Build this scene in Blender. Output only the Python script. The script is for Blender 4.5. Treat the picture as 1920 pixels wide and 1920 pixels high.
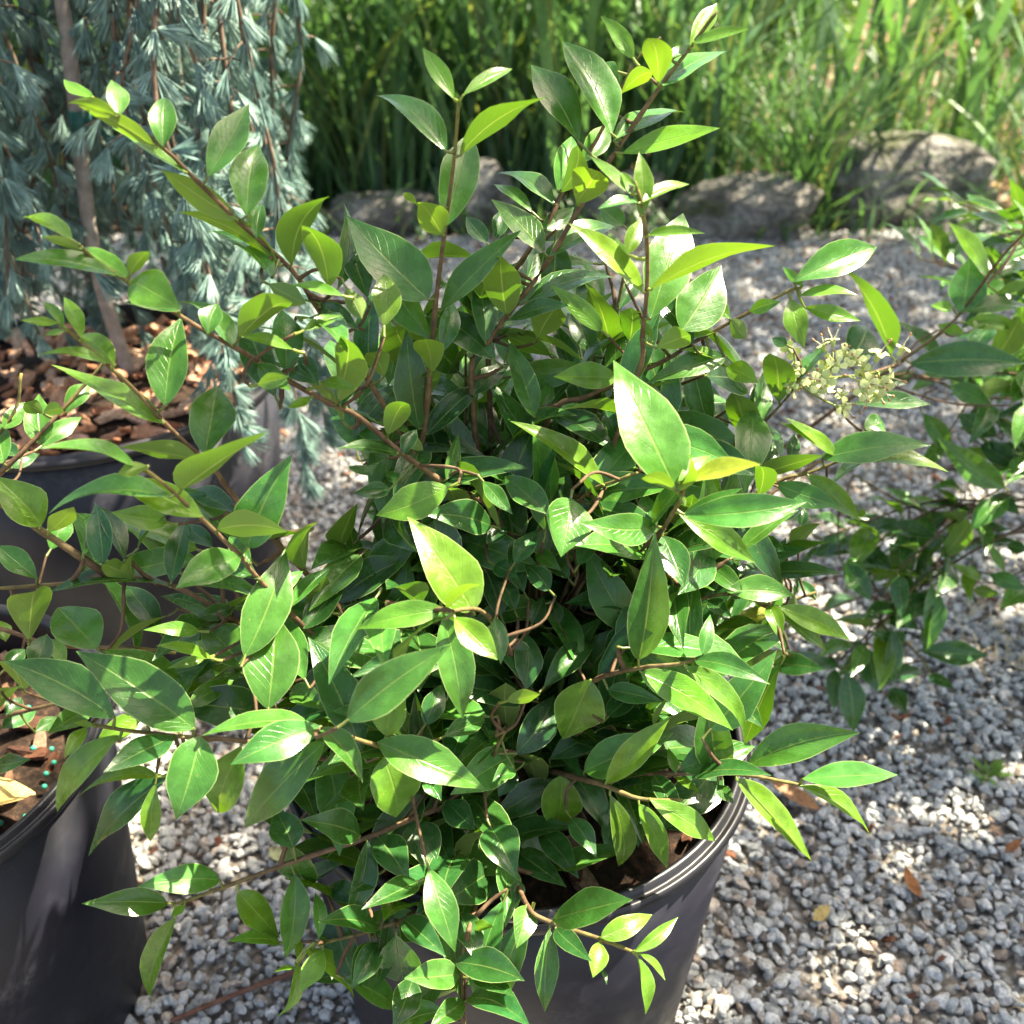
import bpy, bmesh, math, random
import numpy as np
from mathutils import Vector, Matrix, noise

for o in list(bpy.data.objects): bpy.data.objects.remove(o)
scene = bpy.context.scene
COL = scene.collection

# ------------------------------------------------------------------ camera
cam = bpy.data.cameras.new('camera'); cam_ob = bpy.data.objects.new('camera', cam); COL.objects.link(cam_ob)
cam_ob.location = (0, 0, 0.86); cam_ob.rotation_euler = (math.radians(90 - 32), 0, 0)
cam.sensor_width = 36; cam.sensor_height = 36; cam.sensor_fit = 'HORIZONTAL'
cam.lens = 36 * 1884 / 1920
cam.clip_start = 0.02; cam.clip_end = 300
cam.dof.use_dof = True; cam.dof.focus_distance = 0.60; cam.dof.aperture_fstop = 8.5
scene.camera = cam_ob

# ------------------------------------------------------------------ sky, sun, exposure
SUN = Vector((0.50, 0.22, 0.835)).normalized()          # direction towards the sun
elev = math.asin(SUN.z); azim = math.atan2(SUN.x, SUN.y)
world = bpy.data.worlds.new('World'); scene.world = world; world.use_nodes = True
nt = world.node_tree; bg = nt.nodes['Background']
sky = nt.nodes.new('ShaderNodeTexSky'); sky.sky_type = 'NISHITA'; sky.sun_disc = False
sky.sun_elevation = elev; sky.sun_rotation = azim; sky.air_density = .7; sky.dust_density = 3.0; sky.ozone_density = .6
nt.links.new(sky.outputs[0], bg.inputs[0]); bg.inputs[1].default_value = 0.11
sl = bpy.data.lights.new('sun', 'SUN'); sl.energy = 5.0; sl.angle = math.radians(0.5); sl.color = (1.0, 0.95, 0.86)
so = bpy.data.objects.new('sun', sl); COL.objects.link(so); so.rotation_euler = (-SUN).to_track_quat('-Z', 'Y').to_euler()
scene.view_settings.view_transform = 'Standard'; scene.view_settings.look = 'None'
scene.view_settings.gamma = 1; scene.view_settings.exposure = 2.40; scene.view_settings.use_curve_mapping = False
scene.view_settings.use_white_balance = True; scene.view_settings.white_balance_temperature = 7600; scene.view_settings.white_balance_tint = 6
scene.render.engine = 'CYCLES'
scene.cycles.max_bounces = 8; scene.cycles.diffuse_bounces = 4; scene.cycles.transmission_bounces = 4

# ------------------------------------------------------------------ measured plant skeletons (tenths of a millimetre)
# leaf: base xyz, tip xyz, roll in degrees, width, tone, attachment xyz ; branch: xyz of each joint
MAIN_LEAVES=[
(-1941,4970,7762,-2121,5120,7815,-19,72,2,-1979,5000,7724),(-1841,4970,7681,-1905,5138,7816,8,106,1,-1859,5000,7680),
(-1851,4970,7677,-2010,4832,7765,61,69,2,-1859,5000,7680),(-1673,5016,7531,-1697,5251,7724,7,156,1,-1692,5046,7524),
(-1709,5012,7528,-2008,4935,7730,63,111,2,-1707,5042,7538),(-1602,5066,7397,-1949,5143,7595,-3,122,2,-1604,5096,7400),
(-1504,5095,7371,-1353,5493,7637,29,190,1,-1551,5125,7322),(-1358,5170,7159,-1336,5522,7438,21,221,1,-1412,5200,7119),
(-1411,5170,7139,-1725,5086,7411,94,140,2,-1412,5200,7119),(-1333,5203,7028,-1323,5389,7170,8,110,1,-1338,5233,7022),
(-1251,5253,6866,-1704,5143,7186,54,170,2,-1228,5283,6877),(-1253,5100,6855,-1673,5484,7008,16,212,1,-1246,5275,6901),
(-1179,5262,6874,-868,4872,7325,-1,242,1,-1209,5292,6853),(-963,5100,6802,-982,4738,7261,-15,211,1,-961,5137,6755),
(-984,5500,6661,-970,5867,7032,59,188,0,-1071,5342,6577),(-823,5500,6604,-936,5827,6840,-2,203,0,-807,5453,6570),
(-2019,4570,7215,-2328,4807,7260,-3,118,2,-2002,4600,7184),(-1997,4578,7167,-2110,4470,7263,76,55,2,-1997,4608,7171),
(-1882,4653,7022,-2260,4474,7160,-19,159,1,-1892,4683,7015),(-1833,4666,7008,-2130,4895,7090,-29,115,2,-1861,4696,6982),
(-1821,4666,7022,-1656,4528,7178,-35,96,1,-1861,4696,6982),(-1819,4670,6992,-1530,4434,6935,39,206,2,-1851,4700,6971),
(-1649,4745,6808,-1848,4590,6905,-40,97,1,-1663,4775,6779),(-1540,4795,6665,-1513,4952,6771,19,138,1,-1550,4825,6666),
(-1441,4845,6581,-1793,5199,6713,17,186,1,-1449,4875,6568),(-2129,4470,6854,-2251,4368,6908,-47,50,2,-2128,4500,6827),
(-2109,4470,6825,-2245,4619,6899,-1,65,2,-2121,4500,6820),(-2037,4470,6776,-2167,4678,6912,7,89,2,-2061,4500,6753),
(-2106,4470,6815,-2180,4414,6817,-60,32,2,-2115,4500,6812),(-1911,4474,6640,-2154,4701,6717,-20,131,2,-1946,4504,6607),
(-1954,4470,6651,-2209,4372,6743,-13,87,2,-1968,4500,6639),(-1772,4570,6277,-2318,4686,6552,0,187,2,-1782,4600,6272),
(-1739,4558,6382,-1697,4904,6731,13,248,1,-1805,4588,6322),(-1617,4645,6045,-1608,5015,6294,11,277,1,-1648,4675,6016),
(-1647,4645,6015,-1947,4410,6229,63,157,1,-1648,4675,6016),(-1616,4216,6091,-1076,3934,6553,-27,275,1,-1653,4246,6043),
(-1788,4170,6253,-2110,3964,6469,-10,158,1,-1801,4200,6238),(-1733,4170,6253,-1847,4086,6259,105,85,2,-1767,4200,6211),
(-1669,4212,6055,-2259,4146,6029,-7,214,1,-1659,4242,6055),(-1549,4249,5919,-1970,4333,6084,-35,173,2,-1574,4279,5899),
(-1371,4312,5689,-1132,4534,6117,39,261,1,-1426,4342,5615),(-1493,4274,5822,-1085,4072,5942,-85,169,1,-1512,4304,5785),
(-1409,4312,5634,-1633,3959,5693,-38,197,1,-1426,4342,5615),(-2315,4670,5341,-2430,4997,5541,-8,166,0,-2351,4700,5265),
(-2205,4700,5334,-2414,5030,5507,24,154,0,-2238,4712,5204),(-1973,4716,5172,-1948,5089,5389,10,158,0,-2000,4746,5127),
(-1746,4850,5326,-1983,5065,5349,-21,122,0,-1702,4810,5321),(-1934,4750,5564,-2191,4652,5690,-45,153,2,-1883,4769,5539),
(-1536,4728,5642,-1872,5003,5629,-17,156,0,-1489,4758,5658),(-2605,4670,5590,-2816,4738,5873,-25,255,2,-2637,4700,5548),
(-2716,4670,5233,-2939,4753,5405,-24,158,1,-2744,4700,5162),(-2571,4670,5551,-2297,4482,5833,-46,131,2,-2596,4700,5509),
(-2834,4600,4834,-2530,4306,5432,-16,264,1,-2858,4624,4785),(-2394,4500,4858,-2739,4824,4920,-5,285,1,-2350,4459,4851),
(-2179,4687,5221,-2239,4511,5439,70,120,1,-2209,4717,5195),(-1978,4716,5144,-2645,4640,5158,7,242,0,-2000,4746,5127),
(-2171,4691,5211,-2070,4548,5491,32,119,1,-2179,4721,5185),(-1429,4150,5096,-1266,4663,5452,28,245,1,-1444,4102,5063),
(-1303,4000,4859,-1312,4438,5160,3,310,1,-1302,3951,4825),(-1165,4300,4799,-1417,4659,5032,-2,225,1,-1134,4257,4771),
(-1676,4766,4826,-2235,5126,4783,5,240,0,-1674,4796,4827),(-2183,4900,4635,-2493,5254,4750,-6,196,0,-2145,4856,4621),
(-1749,4400,5067,-1996,4284,5174,-41,88,2,-1699,4424,5045),(-1538,4400,4798,-1861,4736,4857,-10,276,1,-1497,4357,4791),
(-1608,4150,5082,-1835,4036,5270,-15,95,2,-1564,4172,5047),(-1669,4200,5040,-1829,4082,5073,-40,68,2,-1622,4235,5030),
(-1961,4500,4637,-2274,4309,5003,-48,186,1,-1925,4522,4595),(-1194,4520,4985,-990,4864,5064,21,180,0,-1190,4550,4993),
(-1252,4470,5163,-1056,4791,5229,-6,137,1,-1254,4500,5146),(-1204,4787,5218,-1038,4510,5730,19,218,1,-1213,4817,5174),
(-2122,3970,4823,-2672,4059,5145,-33,244,1,-2162,4000,4718),(-1740,4040,4677,-2354,4203,5091,-31,312,1,-1769,4070,4580),
(-1814,4200,4685,-1631,4483,4636,31,123,1,-1838,4055,4603),(-2352,4200,4671,-2482,3917,4754,-34,130,1,-2327,4253,4655),
(-2282,3970,4759,-2339,3771,4730,-22,90,2,-2276,4000,4747),(-2251,3970,4759,-2320,3903,4852,89,40,2,-2262,4000,4743),
(-2119,3970,4688,-2576,3869,4207,-24,201,2,-2120,4000,4707),(-2076,4200,4627,-2306,4035,4565,-34,154,2,-1984,4025,4657),
(-1847,4020,4639,-2057,3617,4807,-21,174,0,-1861,4050,4611),(-1721,4048,4611,-1822,3725,4310,-16,284,1,-1735,4078,4569),
(-1943,3900,4450,-2388,3851,4336,6,139,2,-1885,3906,4465),(-1952,3880,4426,-2002,3740,4105,-26,121,2,-1943,3904,4481),
(-1938,4000,4344,-2449,3888,3809,-17,269,0,-1897,4009,4387),(-1513,4067,4518,-1722,3991,4036,-53,281,2,-1517,4097,4524),
(-989,3820,4905,-1377,3527,4941,-36,206,1,-1001,3850,4876),(-980,3820,4794,-1451,3709,4267,-37,258,1,-952,3850,4852),
(-1056,3820,4932,-1561,3701,4966,11,187,1,-1001,3850,4876),(-980,3820,4891,-735,3488,4848,1,149,1,-981,3850,4867),
(-2043,3820,3478,-2437,3651,3705,-34,180,1,-2023,3850,3438),(-1716,3858,3641,-2094,3663,3842,-31,179,1,-1719,3888,3538),
(-1944,3824,3454,-1991,3723,3484,-25,62,2,-1948,3854,3457),(-2014,3820,3351,-2314,3721,2639,-25,234,2,-2019,3850,3438),
(-1628,3870,3519,-1397,3802,3172,16,187,2,-1633,3900,3568),(-1288,3912,3624,-1337,3635,3207,-35,212,1,-1310,3942,3691),
(-1268,3916,3860,-1407,4141,3915,1,219,0,-1277,3946,3704),(-847,3970,3845,-980,3657,3504,-45,173,0,-864,4000,3834),
(-887,3966,3900,-1142,3772,4256,-51,208,0,-896,3996,3824),(-1116,3620,3431,-1174,3877,3510,20,99,1,-1128,3650,3351),
(-1413,3800,3136,-1638,3624,3406,-4,142,1,-1378,3827,3094),(-1207,3620,3321,-932,3546,2959,-4,138,2,-1154,3650,3351),
(-1270,3600,3240,-1436,3535,2758,-124,154,2,-1154,3650,3351),(-1105,3620,3321,-1210,3399,3248,-13,135,2,-1106,3650,3351),
(-1276,3600,3183,-1378,3527,3256,3,44,2,-1154,3650,3351),(-1258,3600,3240,-1304,3785,3289,37,59,2,-1154,3650,3351),
(-825,3662,3335,-904,3390,3319,-32,185,0,-837,3692,3400),(-1230,3600,3183,-1126,3545,3219,-2,37,2,-1154,3650,3351),
(-883,3800,2942,-1193,3583,3076,-29,156,0,-836,3832,2922),(-789,3550,5204,-289,3660,5579,41,241,1,-836,3540,5168),
(-715,3903,4711,-144,3791,4478,30,258,1,-727,3933,4657),(-703,3970,4527,-644,3887,4124,-29,300,2,-688,4000,4572),
(-676,3937,4721,-570,4143,4895,8,237,2,-707,3967,4615),(479,4670,4471,321,4597,4036,-62,334,2,493,4700,4430),
(319,4628,3693,277,4557,3199,-5,300,2,321,4658,3671),(-507,4150,4184,-402,3992,4165,7,135,1,-528,4267,4233),
(-382,4150,4510,-158,4389,4417,30,131,1,-422,4108,4527),(-500,4250,4504,-410,4493,4598,29,145,0,-608,4133,4403),
(-388,4450,4514,-222,4670,4525,18,112,0,-424,4402,4512),(-30,4250,4683,152,4141,4833,-102,95,2,-72,4275,4648),
(15,4250,4143,-110,4113,4192,-22,125,1,-65,4425,4210),(591,4245,3934,687,4162,3344,-26,181,2,601,4275,3958),
(759,4170,3933,951,4096,3454,32,156,2,761,4200,3950),(826,4170,3966,1229,4087,3704,35,163,2,827,4200,3947),
(564,4262,4016,927,4361,4458,34,202,2,565,4292,3960),(448,4420,3948,997,4529,4170,27,260,1,444,4450,3843),
(27,4500,4017,281,4902,4150,32,248,0,-99,4475,4045),(249,4803,3654,746,5055,3764,29,210,0,261,4833,3511),
(42,4470,3131,344,4091,3266,23,210,0,0,4500,3090),(183,4500,3305,417,4120,3323,16,194,0,151,4551,3303),
(367,4300,3665,506,4025,3640,12,144,0,340,4353,3670),(16,4470,3150,97,4762,3251,19,140,0,0,4500,3090),
(3,4703,3685,-84,4503,3633,-26,152,0,-78,4733,3695),(86,4600,4455,88,4936,4636,9,191,0,85,4547,4427),
(196,4700,4381,535,5113,4430,23,195,0,158,4654,4375),(581,4595,4460,880,4403,4542,38,140,0,551,4625,4522),
(592,4600,4232,811,4851,4246,21,143,0,553,4555,4229),(794,4600,3321,829,4409,3263,-2,126,0,784,4657,3338),
(678,4700,3226,625,4483,3154,-18,129,0,691,4755,3244),(891,4458,3874,1046,4069,3812,16,158,0,913,4488,3858),
(-122,4000,3927,25,3691,3880,7,276,0,-147,4054,3935),(-196,4270,3301,-118,4000,3236,-2,175,0,-170,4300,3171),
(39,4032,3416,15,3883,3375,-17,103,0,47,4062,3371),(-451,3600,4069,-295,3270,3814,2,182,1,-472,3644,4103),
(-309,3803,3410,-186,3492,3373,-5,175,0,-232,3833,3361),(-335,3557,3303,56,3326,3499,18,231,0,-282,3588,3256),
(-301,3520,3248,-582,3343,3482,-30,201,1,-293,3550,3204),(-634,3720,3470,-374,3421,3576,13,184,0,-632,3750,3447),
(-777,3670,3450,-1050,3475,3791,-22,172,0,-784,3700,3410),(-785,3666,3329,-895,3379,3336,-30,173,0,-811,3696,3405),
(-578,3550,3165,-664,3258,3158,-27,185,0,-562,3608,3166),(-281,3462,3074,-452,3231,3204,-19,159,0,-288,3492,3024),
(-258,3462,3093,96,3086,3446,6,225,0,-288,3492,3024),(-234,3512,3224,13,3253,3444,-8,151,0,-292,3542,3178),
(211,3562,3602,184,3225,3343,-9,164,1,227,3592,3616),(81,3707,3611,25,3467,3561,-25,157,1,91,3737,3575),
(244,3553,3614,430,3288,3704,16,121,0,251,3583,3614),(231,3562,3680,610,3340,4161,25,234,1,227,3592,3616),
(489,3470,3619,439,3277,3583,-17,123,2,492,3500,3600),(493,3470,3654,804,3634,3641,22,128,2,492,3500,3600),
(679,3420,3604,940,3616,3631,44,98,2,675,3450,3552),(693,3420,3561,740,3268,3255,-24,103,2,675,3450,3552),
(713,3420,3578,819,3228,3623,-19,67,2,675,3450,3552),(-238,3737,3393,-110,3664,3476,27,74,2,-241,3767,3388),
(-791,4020,3819,-587,3722,3808,8,211,0,-802,4050,3817),(-578,4195,3751,-471,3879,3665,-4,256,0,-585,4225,3760),
(-404,4303,3818,-216,4062,3837,17,194,0,-466,4333,3713),(-535,3700,3827,-789,3369,4035,-9,168,0,-502,3743,3800),
(516,3500,3315,538,3411,3304,-11,33,0,502,3558,3323),(-790,3900,3639,-928,3703,3721,-21,136,0,-757,3946,3620),
(-923,3900,3407,-1184,4115,3254,-24,139,0,-881,3865,3432),(-408,3920,3435,-572,3690,3511,-22,152,0,-420,3950,3417),
(-272,4003,3325,-333,3733,3270,-27,142,0,-205,4033,3279),(734,4370,4794,1285,4257,4451,35,198,2,726,4400,4797),
(963,4270,4917,1357,4173,4457,20,184,2,956,4300,4923),(1012,4270,4966,1369,4037,5010,25,154,1,1012,4300,4949),
(1051,4270,5008,1118,4487,5122,19,92,1,1067,4300,4974),(1051,4270,4952,1089,4197,4938,-130,41,2,1045,4300,4964),
(1036,4420,3965,1526,4561,4022,34,247,1,1030,4450,3898),(1415,4308,4115,2001,4232,4460,33,258,1,1429,4338,3996),
(1745,4270,4040,2277,4208,4139,10,196,1,1751,4300,3956),(1362,4316,3991,1880,4195,3395,12,240,2,1372,4346,4001),
(1742,4270,3982,2213,4175,3670,5,172,2,1751,4300,3956),(1128,4382,3954,1493,4148,4234,3,186,0,1148,4412,3937),
(1015,4420,3931,983,4576,3990,-7,65,2,1030,4450,3898),(1018,4420,3897,1137,4247,3940,16,64,2,1030,4450,3898),
(1359,4650,4346,1498,4392,4335,20,142,0,1331,4703,4349),(969,4650,3321,1146,4402,3411,28,155,0,936,4697,3304),
(1264,4345,3909,1333,4204,3903,15,90,0,1265,4375,3977),(816,4302,6046,530,4828,6523,-9,346,1,859,4332,6012),
(716,4370,4889,761,4501,5668,7,285,1,726,4400,4797),(844,4714,5496,933,4412,5354,13,200,0,853,4744,5530),
(806,4714,5561,362,4477,5739,-53,199,1,853,4744,5530),(534,5037,5636,-8,5156,5998,-18,199,2,548,5067,5608),
(441,5120,5547,776,5466,5756,26,249,1,458,5150,5497),(-346,4700,5822,-738,4624,5688,-49,205,2,-290,4711,5841),
(-121,4900,5442,-488,4672,5665,-54,207,0,-76,4928,5414),(211,4800,5584,-48,5128,5661,-24,201,1,248,4754,5573),
(322,4700,5748,260,4393,5572,-24,287,1,332,4751,5777),(-568,5478,5776,-616,5588,6374,20,231,0,-532,5508,5772),
(-522,5482,5734,-168,5817,5959,17,193,0,-537,5512,5735),(-472,5449,6163,-493,5242,6472,2,198,2,-489,5479,6125),
(-954,4978,6200,-793,4615,6747,-56,243,1,-974,5008,6160),(-1011,4900,6352,-810,4792,6369,48,78,2,-1117,4971,6273),
(-733,5300,6205,-798,5141,6417,35,145,1,-832,5388,6112),(-701,5053,5958,-555,4838,6279,-33,149,1,-724,5083,5913),
(-656,5070,5824,-960,4872,5969,-16,141,0,-658,5100,5834),(-667,5395,5779,-527,5243,5755,-124,89,2,-666,5425,5730),
(-565,5420,5494,-440,5591,5538,34,104,1,-572,5450,5486),(-706,5000,5631,-899,4877,5679,-46,121,0,-570,5133,5736),
(-648,5100,5625,-769,5212,5614,-40,74,1,-548,5142,5711),(-849,5500,4809,-910,5821,5005,14,181,0,-839,5449,4778),
(-1099,5300,5007,-892,4994,5543,6,234,1,-1118,5328,4958),(-70,5000,4710,-259,5366,4993,-3,180,0,-47,4956,4676),
(-10,5420,4350,430,5762,4412,31,202,0,-29,5450,4335),(473,5400,4514,554,5765,4724,53,154,1,462,5349,4484),
(110,5100,5214,-26,4878,5139,-15,141,0,140,5149,5231),(196,5699,5216,331,5972,5360,14,152,0,141,5729,5214),
(646,5649,6035,251,5607,6067,-57,180,2,658,5679,5998),(150,5670,5746,253,5931,5907,30,119,1,236,5700,5745),
(136,5600,5794,-21,5881,6193,-4,185,1,236,5700,5745),(-238,5670,5920,-9,5954,6004,30,143,0,-239,5700,5879),
(-390,5162,5603,-316,5436,5771,52,119,1,-416,5192,5564),(-138,5858,5451,-326,6099,5530,-23,139,0,-132,5888,5392),
(65,5300,5111,-9,5555,5258,2,119,0,-57,5300,5154),(-165,5000,5683,3,4759,5610,21,109,1,-198,5048,5698),
(-1050,5600,6018,-906,5823,6101,35,192,0,-1082,5552,6001),(-962,5700,5812,-861,6012,6006,14,198,0,-978,5651,5782),
(-624,5078,5819,-554,5235,5901,22,109,0,-636,5108,5809),(371,5937,5304,582,6161,5333,38,128,0,378,5967,5261),
(-200,4170,5381,-545,4479,5780,-14,305,2,-198,4200,5341),(-325,3970,5548,-141,3755,5881,-16,131,2,-328,4000,5512),
(-335,3970,5548,-779,3921,5464,-40,146,2,-337,4000,5512),(-292,4020,5460,-70,3830,5348,19,180,2,-296,4050,5469),
(-92,4328,5219,-59,4085,5097,-7,114,1,-118,4358,5167),(-285,5270,7703,-444,5480,7904,-25,103,2,-267,5300,7687),
(-241,5270,7720,3,5496,7816,20,104,2,-267,5300,7687),(-334,5308,7446,-712,5647,7677,-13,201,1,-294,5338,7439),
(-265,5312,7426,169,5091,7742,-25,209,1,-297,5342,7416),(-350,5358,7055,-223,5840,7444,21,258,1,-359,5388,7037),
(-373,5362,7001,-479,5141,7245,40,169,2,-365,5392,7000),(-495,5300,7183,-553,5211,7266,53,44,2,-340,5375,7147),
(-471,5408,6626,-946,5758,6995,-24,357,1,-425,5438,6619),(-404,5416,6554,57,5532,6972,21,228,1,-435,5446,6551),
(-686,5100,6586,-693,5310,6815,15,169,2,-685,5059,6542),(-415,5437,6286,-344,5746,6502,36,146,0,-468,5467,6293),
(-147,5900,6794,-279,6095,6901,-29,125,0,-116,5855,6770),(-102,6000,6787,-68,6170,6915,27,114,0,-112,5953,6752),
(369,5800,7390,107,6116,7733,-13,255,1,529,5800,7263),(546,5770,7437,290,6141,7874,-4,323,1,614,5800,7396),
(687,6200,7762,503,6381,7967,-46,107,2,720,6167,7724),(783,5774,7695,684,5531,7960,6,180,2,800,5804,7676),
(621,6100,7592,771,5882,7747,-56,119,2,592,6143,7562),(611,5770,7335,1128,5709,7480,37,162,2,575,5800,7337),
(559,5770,7407,1004,6160,7493,5,215,1,595,5800,7367),(424,6412,7136,596,6710,7295,37,169,1,407,6442,7095),
(281,6362,6983,387,6707,7248,30,196,1,312,6392,6960),(306,6362,6971,385,6056,7326,-61,171,1,312,6392,6960),
(368,5770,7058,472,5543,7304,-40,239,2,393,5800,7040),(258,6328,6908,-98,6710,7007,-4,191,1,280,6358,6900),
(124,6300,6868,-134,6590,6962,0,144,1,224,6300,6796),(184,5753,6782,-126,6136,6989,-14,192,1,220,5783,6741),
(218,5753,6759,644,6130,6844,18,207,1,220,5783,6741),(197,6253,6772,401,6484,6854,39,131,1,196,6283,6754),
(-32,5722,6414,-61,5378,6890,-3,239,1,-26,5752,6404),(15,5730,6484,146,6092,6736,47,166,0,32,5760,6479),
(161,5900,6193,277,5656,6511,-34,223,1,144,5935,6147),(524,6108,5987,420,6428,6199,-9,206,0,613,6138,5963),
(635,6128,6086,449,5750,6644,-15,252,1,642,6158,6089),(689,6149,6290,828,6363,6409,19,135,0,675,6179,6284),
(-162,5703,6248,-239,6100,6537,12,179,0,-154,5733,6222),(-9,5722,6389,315,5523,6561,33,150,0,-26,5752,6404),
(553,6700,7661,652,6539,7564,34,116,1,709,6583,7615),(585,6400,6237,403,6779,6472,9,174,1,608,6353,6207),
(434,6500,6268,703,6786,6347,13,144,0,394,6457,6256),(732,6600,6696,589,6790,6772,-39,152,1,766,6554,6678),
(805,5774,7685,1214,6162,7822,4,209,1,800,5804,7676),(941,5820,7870,1107,6060,8051,24,122,2,950,5850,7863),
(959,5820,7889,1225,5707,7966,40,90,2,962,5850,7879),(840,5803,7815,992,5948,7863,20,78,1,889,5833,7785),
(636,4982,7211,627,5153,7479,3,119,2,648,5012,7211),(580,4970,7318,390,5195,7461,-3,98,2,616,5000,7318),
(621,4970,7276,412,4855,7284,-20,86,1,632,5000,7272),(640,4970,7281,900,5203,7312,16,105,2,632,5000,7272),
(594,5100,6978,676,5284,7107,34,98,2,694,5067,6963),(685,5012,7106,935,4875,7166,33,87,2,677,5042,7089),
(684,5070,6791,282,5166,7120,-31,158,2,710,5100,6780),(724,5066,6803,1316,4992,7068,-52,196,2,708,5096,6803),
(741,5103,6629,960,5658,7044,20,276,1,710,5133,6622),(531,5600,6364,218,5675,6623,-58,124,2,577,5589,6327),
(649,5700,6661,566,5917,6870,-15,135,2,665,5658,6621),(606,4970,7355,537,5071,7405,-35,41,2,607,5000,7346),
(985,5500,6404,1254,5903,6652,33,300,1,955,5456,6377),(1616,5570,6671,2142,5835,6786,38,243,1,1643,5600,6619),
(1663,5570,6654,1576,5716,6714,-44,60,2,1661,5600,6624),(1661,5570,6590,1951,5477,6635,27,92,2,1655,5600,6622),
(1609,5570,6567,1668,5359,6355,23,145,2,1600,5600,6606),(1382,5570,6496,1524,5462,6594,72,85,1,1397,5600,6483),
(1734,5700,6471,2061,5637,6410,60,102,2,1643,5600,6619),(1277,5582,6444,1183,5735,6506,-35,86,2,1291,5612,6412),
(1277,5582,6444,1349,5444,6379,-119,123,1,1291,5612,6412),(769,5000,6505,912,4810,6659,-71,145,1,710,5158,6498),
(766,5132,6484,702,5272,6563,-27,57,2,711,5162,6475),(1218,5600,6179,992,5482,6291,-40,83,2,1155,5638,6317),
(1274,5600,6197,792,5414,6117,-39,188,1,1200,5629,6348),(1293,5600,6134,1440,5401,6123,50,139,2,1257,5648,6136),
(1023,5620,6300,1180,5511,6393,41,64,2,1058,5650,6248),(1897,6470,5482,1696,6131,6003,3,235,1,1925,6500,5450),
(1701,6470,5170,1473,6121,5721,12,249,1,1721,6500,5150),(1783,6470,5296,1776,6765,5497,0,136,0,1798,6500,5271),
(1793,6470,5327,1849,6815,5567,21,153,1,1816,6500,5297),(1580,6700,5097,1503,7104,5358,2,175,0,1590,6650,5065),
(2022,6470,5662,2303,6802,5817,-29,166,1,2019,6500,5634),(1928,6600,5856,1843,6716,5866,-44,88,0,1964,6552,5851),
(1463,6700,5243,1227,6574,5259,111,109,1,1516,6728,5240),(2549,6800,5306,3089,6711,5349,23,198,0,2490,6810,5302),
(2663,6770,5110,2859,6920,5100,36,175,1,2701,6800,5075),(2101,5770,5440,1777,5841,5687,-15,124,2,2147,5800,5366),
(2129,5770,5426,1743,5848,5628,-29,133,2,2147,5800,5366),(2030,5770,5411,2685,5691,5575,28,245,1,2068,5800,5329),
(2149,5770,5382,2846,5692,5338,13,211,2,2147,5800,5366),(1750,5770,5219,2126,5554,5171,51,168,1,1758,5800,5203),
(1961,5770,5279,2340,5687,4973,57,181,2,1957,5800,5277),(1566,5600,5377,1186,5951,5459,-43,202,0,1609,5560,5367),
(1704,6000,5147,2045,5793,5428,-65,176,1,1674,5800,5136),(2055,6100,4849,1763,5837,4846,-8,141,0,2100,6140,4850),
(1759,6200,5047,1922,6453,5179,32,149,0,1729,6154,5023),(1996,6300,5102,2050,6487,5224,12,120,0,1982,6251,5071),
(2515,6100,5198,2130,5790,5223,15,178,0,2562,6138,5195),(2364,5800,4956,2401,5769,4991,55,57,2,2326,5831,4921),
(894,4427,5818,1499,4358,5944,36,224,1,852,4457,5835),(869,4463,5808,1297,4375,5547,44,165,2,852,4493,5796),
(832,4292,6074,1168,4124,6290,14,156,3,863,4322,6048),(827,4305,6033,829,4121,6343,-81,108,2,858,4335,6003),
(819,4308,6026,610,4124,6226,47,103,2,857,4338,5994),(840,4310,6007,863,4248,5977,-134,37,2,856,4340,5985),
(820,4290,6098,1018,4495,6139,23,86,2,864,4320,6057),(801,4853,5418,772,5092,5564,-6,133,1,851,4883,5379),
(1909,6000,4447,2160,5781,4754,35,163,1,1875,6029,4407),(1806,5800,4469,2248,5616,4600,20,179,0,1753,5822,4453),
(1381,5216,4739,1824,5216,4708,34,201,1,1394,5246,4686),(1479,5203,4741,1280,5503,4776,-34,148,1,1472,5233,4672),
(1658,5170,4657,1695,4933,4546,14,135,2,1680,5200,4633),(1721,5170,4649,2200,5077,4452,41,176,2,1680,5200,4633),
(1712,5170,4625,2059,5095,4347,38,135,2,1680,5200,4633),(1918,6012,3978,1562,5695,4028,-4,172,3,1933,6042,3950),
(1712,5800,4765,1842,5611,4780,44,131,0,1679,5849,4762),(1621,5800,4635,1734,6033,4761,19,132,0,1597,5751,4609),
(1800,5700,4557,1490,5546,4650,-9,129,0,1852,5726,4541),(2014,6000,4499,2085,5698,4958,-4,200,1,2006,6033,4449),
(2083,6100,4668,2132,6236,4749,10,91,0,2065,6051,4639),(1286,5258,4637,1405,5077,4635,27,123,0,1288,5288,4611),
(1622,5937,3759,1561,6149,3853,-12,127,0,1572,5967,3818),(2172,6200,3425,2075,6445,3506,-18,150,0,2194,6147,3407),
(2099,6200,3284,2432,5958,3432,46,186,0,2053,6233,3263),(2289,6066,4028,2197,6264,4084,-23,111,0,2264,6096,4068),
(-1400,4845,6623,-1021,4513,6962,-37,219,1,-1449,4875,6568),(-1201,4916,6397,-1252,5250,6639,22,212,1,-1219,4946,6356),
(-1101,4730,6608,-1315,4590,6738,-35,86,2,-1057,4759,6581),(-1265,5050,6840,-1040,4844,6811,-116,120,1,-1309,5090,6846),
(-869,4950,6814,-1099,4810,6919,-36,87,2,-821,4979,6792),(-1056,4800,6684,-879,5010,6686,24,82,2,-1095,4754,6683),
(-1127,4950,6471,-1004,4773,6384,16,100,0,-1235,4942,6371),(-1054,5308,6640,-812,5059,6580,38,127,0,-1083,5338,6602),
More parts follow.
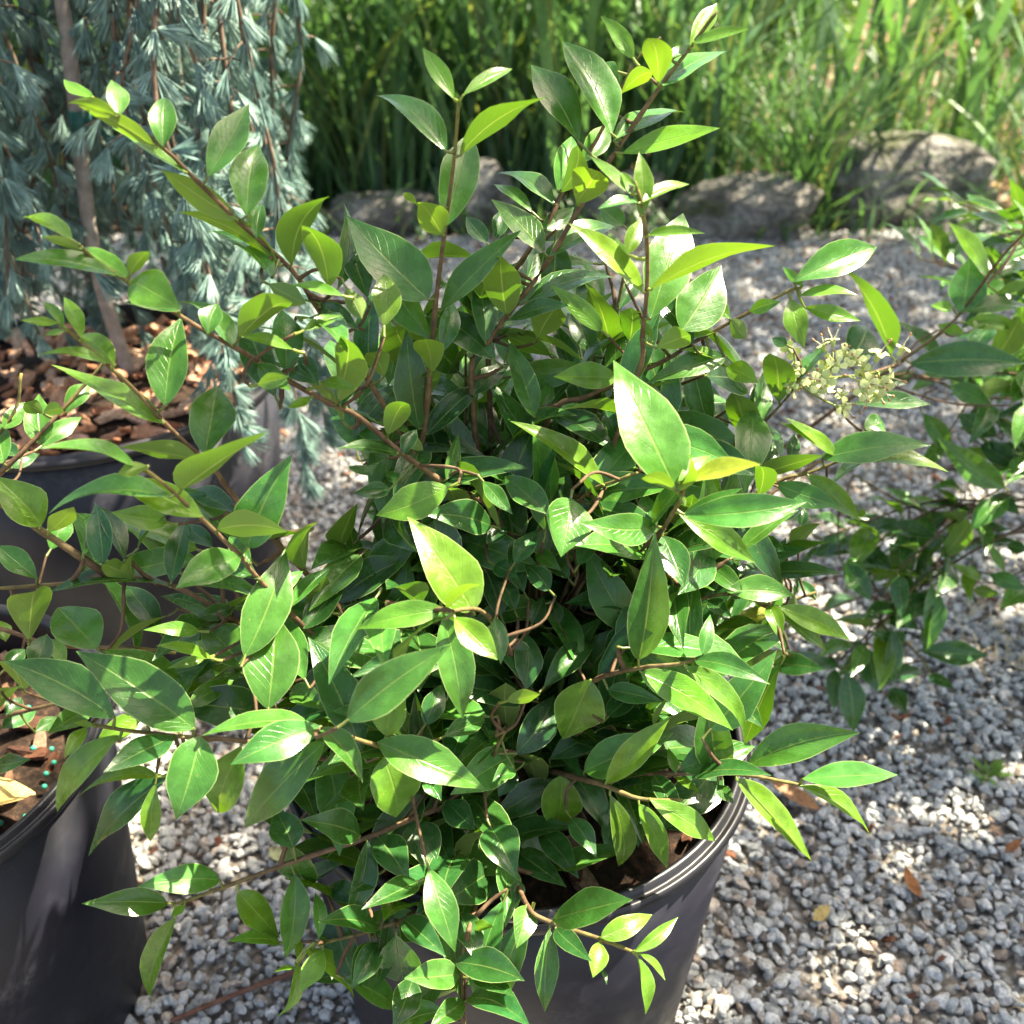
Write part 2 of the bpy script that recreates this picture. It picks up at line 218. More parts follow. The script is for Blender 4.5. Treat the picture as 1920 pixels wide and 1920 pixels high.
(-1330,4887,6465,-1124,4673,6409,27,110,1,-1333,4917,6460),(-863,5050,6820,-768,4878,6716,-146,120,1,-888,5096,6848),
(-1267,4600,6479,-1085,4509,6563,69,84,2,-1317,4625,6457),(-1089,4949,6238,-1191,4819,6243,-50,57,2,-1083,4979,6246),
(-1169,4920,6411,-1001,4767,6403,42,111,0,-1203,4950,6341),(-943,4987,6173,-876,5224,6323,17,150,0,-950,5017,6142),
(-1312,4420,5295,-1176,4628,5317,34,103,1,-1318,4450,5299),(-1656,4762,4954,-1836,4632,4982,-44,112,0,-1701,4792,4854),
(-1361,4387,5437,-1601,4591,5423,-24,135,0,-1360,4417,5401),(-1171,4800,4895,-1041,4593,5302,12,171,1,-1093,4883,4934),
(-1359,4700,4429,-1226,4942,4475,23,142,0,-1387,4648,4420),(-1373,4337,5574,-1518,4510,5631,-14,110,1,-1398,4367,5535),
(-1388,4400,4484,-1557,4281,4550,-40,148,1,-1341,4433,4465),(-1279,4400,4635,-1036,4179,4690,28,171,1,-1323,4440,4625),
(-1471,4500,4621,-1647,4663,4616,-20,124,0,-1427,4459,4623),(-1288,4400,3935,-1036,4264,3980,30,156,0,-1340,4428,3926),
(-1380,4400,3969,-1165,4074,3908,-2,194,0,-1413,4449,3978),(-1628,4500,3618,-1387,4203,3601,3,162,0,-1666,4546,3620),
(-1075,4270,4203,-901,4490,4126,35,174,1,-1082,4300,4168),(15,4900,5181,157,5128,5266,17,137,0,-16,4851,5162),
(75,5000,4891,-46,5225,4984,-9,143,0,102,4950,4871),(222,4800,5054,74,5009,5105,-26,137,0,256,4752,5042),
(348,5000,4995,210,5208,5054,-18,141,0,380,4951,4981),(396,4900,5167,510,5083,5240,14,125,0,366,4852,5147),
(-103,5000,5096,38,4844,5107,32,127,0,-143,5044,5093),(15,4900,4833,-70,5087,4917,-5,129,0,38,4849,4810),
(158,5100,5114,295,4930,5103,30,116,1,121,5147,5117),(126,5000,4648,203,5177,4729,32,119,0,104,4949,4625),
(303,5100,4569,244,5265,4647,-5,122,0,322,5048,4545),(-151,5100,5186,-33,5252,5215,22,115,0,-141,5275,5250),
]
MAIN_FILL=[
(-168,1087,1238,4,61,75,-19,38,0),(-62,1097,991,83,-35,106,6,53,0),(-63,1093,925,-42,-98,65,-18,48,0),(-56,1117,928,7,71,71,9,44,0),
(-36,1105,878,62,-27,80,50,41,1),(-60,1112,874,-110,23,59,-14,56,1),(-73,1050,1085,-105,26,8,-58,41,1),(2,1071,993,77,16,74,21,39,0),
(-18,1083,882,-96,-45,70,0,48,1),(-9,1106,843,-27,61,74,36,40,0),(-143,1007,853,15,-92,57,12,42,1),(-138,1026,809,-96,-58,13,-4,49,1),
(-120,1037,823,33,17,108,5,50,0),(-108,1060,767,-67,49,55,-4,44,0),(-204,951,922,-82,60,73,14,48,0),(-192,929,920,11,-87,46,40,35,0),
(-186,950,876,-100,-57,10,-7,48,1),(-167,960,890,32,9,105,-11,45,1),(-145,963,839,12,-98,52,30,44,0),(-157,984,840,-88,64,79,-1,56,0),
(-120,994,808,30,9,97,22,38,1),(-139,985,794,-102,-58,10,-10,44,0),(-112,1020,759,-91,44,75,-29,47,0),(-97,1000,756,20,-86,40,-21,37,0),
(-87,1032,704,-98,-73,2,20,44,1),(-70,1042,719,32,7,122,15,45,0),(-297,972,933,36,-21,94,-56,39,0),(-276,1003,879,-41,60,76,-8,38,1),
(-274,979,873,-30,-132,45,22,57,1),(-258,1007,825,-133,-19,15,-11,50,1),(-213,1012,781,-33,-94,21,-29,42,0),(-169,1039,754,24,-35,112,16,45,1),
(-188,1042,739,-133,-7,-5,10,53,0),(-151,1065,721,-51,65,83,8,47,1),(-150,1041,713,-39,-111,25,-24,43,1),(-132,1068,679,-137,-7,-6,-1,62,0),
(-113,1064,695,29,-42,134,22,57,1),(-202,890,814,-89,48,94,38,56,1),(-165,903,790,37,-30,136,6,59,1),(-153,938,752,-67,37,71,-19,44,1),
(-109,958,719,25,-27,97,-53,42,0),(-101,994,687,-78,27,77,-4,41,0),(-63,1014,664,30,-32,116,29,51,1),(-81,1011,646,-116,-63,-21,20,52,0),
(-212,806,749,-63,73,-63,41,43,0),(-141,840,752,-94,14,-17,16,42,1),(-92,876,752,-42,4,110,14,44,0),(-71,914,712,-136,-11,6,11,58,1),
(-34,932,685,-7,-104,-24,4,46,1),(-37,949,704,-32,4,125,54,54,1),(-34,981,662,-92,-35,18,4,44,0),(-83,822,678,-74,-11,65,5,43,1),
(-52,854,665,38,-55,118,6,56,0),(-57,892,647,-94,-35,84,21,50,1),(145,948,739,67,26,72,1,40,0),(92,1011,681,95,30,103,16,60,1),
(77,1014,794,77,33,99,21,56,1),(50,1035,759,-52,0,104,15,46,1),(69,1025,747,87,-74,16,14,48,1),(52,1071,708,68,49,89,-7,45,1),
(-89,1104,1000,-15,-103,71,15,48,1),(-91,1128,1001,-27,89,78,-18,52,1),(-60,1121,946,68,6,86,-24,48,0),(-61,1135,889,-28,100,84,17,51,0),
(-58,1110,889,-6,-99,75,2,51,1),(-34,1126,832,65,6,82,-7,46,1),(18,1159,1294,109,57,11,12,44,1),(-55,1140,1064,-110,-3,75,-30,56,1),
(-39,1128,1025,-4,-99,80,22,55,1),(-39,1152,1024,-9,91,73,9,49,1),(-46,1140,961,-108,-3,73,-17,56,1),(-28,1152,902,-9,97,78,30,48,1),
(-36,1140,855,-80,-2,54,-29,36,1),(-11,1140,857,99,3,97,16,49,1),(-25,1221,1217,-6,95,43,-25,44,0),(-28,1189,1069,-17,80,57,17,36,0),
(-11,1175,1015,80,20,71,39,42,0),(-23,1181,955,-24,115,82,-27,51,0),(-7,1168,910,75,19,67,1,41,1),(-31,1164,909,-76,-10,58,14,41,0),
(-19,1175,868,-24,113,80,10,52,0),(-15,1151,870,11,-72,69,-9,45,1),(-27,1157,814,-93,-12,71,-35,45,0),(-2,1162,815,78,19,70,5,38,1),
(120,1074,1099,107,-78,46,-12,52,0),(100,1101,1049,64,52,56,-6,36,0),(88,1092,1003,96,-70,41,12,53,0),(71,1118,960,84,68,73,-31,46,0),
(39,1127,915,-37,46,76,14,43,0),(40,1115,817,57,-85,63,-14,44,1),(27,1137,821,-38,74,87,65,49,0),(17,1123,776,-59,-45,69,8,42,0),
(134,1233,1192,87,45,29,-37,41,0),(110,1203,1143,75,-78,91,-18,55,0),(99,1225,1141,-22,118,74,-10,60,0),(100,1202,1092,130,23,54,16,62,1),
(76,1200,1099,-81,5,115,-27,53,0),(75,1206,1053,9,124,70,12,61,1),(78,1182,1057,25,-64,69,-4,40,0),(74,1186,1001,100,18,42,37,42,1),
(51,1165,966,32,-82,88,-20,55,1),(48,1189,962,8,106,60,-2,44,0),(50,1171,920,100,18,42,-4,43,0),(26,1169,927,-70,5,100,18,53,0),
(35,1160,868,97,9,67,5,48,0),(10,1159,870,-90,2,85,29,44,1),(19,1169,823,1,101,70,-16,49,0),(4,1152,783,-100,3,95,72,54,0),
(28,1153,781,94,9,65,-16,45,1),(89,1152,1172,73,90,22,-31,50,0),(35,1133,1064,37,-96,67,38,49,1),(29,1157,1067,-14,103,100,-21,58,0),
(34,1151,1010,95,20,57,20,50,0),(11,1144,1014,-78,-29,91,14,50,0),(19,1161,960,44,99,81,46,50,1),(1,1153,901,-99,47,92,-6,63,0),
(24,1143,900,80,-32,68,6,44,1),(16,1158,846,42,92,76,15,45,0),(-2,1150,787,-77,36,71,-8,48,1),(305,1296,973,98,78,0,-14,54,0),
(268,1267,934,108,-28,7,-9,47,0),(251,1282,945,-12,66,75,12,44,1),(228,1267,902,69,95,-12,26,46,1),(223,1248,918,28,-38,97,-7,38,0),
(178,1245,882,-17,93,106,1,57,1),(196,1231,871,103,-27,6,25,41,1),(148,1212,856,0,-44,95,-19,40,0),(159,1231,843,65,77,11,17,44,0),
(138,1201,809,97,-34,32,-3,38,0),(119,1216,816,-36,85,100,-11,49,1),(259,1158,984,-1,-17,107,-13,48,1),(237,1148,944,56,-94,52,14,49,0),
(235,1172,946,39,103,75,-20,52,0),(219,1162,905,104,11,0,-9,45,1),(200,1158,920,-21,-10,98,-19,41,0),(181,1172,882,33,86,62,23,41,0),
(146,1158,857,-27,-13,125,13,54,1),(114,1158,757,128,3,36,-19,50,1),(91,1158,767,-50,3,94,-33,47,1),(83,1168,719,23,80,55,26,45,1),
(83,1143,720,29,-88,71,12,47,1),(181,987,1073,77,-16,73,-6,40,1),(180,1050,1004,91,-19,87,5,52,0),(160,1085,973,-57,35,111,-47,51,0),
(127,1119,815,82,78,83,-7,52,1),(92,1119,765,-44,-3,98,14,38,1),(114,1121,753,138,5,29,6,56,0),(82,1108,719,39,-102,72,4,46,1),
(81,1132,720,33,107,79,-34,59,1),(94,1027,1090,78,-77,11,14,43,0),(80,1068,1044,103,32,88,34,61,1),(61,1106,961,73,35,59,-8,42,1),
(37,1116,911,-35,60,78,12,46,0),(24,1129,806,-34,58,76,-15,41,0),(37,1108,802,57,-85,58,1,51,1),(210,1066,883,-3,-105,67,-12,46,0),
(178,1095,841,-32,23,105,-5,48,1),(196,1085,828,86,-46,13,-61,40,0),(171,1111,796,67,57,51,-9,44,0),(145,1107,738,106,-57,17,-23,51,1),
(116,1133,707,73,92,66,-8,57,0),(110,1109,708,13,-87,60,-6,47,1),(-35,875,1023,-93,-48,39,23,39,0),(-20,935,933,-120,-61,50,30,51,1),
(-6,991,849,-94,-55,51,-33,50,1),(-6,1032,759,-86,-57,57,67,48,0),(18,1040,763,77,1,71,23,43,1),(-136,820,882,-89,-44,10,-2,43,1),
(-112,859,858,-50,29,85,-50,38,1),(-104,877,812,-111,-71,9,-12,55,1),(-84,924,786,-49,18,81,8,43,1),(-73,950,733,-105,-67,9,-1,48,0),
(-52,999,705,-67,25,111,-5,57,1),(-41,980,693,20,-100,7,30,36,1),(369,1206,797,31,17,115,22,49,0),(331,1210,770,55,117,22,-9,58,0),
(285,1188,764,6,17,142,10,57,1),(257,1167,731,64,-68,49,-7,45,0),(253,1191,728,43,110,35,13,45,1),(208,1169,713,4,13,104,-12,46,0),
(180,1173,678,65,121,39,-4,50,0),(181,1148,681,72,-100,67,-10,59,1),(342,1308,898,17,123,35,-2,47,0),(316,1280,865,101,44,-47,-29,53,0),
(304,1276,887,13,13,105,30,48,0),(271,1272,855,25,100,34,-27,39,0),(278,1248,857,82,-69,54,-2,47,1),(224,1242,835,2,12,122,3,49,0),
(239,1245,815,103,28,-30,-12,44,1),(204,1220,804,85,-72,57,7,55,1),(197,1244,801,31,123,41,-8,59,1),(152,1216,782,2,13,131,-21,57,0),
(113,1213,743,4,112,56,-39,52,1),(121,1190,746,64,-68,74,7,44,1),(-28,915,793,-51,18,105,11,49,0),(-28,934,745,-75,-63,18,16,39,1),
(-11,1324,852,61,18,80,-19,41,1),(-12,1305,808,41,100,11,-30,44,1),(-7,1262,778,66,14,85,-28,41,0),(-25,1270,771,-64,74,23,12,36,1),
(-9,1238,725,43,100,15,-5,47,1),(-20,1224,736,-62,-10,128,5,56,1),(-22,1198,677,-68,80,27,20,40,0),(-4,1189,685,65,10,83,-26,46,1),
(-236,1282,1121,-30,108,35,17,47,1),(-205,1256,1080,50,36,97,-33,41,0),(-194,1247,1023,-29,91,33,-76,36,1),(-163,1224,978,49,36,90,-45,41,0),
(-153,1216,919,-45,120,50,-28,52,1),(-170,1073,839,31,14,101,6,42,0),(-186,1066,829,-116,-54,27,-4,48,1),(-157,1091,783,-82,69,76,0,48,1),
(-148,1072,782,3,-99,69,3,48,0),(-136,1090,725,-93,-47,24,10,46,0),(-119,1098,735,43,20,129,32,61,1),(-98,1098,677,8,-107,75,-32,50,1),
(-108,1116,677,-67,55,63,-7,48,0),(-122,982,883,36,-53,93,13,47,0),(-109,995,837,-25,-91,20,42,41,0),(-109,1014,846,-34,44,95,-35,42,0),
(-99,1026,794,-98,-22,32,-5,38,0),(-72,1057,752,-32,52,102,15,46,1),(-70,1037,745,-14,-112,35,-5,50,0),(-65,1069,690,-108,-35,48,4,48,1),
(-45,1070,696,66,-26,92,36,50,1),(304,1232,869,91,-40,30,-31,45,1),(294,1250,871,15,91,41,27,41,0),(271,1228,835,93,51,-19,25,46,1),
(260,1221,851,8,-2,99,9,38,0),(227,1218,811,13,97,51,42,40,1),(189,1188,779,-8,-6,134,-15,49,1),(164,1166,727,98,-70,68,-1,49,1),
(155,1185,727,16,116,66,-6,54,0),(129,1162,671,118,47,6,-14,56,1),(114,1156,684,-21,-6,130,6,57,1),(6,962,829,-65,-13,99,-5,42,0),
(8,989,780,-70,-103,15,-3,48,1),(11,1039,744,-77,2,115,-7,57,0),(31,1077,694,69,-8,117,16,50,1),(15,1067,685,-73,-90,21,0,51,1),
(197,1078,943,-21,53,129,-38,61,0),(189,1087,894,109,59,61,2,61,1),(175,1072,898,-23,-66,76,-59,42,0),(156,1094,852,-19,45,83,16,43,0),
(168,1079,845,93,-83,46,18,47,1),(150,1100,794,95,50,57,-13,51,0),(129,1091,737,81,-84,56,22,49,1),(117,1107,742,-30,75,115,-18,55,1),
(113,1110,676,99,47,62,-8,50,0),(96,1098,680,-54,-63,101,5,51,1),(-70,921,953,-109,-73,23,-35,52,0),(-51,963,918,-52,25,88,28,46,1),
(-42,983,862,-95,-61,25,-16,46,0),(-22,1024,821,-65,40,116,-29,59,1),(171,1470,900,113,25,34,44,47,0),(153,1478,902,-52,104,49,-35,53,0),
(144,1441,863,43,108,-25,64,43,0),(141,1429,880,15,9,128,9,54,0),(114,1400,838,-50,79,49,24,45,0),(134,1392,836,118,29,45,-36,48,1),
(105,1350,808,10,-4,131,-14,59,1),(108,1364,792,40,123,-13,1,47,1),(101,1315,758,116,32,51,4,54,1),(81,1321,760,-60,73,58,11,39,1),
(77,1287,707,32,131,-1,21,53,0),(75,1271,721,9,-17,132,8,53,1),(52,1243,667,-61,57,59,-27,37,0),(73,1238,665,84,26,41,18,43,0),
(-363,1205,724,-93,-19,-32,-44,43,0),(-308,1190,714,-81,-71,85,-26,53,1),(-308,1207,704,-89,106,-17,-10,49,0),(-252,1192,692,-31,54,94,36,50,1),
(-156,1161,623,-116,-26,-34,-22,52,1),(-153,1173,815,20,-86,99,-12,48,1),(-135,1188,780,49,55,115,-1,56,1),(-122,1172,732,8,-75,93,-2,49,1),
(-131,1190,728,-52,69,44,2,42,0),(-97,1180,674,51,43,96,31,42,0),(-115,1172,669,-88,-23,42,-5,43,1),(-149,1107,648,-86,66,-9,-8,42,1),
(-145,1089,657,-53,-77,62,28,41,0),(-113,1096,623,-83,-50,-14,2,41,0),(-104,1108,638,-32,45,132,-17,63,0),(-68,1121,587,-87,42,19,3,42,1),
(189,1132,1135,-32,69,113,-8,61,0),(167,1116,1084,-26,-76,113,-20,61,1),(159,1116,1025,93,-61,49,38,44,0),(145,1131,1031,-29,65,99,33,54,1),
(137,1130,971,75,54,40,-20,37,1),(123,1115,977,-23,-51,79,-16,36,0),(102,1130,922,-28,65,93,-74,49,1),(-89,953,903,-106,-27,55,-30,52,0),
(-69,971,851,-26,-113,22,24,45,0),(-66,989,862,-4,37,107,10,43,1),(-68,1008,805,-105,-17,64,5,44,0),(-46,1038,757,2,48,98,-28,48,0),
(-50,1019,749,-24,-96,33,30,43,1),(-49,1051,696,-86,-4,59,36,44,1),(-29,1046,697,84,-50,89,7,58,0),(-78,1044,686,-119,-44,16,1,55,0),
(-59,1037,689,46,-85,33,6,40,0),(-54,1068,658,-63,-126,-9,-47,57,1),(-49,1082,672,-14,15,136,-19,50,0),(-19,1099,620,38,-74,71,-12,48,0),
(-44,1034,883,-22,55,113,-20,47,0),(-34,1070,792,-19,56,102,-46,50,0),(-38,1078,733,-83,-31,55,15,40,1),(-17,1080,735,91,-21,93,-21,55,1),
(-24,1109,678,-16,52,89,4,41,1),(229,1077,888,66,55,59,-7,43,0),(191,1084,844,-31,15,104,59,42,1),(169,1084,788,-5,-111,76,-20,59,1),
(155,1102,729,103,-54,24,23,50,1),(139,1111,740,-36,19,120,1,47,0),(116,1111,679,-7,-84,59,-13,40,0),(236,1345,1005,85,81,1,-24,45,0),
(224,1335,1018,-24,1,133,35,57,0),(206,1326,976,-20,90,42,-8,42,0),(219,1310,979,80,-28,66,30,44,1),(186,1293,944,-33,-3,109,5,49,0),
(201,1301,932,102,75,16,8,55,0),(169,1285,893,-16,120,58,25,58,1),(162,1259,841,92,50,23,48,38,0),(145,1253,851,-44,0,110,-1,42,0),
(129,1246,791,-4,126,62,-51,53,1),(136,1227,795,53,-48,73,0,45,0),(244,1313,893,48,96,5,-48,46,1),(241,1296,905,32,-39,124,11,50,1),
(207,1285,862,-32,60,75,12,42,1),(225,1277,855,127,5,30,-3,46,0),(189,1247,823,31,-38,117,-17,53,1),(191,1264,811,42,97,7,-10,40,0),
(173,1226,769,103,9,26,-17,46,1),(155,1233,776,-35,56,74,-16,41,0),(139,1211,721,42,112,11,4,48,0),(137,1193,733,32,-39,118,32,48,0),
(121,1171,676,137,19,36,-14,63,0),(-4,973,661,51,-82,-89,-7,46,1),(-15,972,678,-50,-93,67,-21,49,1),(-4,1013,662,89,-5,95,-31,50,0),
(-20,1002,655,-70,-117,37,8,63,0),(-28,1049,605,-42,25,95,10,39,1),(-299,1000,741,-67,-66,99,-40,57,0),(-303,1007,723,-77,5,-57,-24,36,0),
(-251,1030,726,-75,46,43,37,35,0),(-144,1043,674,-67,-110,6,15,55,0),(-146,1062,681,-87,73,79,-33,51,0),(-88,1065,651,-7,-36,101,10,45,1),
(-100,1070,636,-135,2,-23,19,61,1),(-265,1085,845,-94,-97,20,-27,61,1),(-225,1101,804,-110,27,-8,5,47,1),(-175,1109,773,-42,94,93,25,56,0),
(-179,1090,767,-91,-102,37,11,53,1),(-130,1098,732,12,-29,97,8,46,1),(-104,1094,676,-76,-96,49,19,47,1),(-99,1114,680,-22,68,68,38,38,0),
(-184,1309,1070,-2,106,56,-15,50,1),(-157,1281,1035,43,-4,137,4,58,1),(-139,1278,983,3,85,47,-15,39,1),(-148,1259,985,-62,-48,66,-4,43,1),
(-113,1249,942,35,-5,90,26,37,0),(-106,1227,887,-69,-57,81,14,44,1),(-97,1246,885,10,113,64,-10,55,0),(-72,1216,838,58,-9,129,8,56,1),
(-90,1223,829,-109,59,35,5,47,1),(324,1364,918,-3,113,11,-13,45,0),(293,1321,900,-8,34,96,33,39,0),(305,1324,884,112,71,-30,-24,58,0),
(274,1280,863,95,-20,71,-15,48,1),(262,1296,857,-3,119,16,-20,45,1),(244,1255,818,107,66,-21,34,50,1),(230,1252,834,-12,29,93,-27,42,1),
(200,1228,786,-2,102,18,-55,43,1),(211,1211,792,73,-19,60,-34,40,0),(181,1187,743,104,62,-13,-12,53,1),(137,1160,707,-2,136,28,10,53,0),
(225,1079,984,110,74,18,38,58,0),(214,1066,995,-2,-55,120,-2,50,0),(187,1077,955,-4,93,105,1,50,1),(159,1059,914,-23,-43,106,-14,52,1),
(174,1070,905,102,50,27,-7,50,0),(146,1053,860,82,-84,58,-9,49,1),(125,1065,806,108,34,35,24,43,0),(94,1050,752,56,-85,61,26,47,1),
(56,1059,696,-50,-20,99,5,50,0),(75,1063,688,111,17,42,-12,46,0),(-114,1191,1191,-22,-84,100,39,55,1),(-90,1194,1139,79,22,114,-23,51,0),
(-111,1192,1134,-97,6,49,2,42,0),(-87,1195,1080,-27,117,70,-33,54,1),(-84,1175,1024,-86,4,45,34,36,1),(-61,1177,969,-25,103,62,-11,45,1),
(-57,1157,911,-87,2,47,-12,39,0),(35,1305,1017,98,84,16,30,52,1),(21,1269,986,61,-24,72,-24,35,0),(-4,1250,945,-49,-13,102,-5,41,0),
(11,1261,936,85,83,34,-28,44,1),(1,1227,894,83,-37,95,1,49,1),(-13,1242,890,-39,75,46,-7,42,1),(-8,1222,835,78,108,54,1,51,1),
(-21,1207,842,-41,-35,93,6,38,1),(-31,1201,780,-82,65,80,18,51,0),(-12,1192,781,100,-14,86,5,47,1),(-25,1169,720,19,-58,84,-27,41,1),
(-29,1189,715,-9,89,47,30,41,0),(75,1372,1020,68,-10,71,-14,40,1),(54,1348,978,-50,-19,116,-20,46,0),(60,1324,930,75,-22,86,-5,50,0),
(45,1338,925,-40,81,39,46,36,1),(51,1311,875,79,82,29,33,42,1),(35,1300,884,-44,-8,92,16,36,1),(26,1288,826,-40,114,49,3,56,0),
(39,1272,832,80,-34,102,11,50,0),(12,1248,781,-47,-1,93,60,45,1),(28,1257,772,77,65,26,6,41,1),(12,1217,725,65,-35,91,12,44,0),
(1,1233,719,-24,97,37,18,39,1),(186,1376,773,-8,126,12,11,56,1),(200,1361,777,112,-8,40,-21,46,1),(163,1338,767,7,30,102,21,40,1),
(171,1343,749,76,69,-36,6,47,0),(148,1301,734,125,-7,63,-30,56,1),(133,1315,732,-24,129,33,6,54,0),(118,1276,692,74,80,-20,27,43,0),
(108,1268,709,-4,14,96,35,44,1),(77,1239,659,-32,108,39,28,46,1),(93,1226,661,119,-6,69,11,54,1),(167,1305,964,-14,99,33,4,37,0),
(142,1266,928,-32,9,95,16,41,1),(158,1272,916,88,59,11,14,41,1),(134,1234,878,75,-41,88,36,46,0),(124,1252,872,-12,120,45,-4,46,0),
(99,1215,831,-55,12,132,-23,53,0),(83,1204,773,-3,97,39,-5,44,0),(90,1186,778,71,-58,104,-13,53,1),(57,1172,727,-62,14,122,-41,52,1),
(75,1175,718,90,37,27,44,38,1),(189,1115,1105,-35,23,110,-17,53,1),(171,1102,1056,19,-91,84,61,44,1),(140,1115,1012,-36,23,100,-27,47,1),
(157,1109,1003,115,-24,30,-12,43,1),(126,1121,957,55,81,54,-29,40,0),(76,1119,852,70,105,69,41,57,1),(39,1111,802,-48,32,116,-20,51,0),
(57,1105,794,98,-21,32,-14,47,0),(20,1096,742,12,-99,101,11,55,1),(25,1116,739,57,88,58,-4,42,0),(246,1184,753,84,-37,-50,-36,47,1),
(242,1193,771,55,33,87,4,42,1),(194,1199,738,91,83,0,-13,54,0),(190,1180,747,64,-89,81,-18,57,0),(138,1191,718,3,50,121,8,57,0),
(152,1182,704,133,-30,-7,-7,61,1),(102,1169,671,38,-84,110,10,52,1),(174,1099,963,33,-74,70,-10,41,1),(166,1118,963,-31,86,80,23,45,1),
(176,1114,913,87,53,78,-41,52,0),(156,1116,861,-45,58,76,-8,38,1),(163,1118,801,65,60,66,-6,43,0),(155,1106,738,70,-47,53,-30,35,0),
(138,1118,741,-49,42,77,21,42,0),(141,1124,672,62,70,71,19,42,0),(130,1106,674,-36,-87,89,-32,50,1),(108,1185,935,84,64,24,-4,48,0),
(77,1177,896,-17,99,74,-7,46,0),(88,1159,896,61,-48,57,47,35,1),(55,1154,852,-45,-12,89,-25,43,1),(49,1138,796,38,-78,84,17,50,1),
(46,1159,794,10,106,70,11,49,0),(42,1140,734,110,-1,56,4,46,0),(21,1143,739,-66,18,96,-11,45,1),(20,1145,673,43,85,60,-1,43,1),
(13,1125,676,-10,-79,90,-26,49,1),(183,1074,695,109,72,32,11,47,0),(142,1077,670,117,-28,-48,-12,57,1),(133,1077,689,25,-26,104,9,47,0),
(98,1105,652,107,61,65,-63,62,0),(91,1086,650,27,-119,38,-26,50,0),(45,1122,616,-10,-6,120,-6,46,0),(58,1116,601,114,-60,-8,-2,46,1),
(-10,1367,796,-47,130,-8,-21,52,0),(5,1357,805,105,30,78,3,58,1),(-26,1311,780,-28,31,95,5,38,0),(-13,1318,765,64,80,-18,22,44,0),
(-26,1266,740,99,8,94,12,52,0),(-41,1277,733,-48,102,24,-17,40,0),(-39,1240,687,61,96,13,64,40,0),(-51,1227,698,-36,-5,102,0,38,0),
(-62,1205,638,-74,89,59,10,53,1),(-44,1195,642,70,-3,67,-8,41,0),(181,935,815,20,-20,94,19,39,1),(154,970,780,129,28,49,5,53,1),
(116,988,740,75,-64,-23,9,43,0),(84,1031,712,106,21,50,36,42,1),(39,1061,678,-2,1,138,-11,59,0),(-265,1242,761,-108,-61,2,0,46,0),
(-229,1249,733,-86,50,-12,47,36,1),(-181,1243,708,-14,91,83,-10,44,0),(-191,1226,702,-108,-66,33,24,56,0),(-153,1231,654,-107,61,9,-47,48,1),
(-140,1220,666,6,-43,137,34,51,0),(-296,1027,836,-63,50,77,-7,49,1),(-253,1021,818,-24,-56,76,6,40,1),(-263,1033,805,-117,38,-24,39,48,1),
(-215,1044,793,-56,64,103,-40,59,1),(-219,1027,781,-69,-68,-7,-16,37,1),(-180,1050,750,-134,41,-7,14,50,1),(-168,1039,763,-13,-67,103,16,45,1),
(-132,1046,714,-84,-86,5,8,44,1),(-127,1063,724,-42,69,108,-16,50,0),(-76,1059,681,0,-71,118,22,60,1),(-89,1070,670,-134,40,6,-2,53,1),
(-303,1090,691,-48,-43,80,14,45,1),(-252,1110,672,-85,77,69,-12,57,1),(-195,1103,658,-47,-53,95,11,51,0),(-144,1107,625,-72,-85,-17,-10,42,1),
(-84,1122,616,-42,-60,107,-5,47,1),(-32,1148,589,-72,59,67,20,51,0),(285,1135,936,10,24,136,22,60,1),(253,1136,895,57,103,36,-5,52,0),
(209,1120,869,-8,25,133,-11,51,0),(179,1122,819,73,114,49,-11,61,1),(149,1105,771,100,-12,6,31,42,1),(133,1110,783,-21,31,136,27,59,1),
(106,1114,726,54,73,36,21,39,0),(102,1093,730,35,-91,88,-15,48,0),(59,1105,680,-21,27,94,0,37,0),(75,1098,669,107,-25,17,-24,44,0),
(-162,1395,820,-77,74,-23,6,43,1),(-148,1391,835,35,50,101,15,50,1),(-146,1348,806,-86,8,90,-25,52,0),(-133,1361,796,34,139,1,20,60,1),
(-116,1313,776,44,42,111,-9,46,1),(-131,1318,763,-73,63,-6,16,38,0),(-101,1284,728,25,128,12,2,50,1),(-96,1239,685,-110,84,7,-33,49,0),
(-79,1235,697,42,28,93,1,45,0),(-74,1189,648,-76,-22,107,-29,49,0),(-64,1205,639,14,94,15,-18,36,1),(-325,1168,762,-84,68,-52,-20,44,1),
(-282,1139,748,-90,-37,-5,5,37,0),(-272,1155,756,-28,88,58,13,42,1),(-227,1125,736,-44,-24,104,8,48,0),(-232,1136,720,-85,66,-33,-44,48,1),
(-177,1122,702,-19,92,69,-20,42,1),(-188,1106,695,-90,-37,8,22,38,1),(-140,1103,657,-84,64,-18,-7,40,0),(-132,1091,672,-27,-25,101,-17,40,1),
(-95,1072,622,-92,-39,19,-50,43,0),(-84,1088,628,-8,76,63,2,41,0),(-65,1110,932,70,-32,68,3,42,1),(-77,1109,888,-54,-100,77,-11,50,0),
(-68,1127,890,38,87,106,13,55,1),(-58,1116,841,77,-64,99,-11,51,1),(-76,1128,839,-95,48,80,35,57,1),(-53,1134,786,38,62,84,26,47,0),
(-66,1117,783,-73,-83,72,23,47,1),(-42,1121,725,53,-63,87,-10,43,1),(-45,1123,655,-62,-54,51,-38,43,0),(-31,1138,659,37,51,74,-26,43,1),
(-10,1065,1072,43,74,73,19,49,0),(-35,1077,966,61,74,84,-25,53,1),(-60,1081,912,-59,31,95,-15,46,0),(-55,1093,853,67,61,83,-20,47,0),
(-78,1102,795,-63,45,105,17,51,0),(-62,1089,790,64,-56,46,-6,42,0),(195,1040,997,22,54,102,27,42,0),(157,1073,906,20,57,99,-19,46,1),
(148,1083,848,109,-7,42,-95,44,1),(117,1108,801,18,55,91,-6,48,1),(119,1088,794,34,-105,40,55,50,1),(-66,1111,1064,-109,29,69,17,52,1),
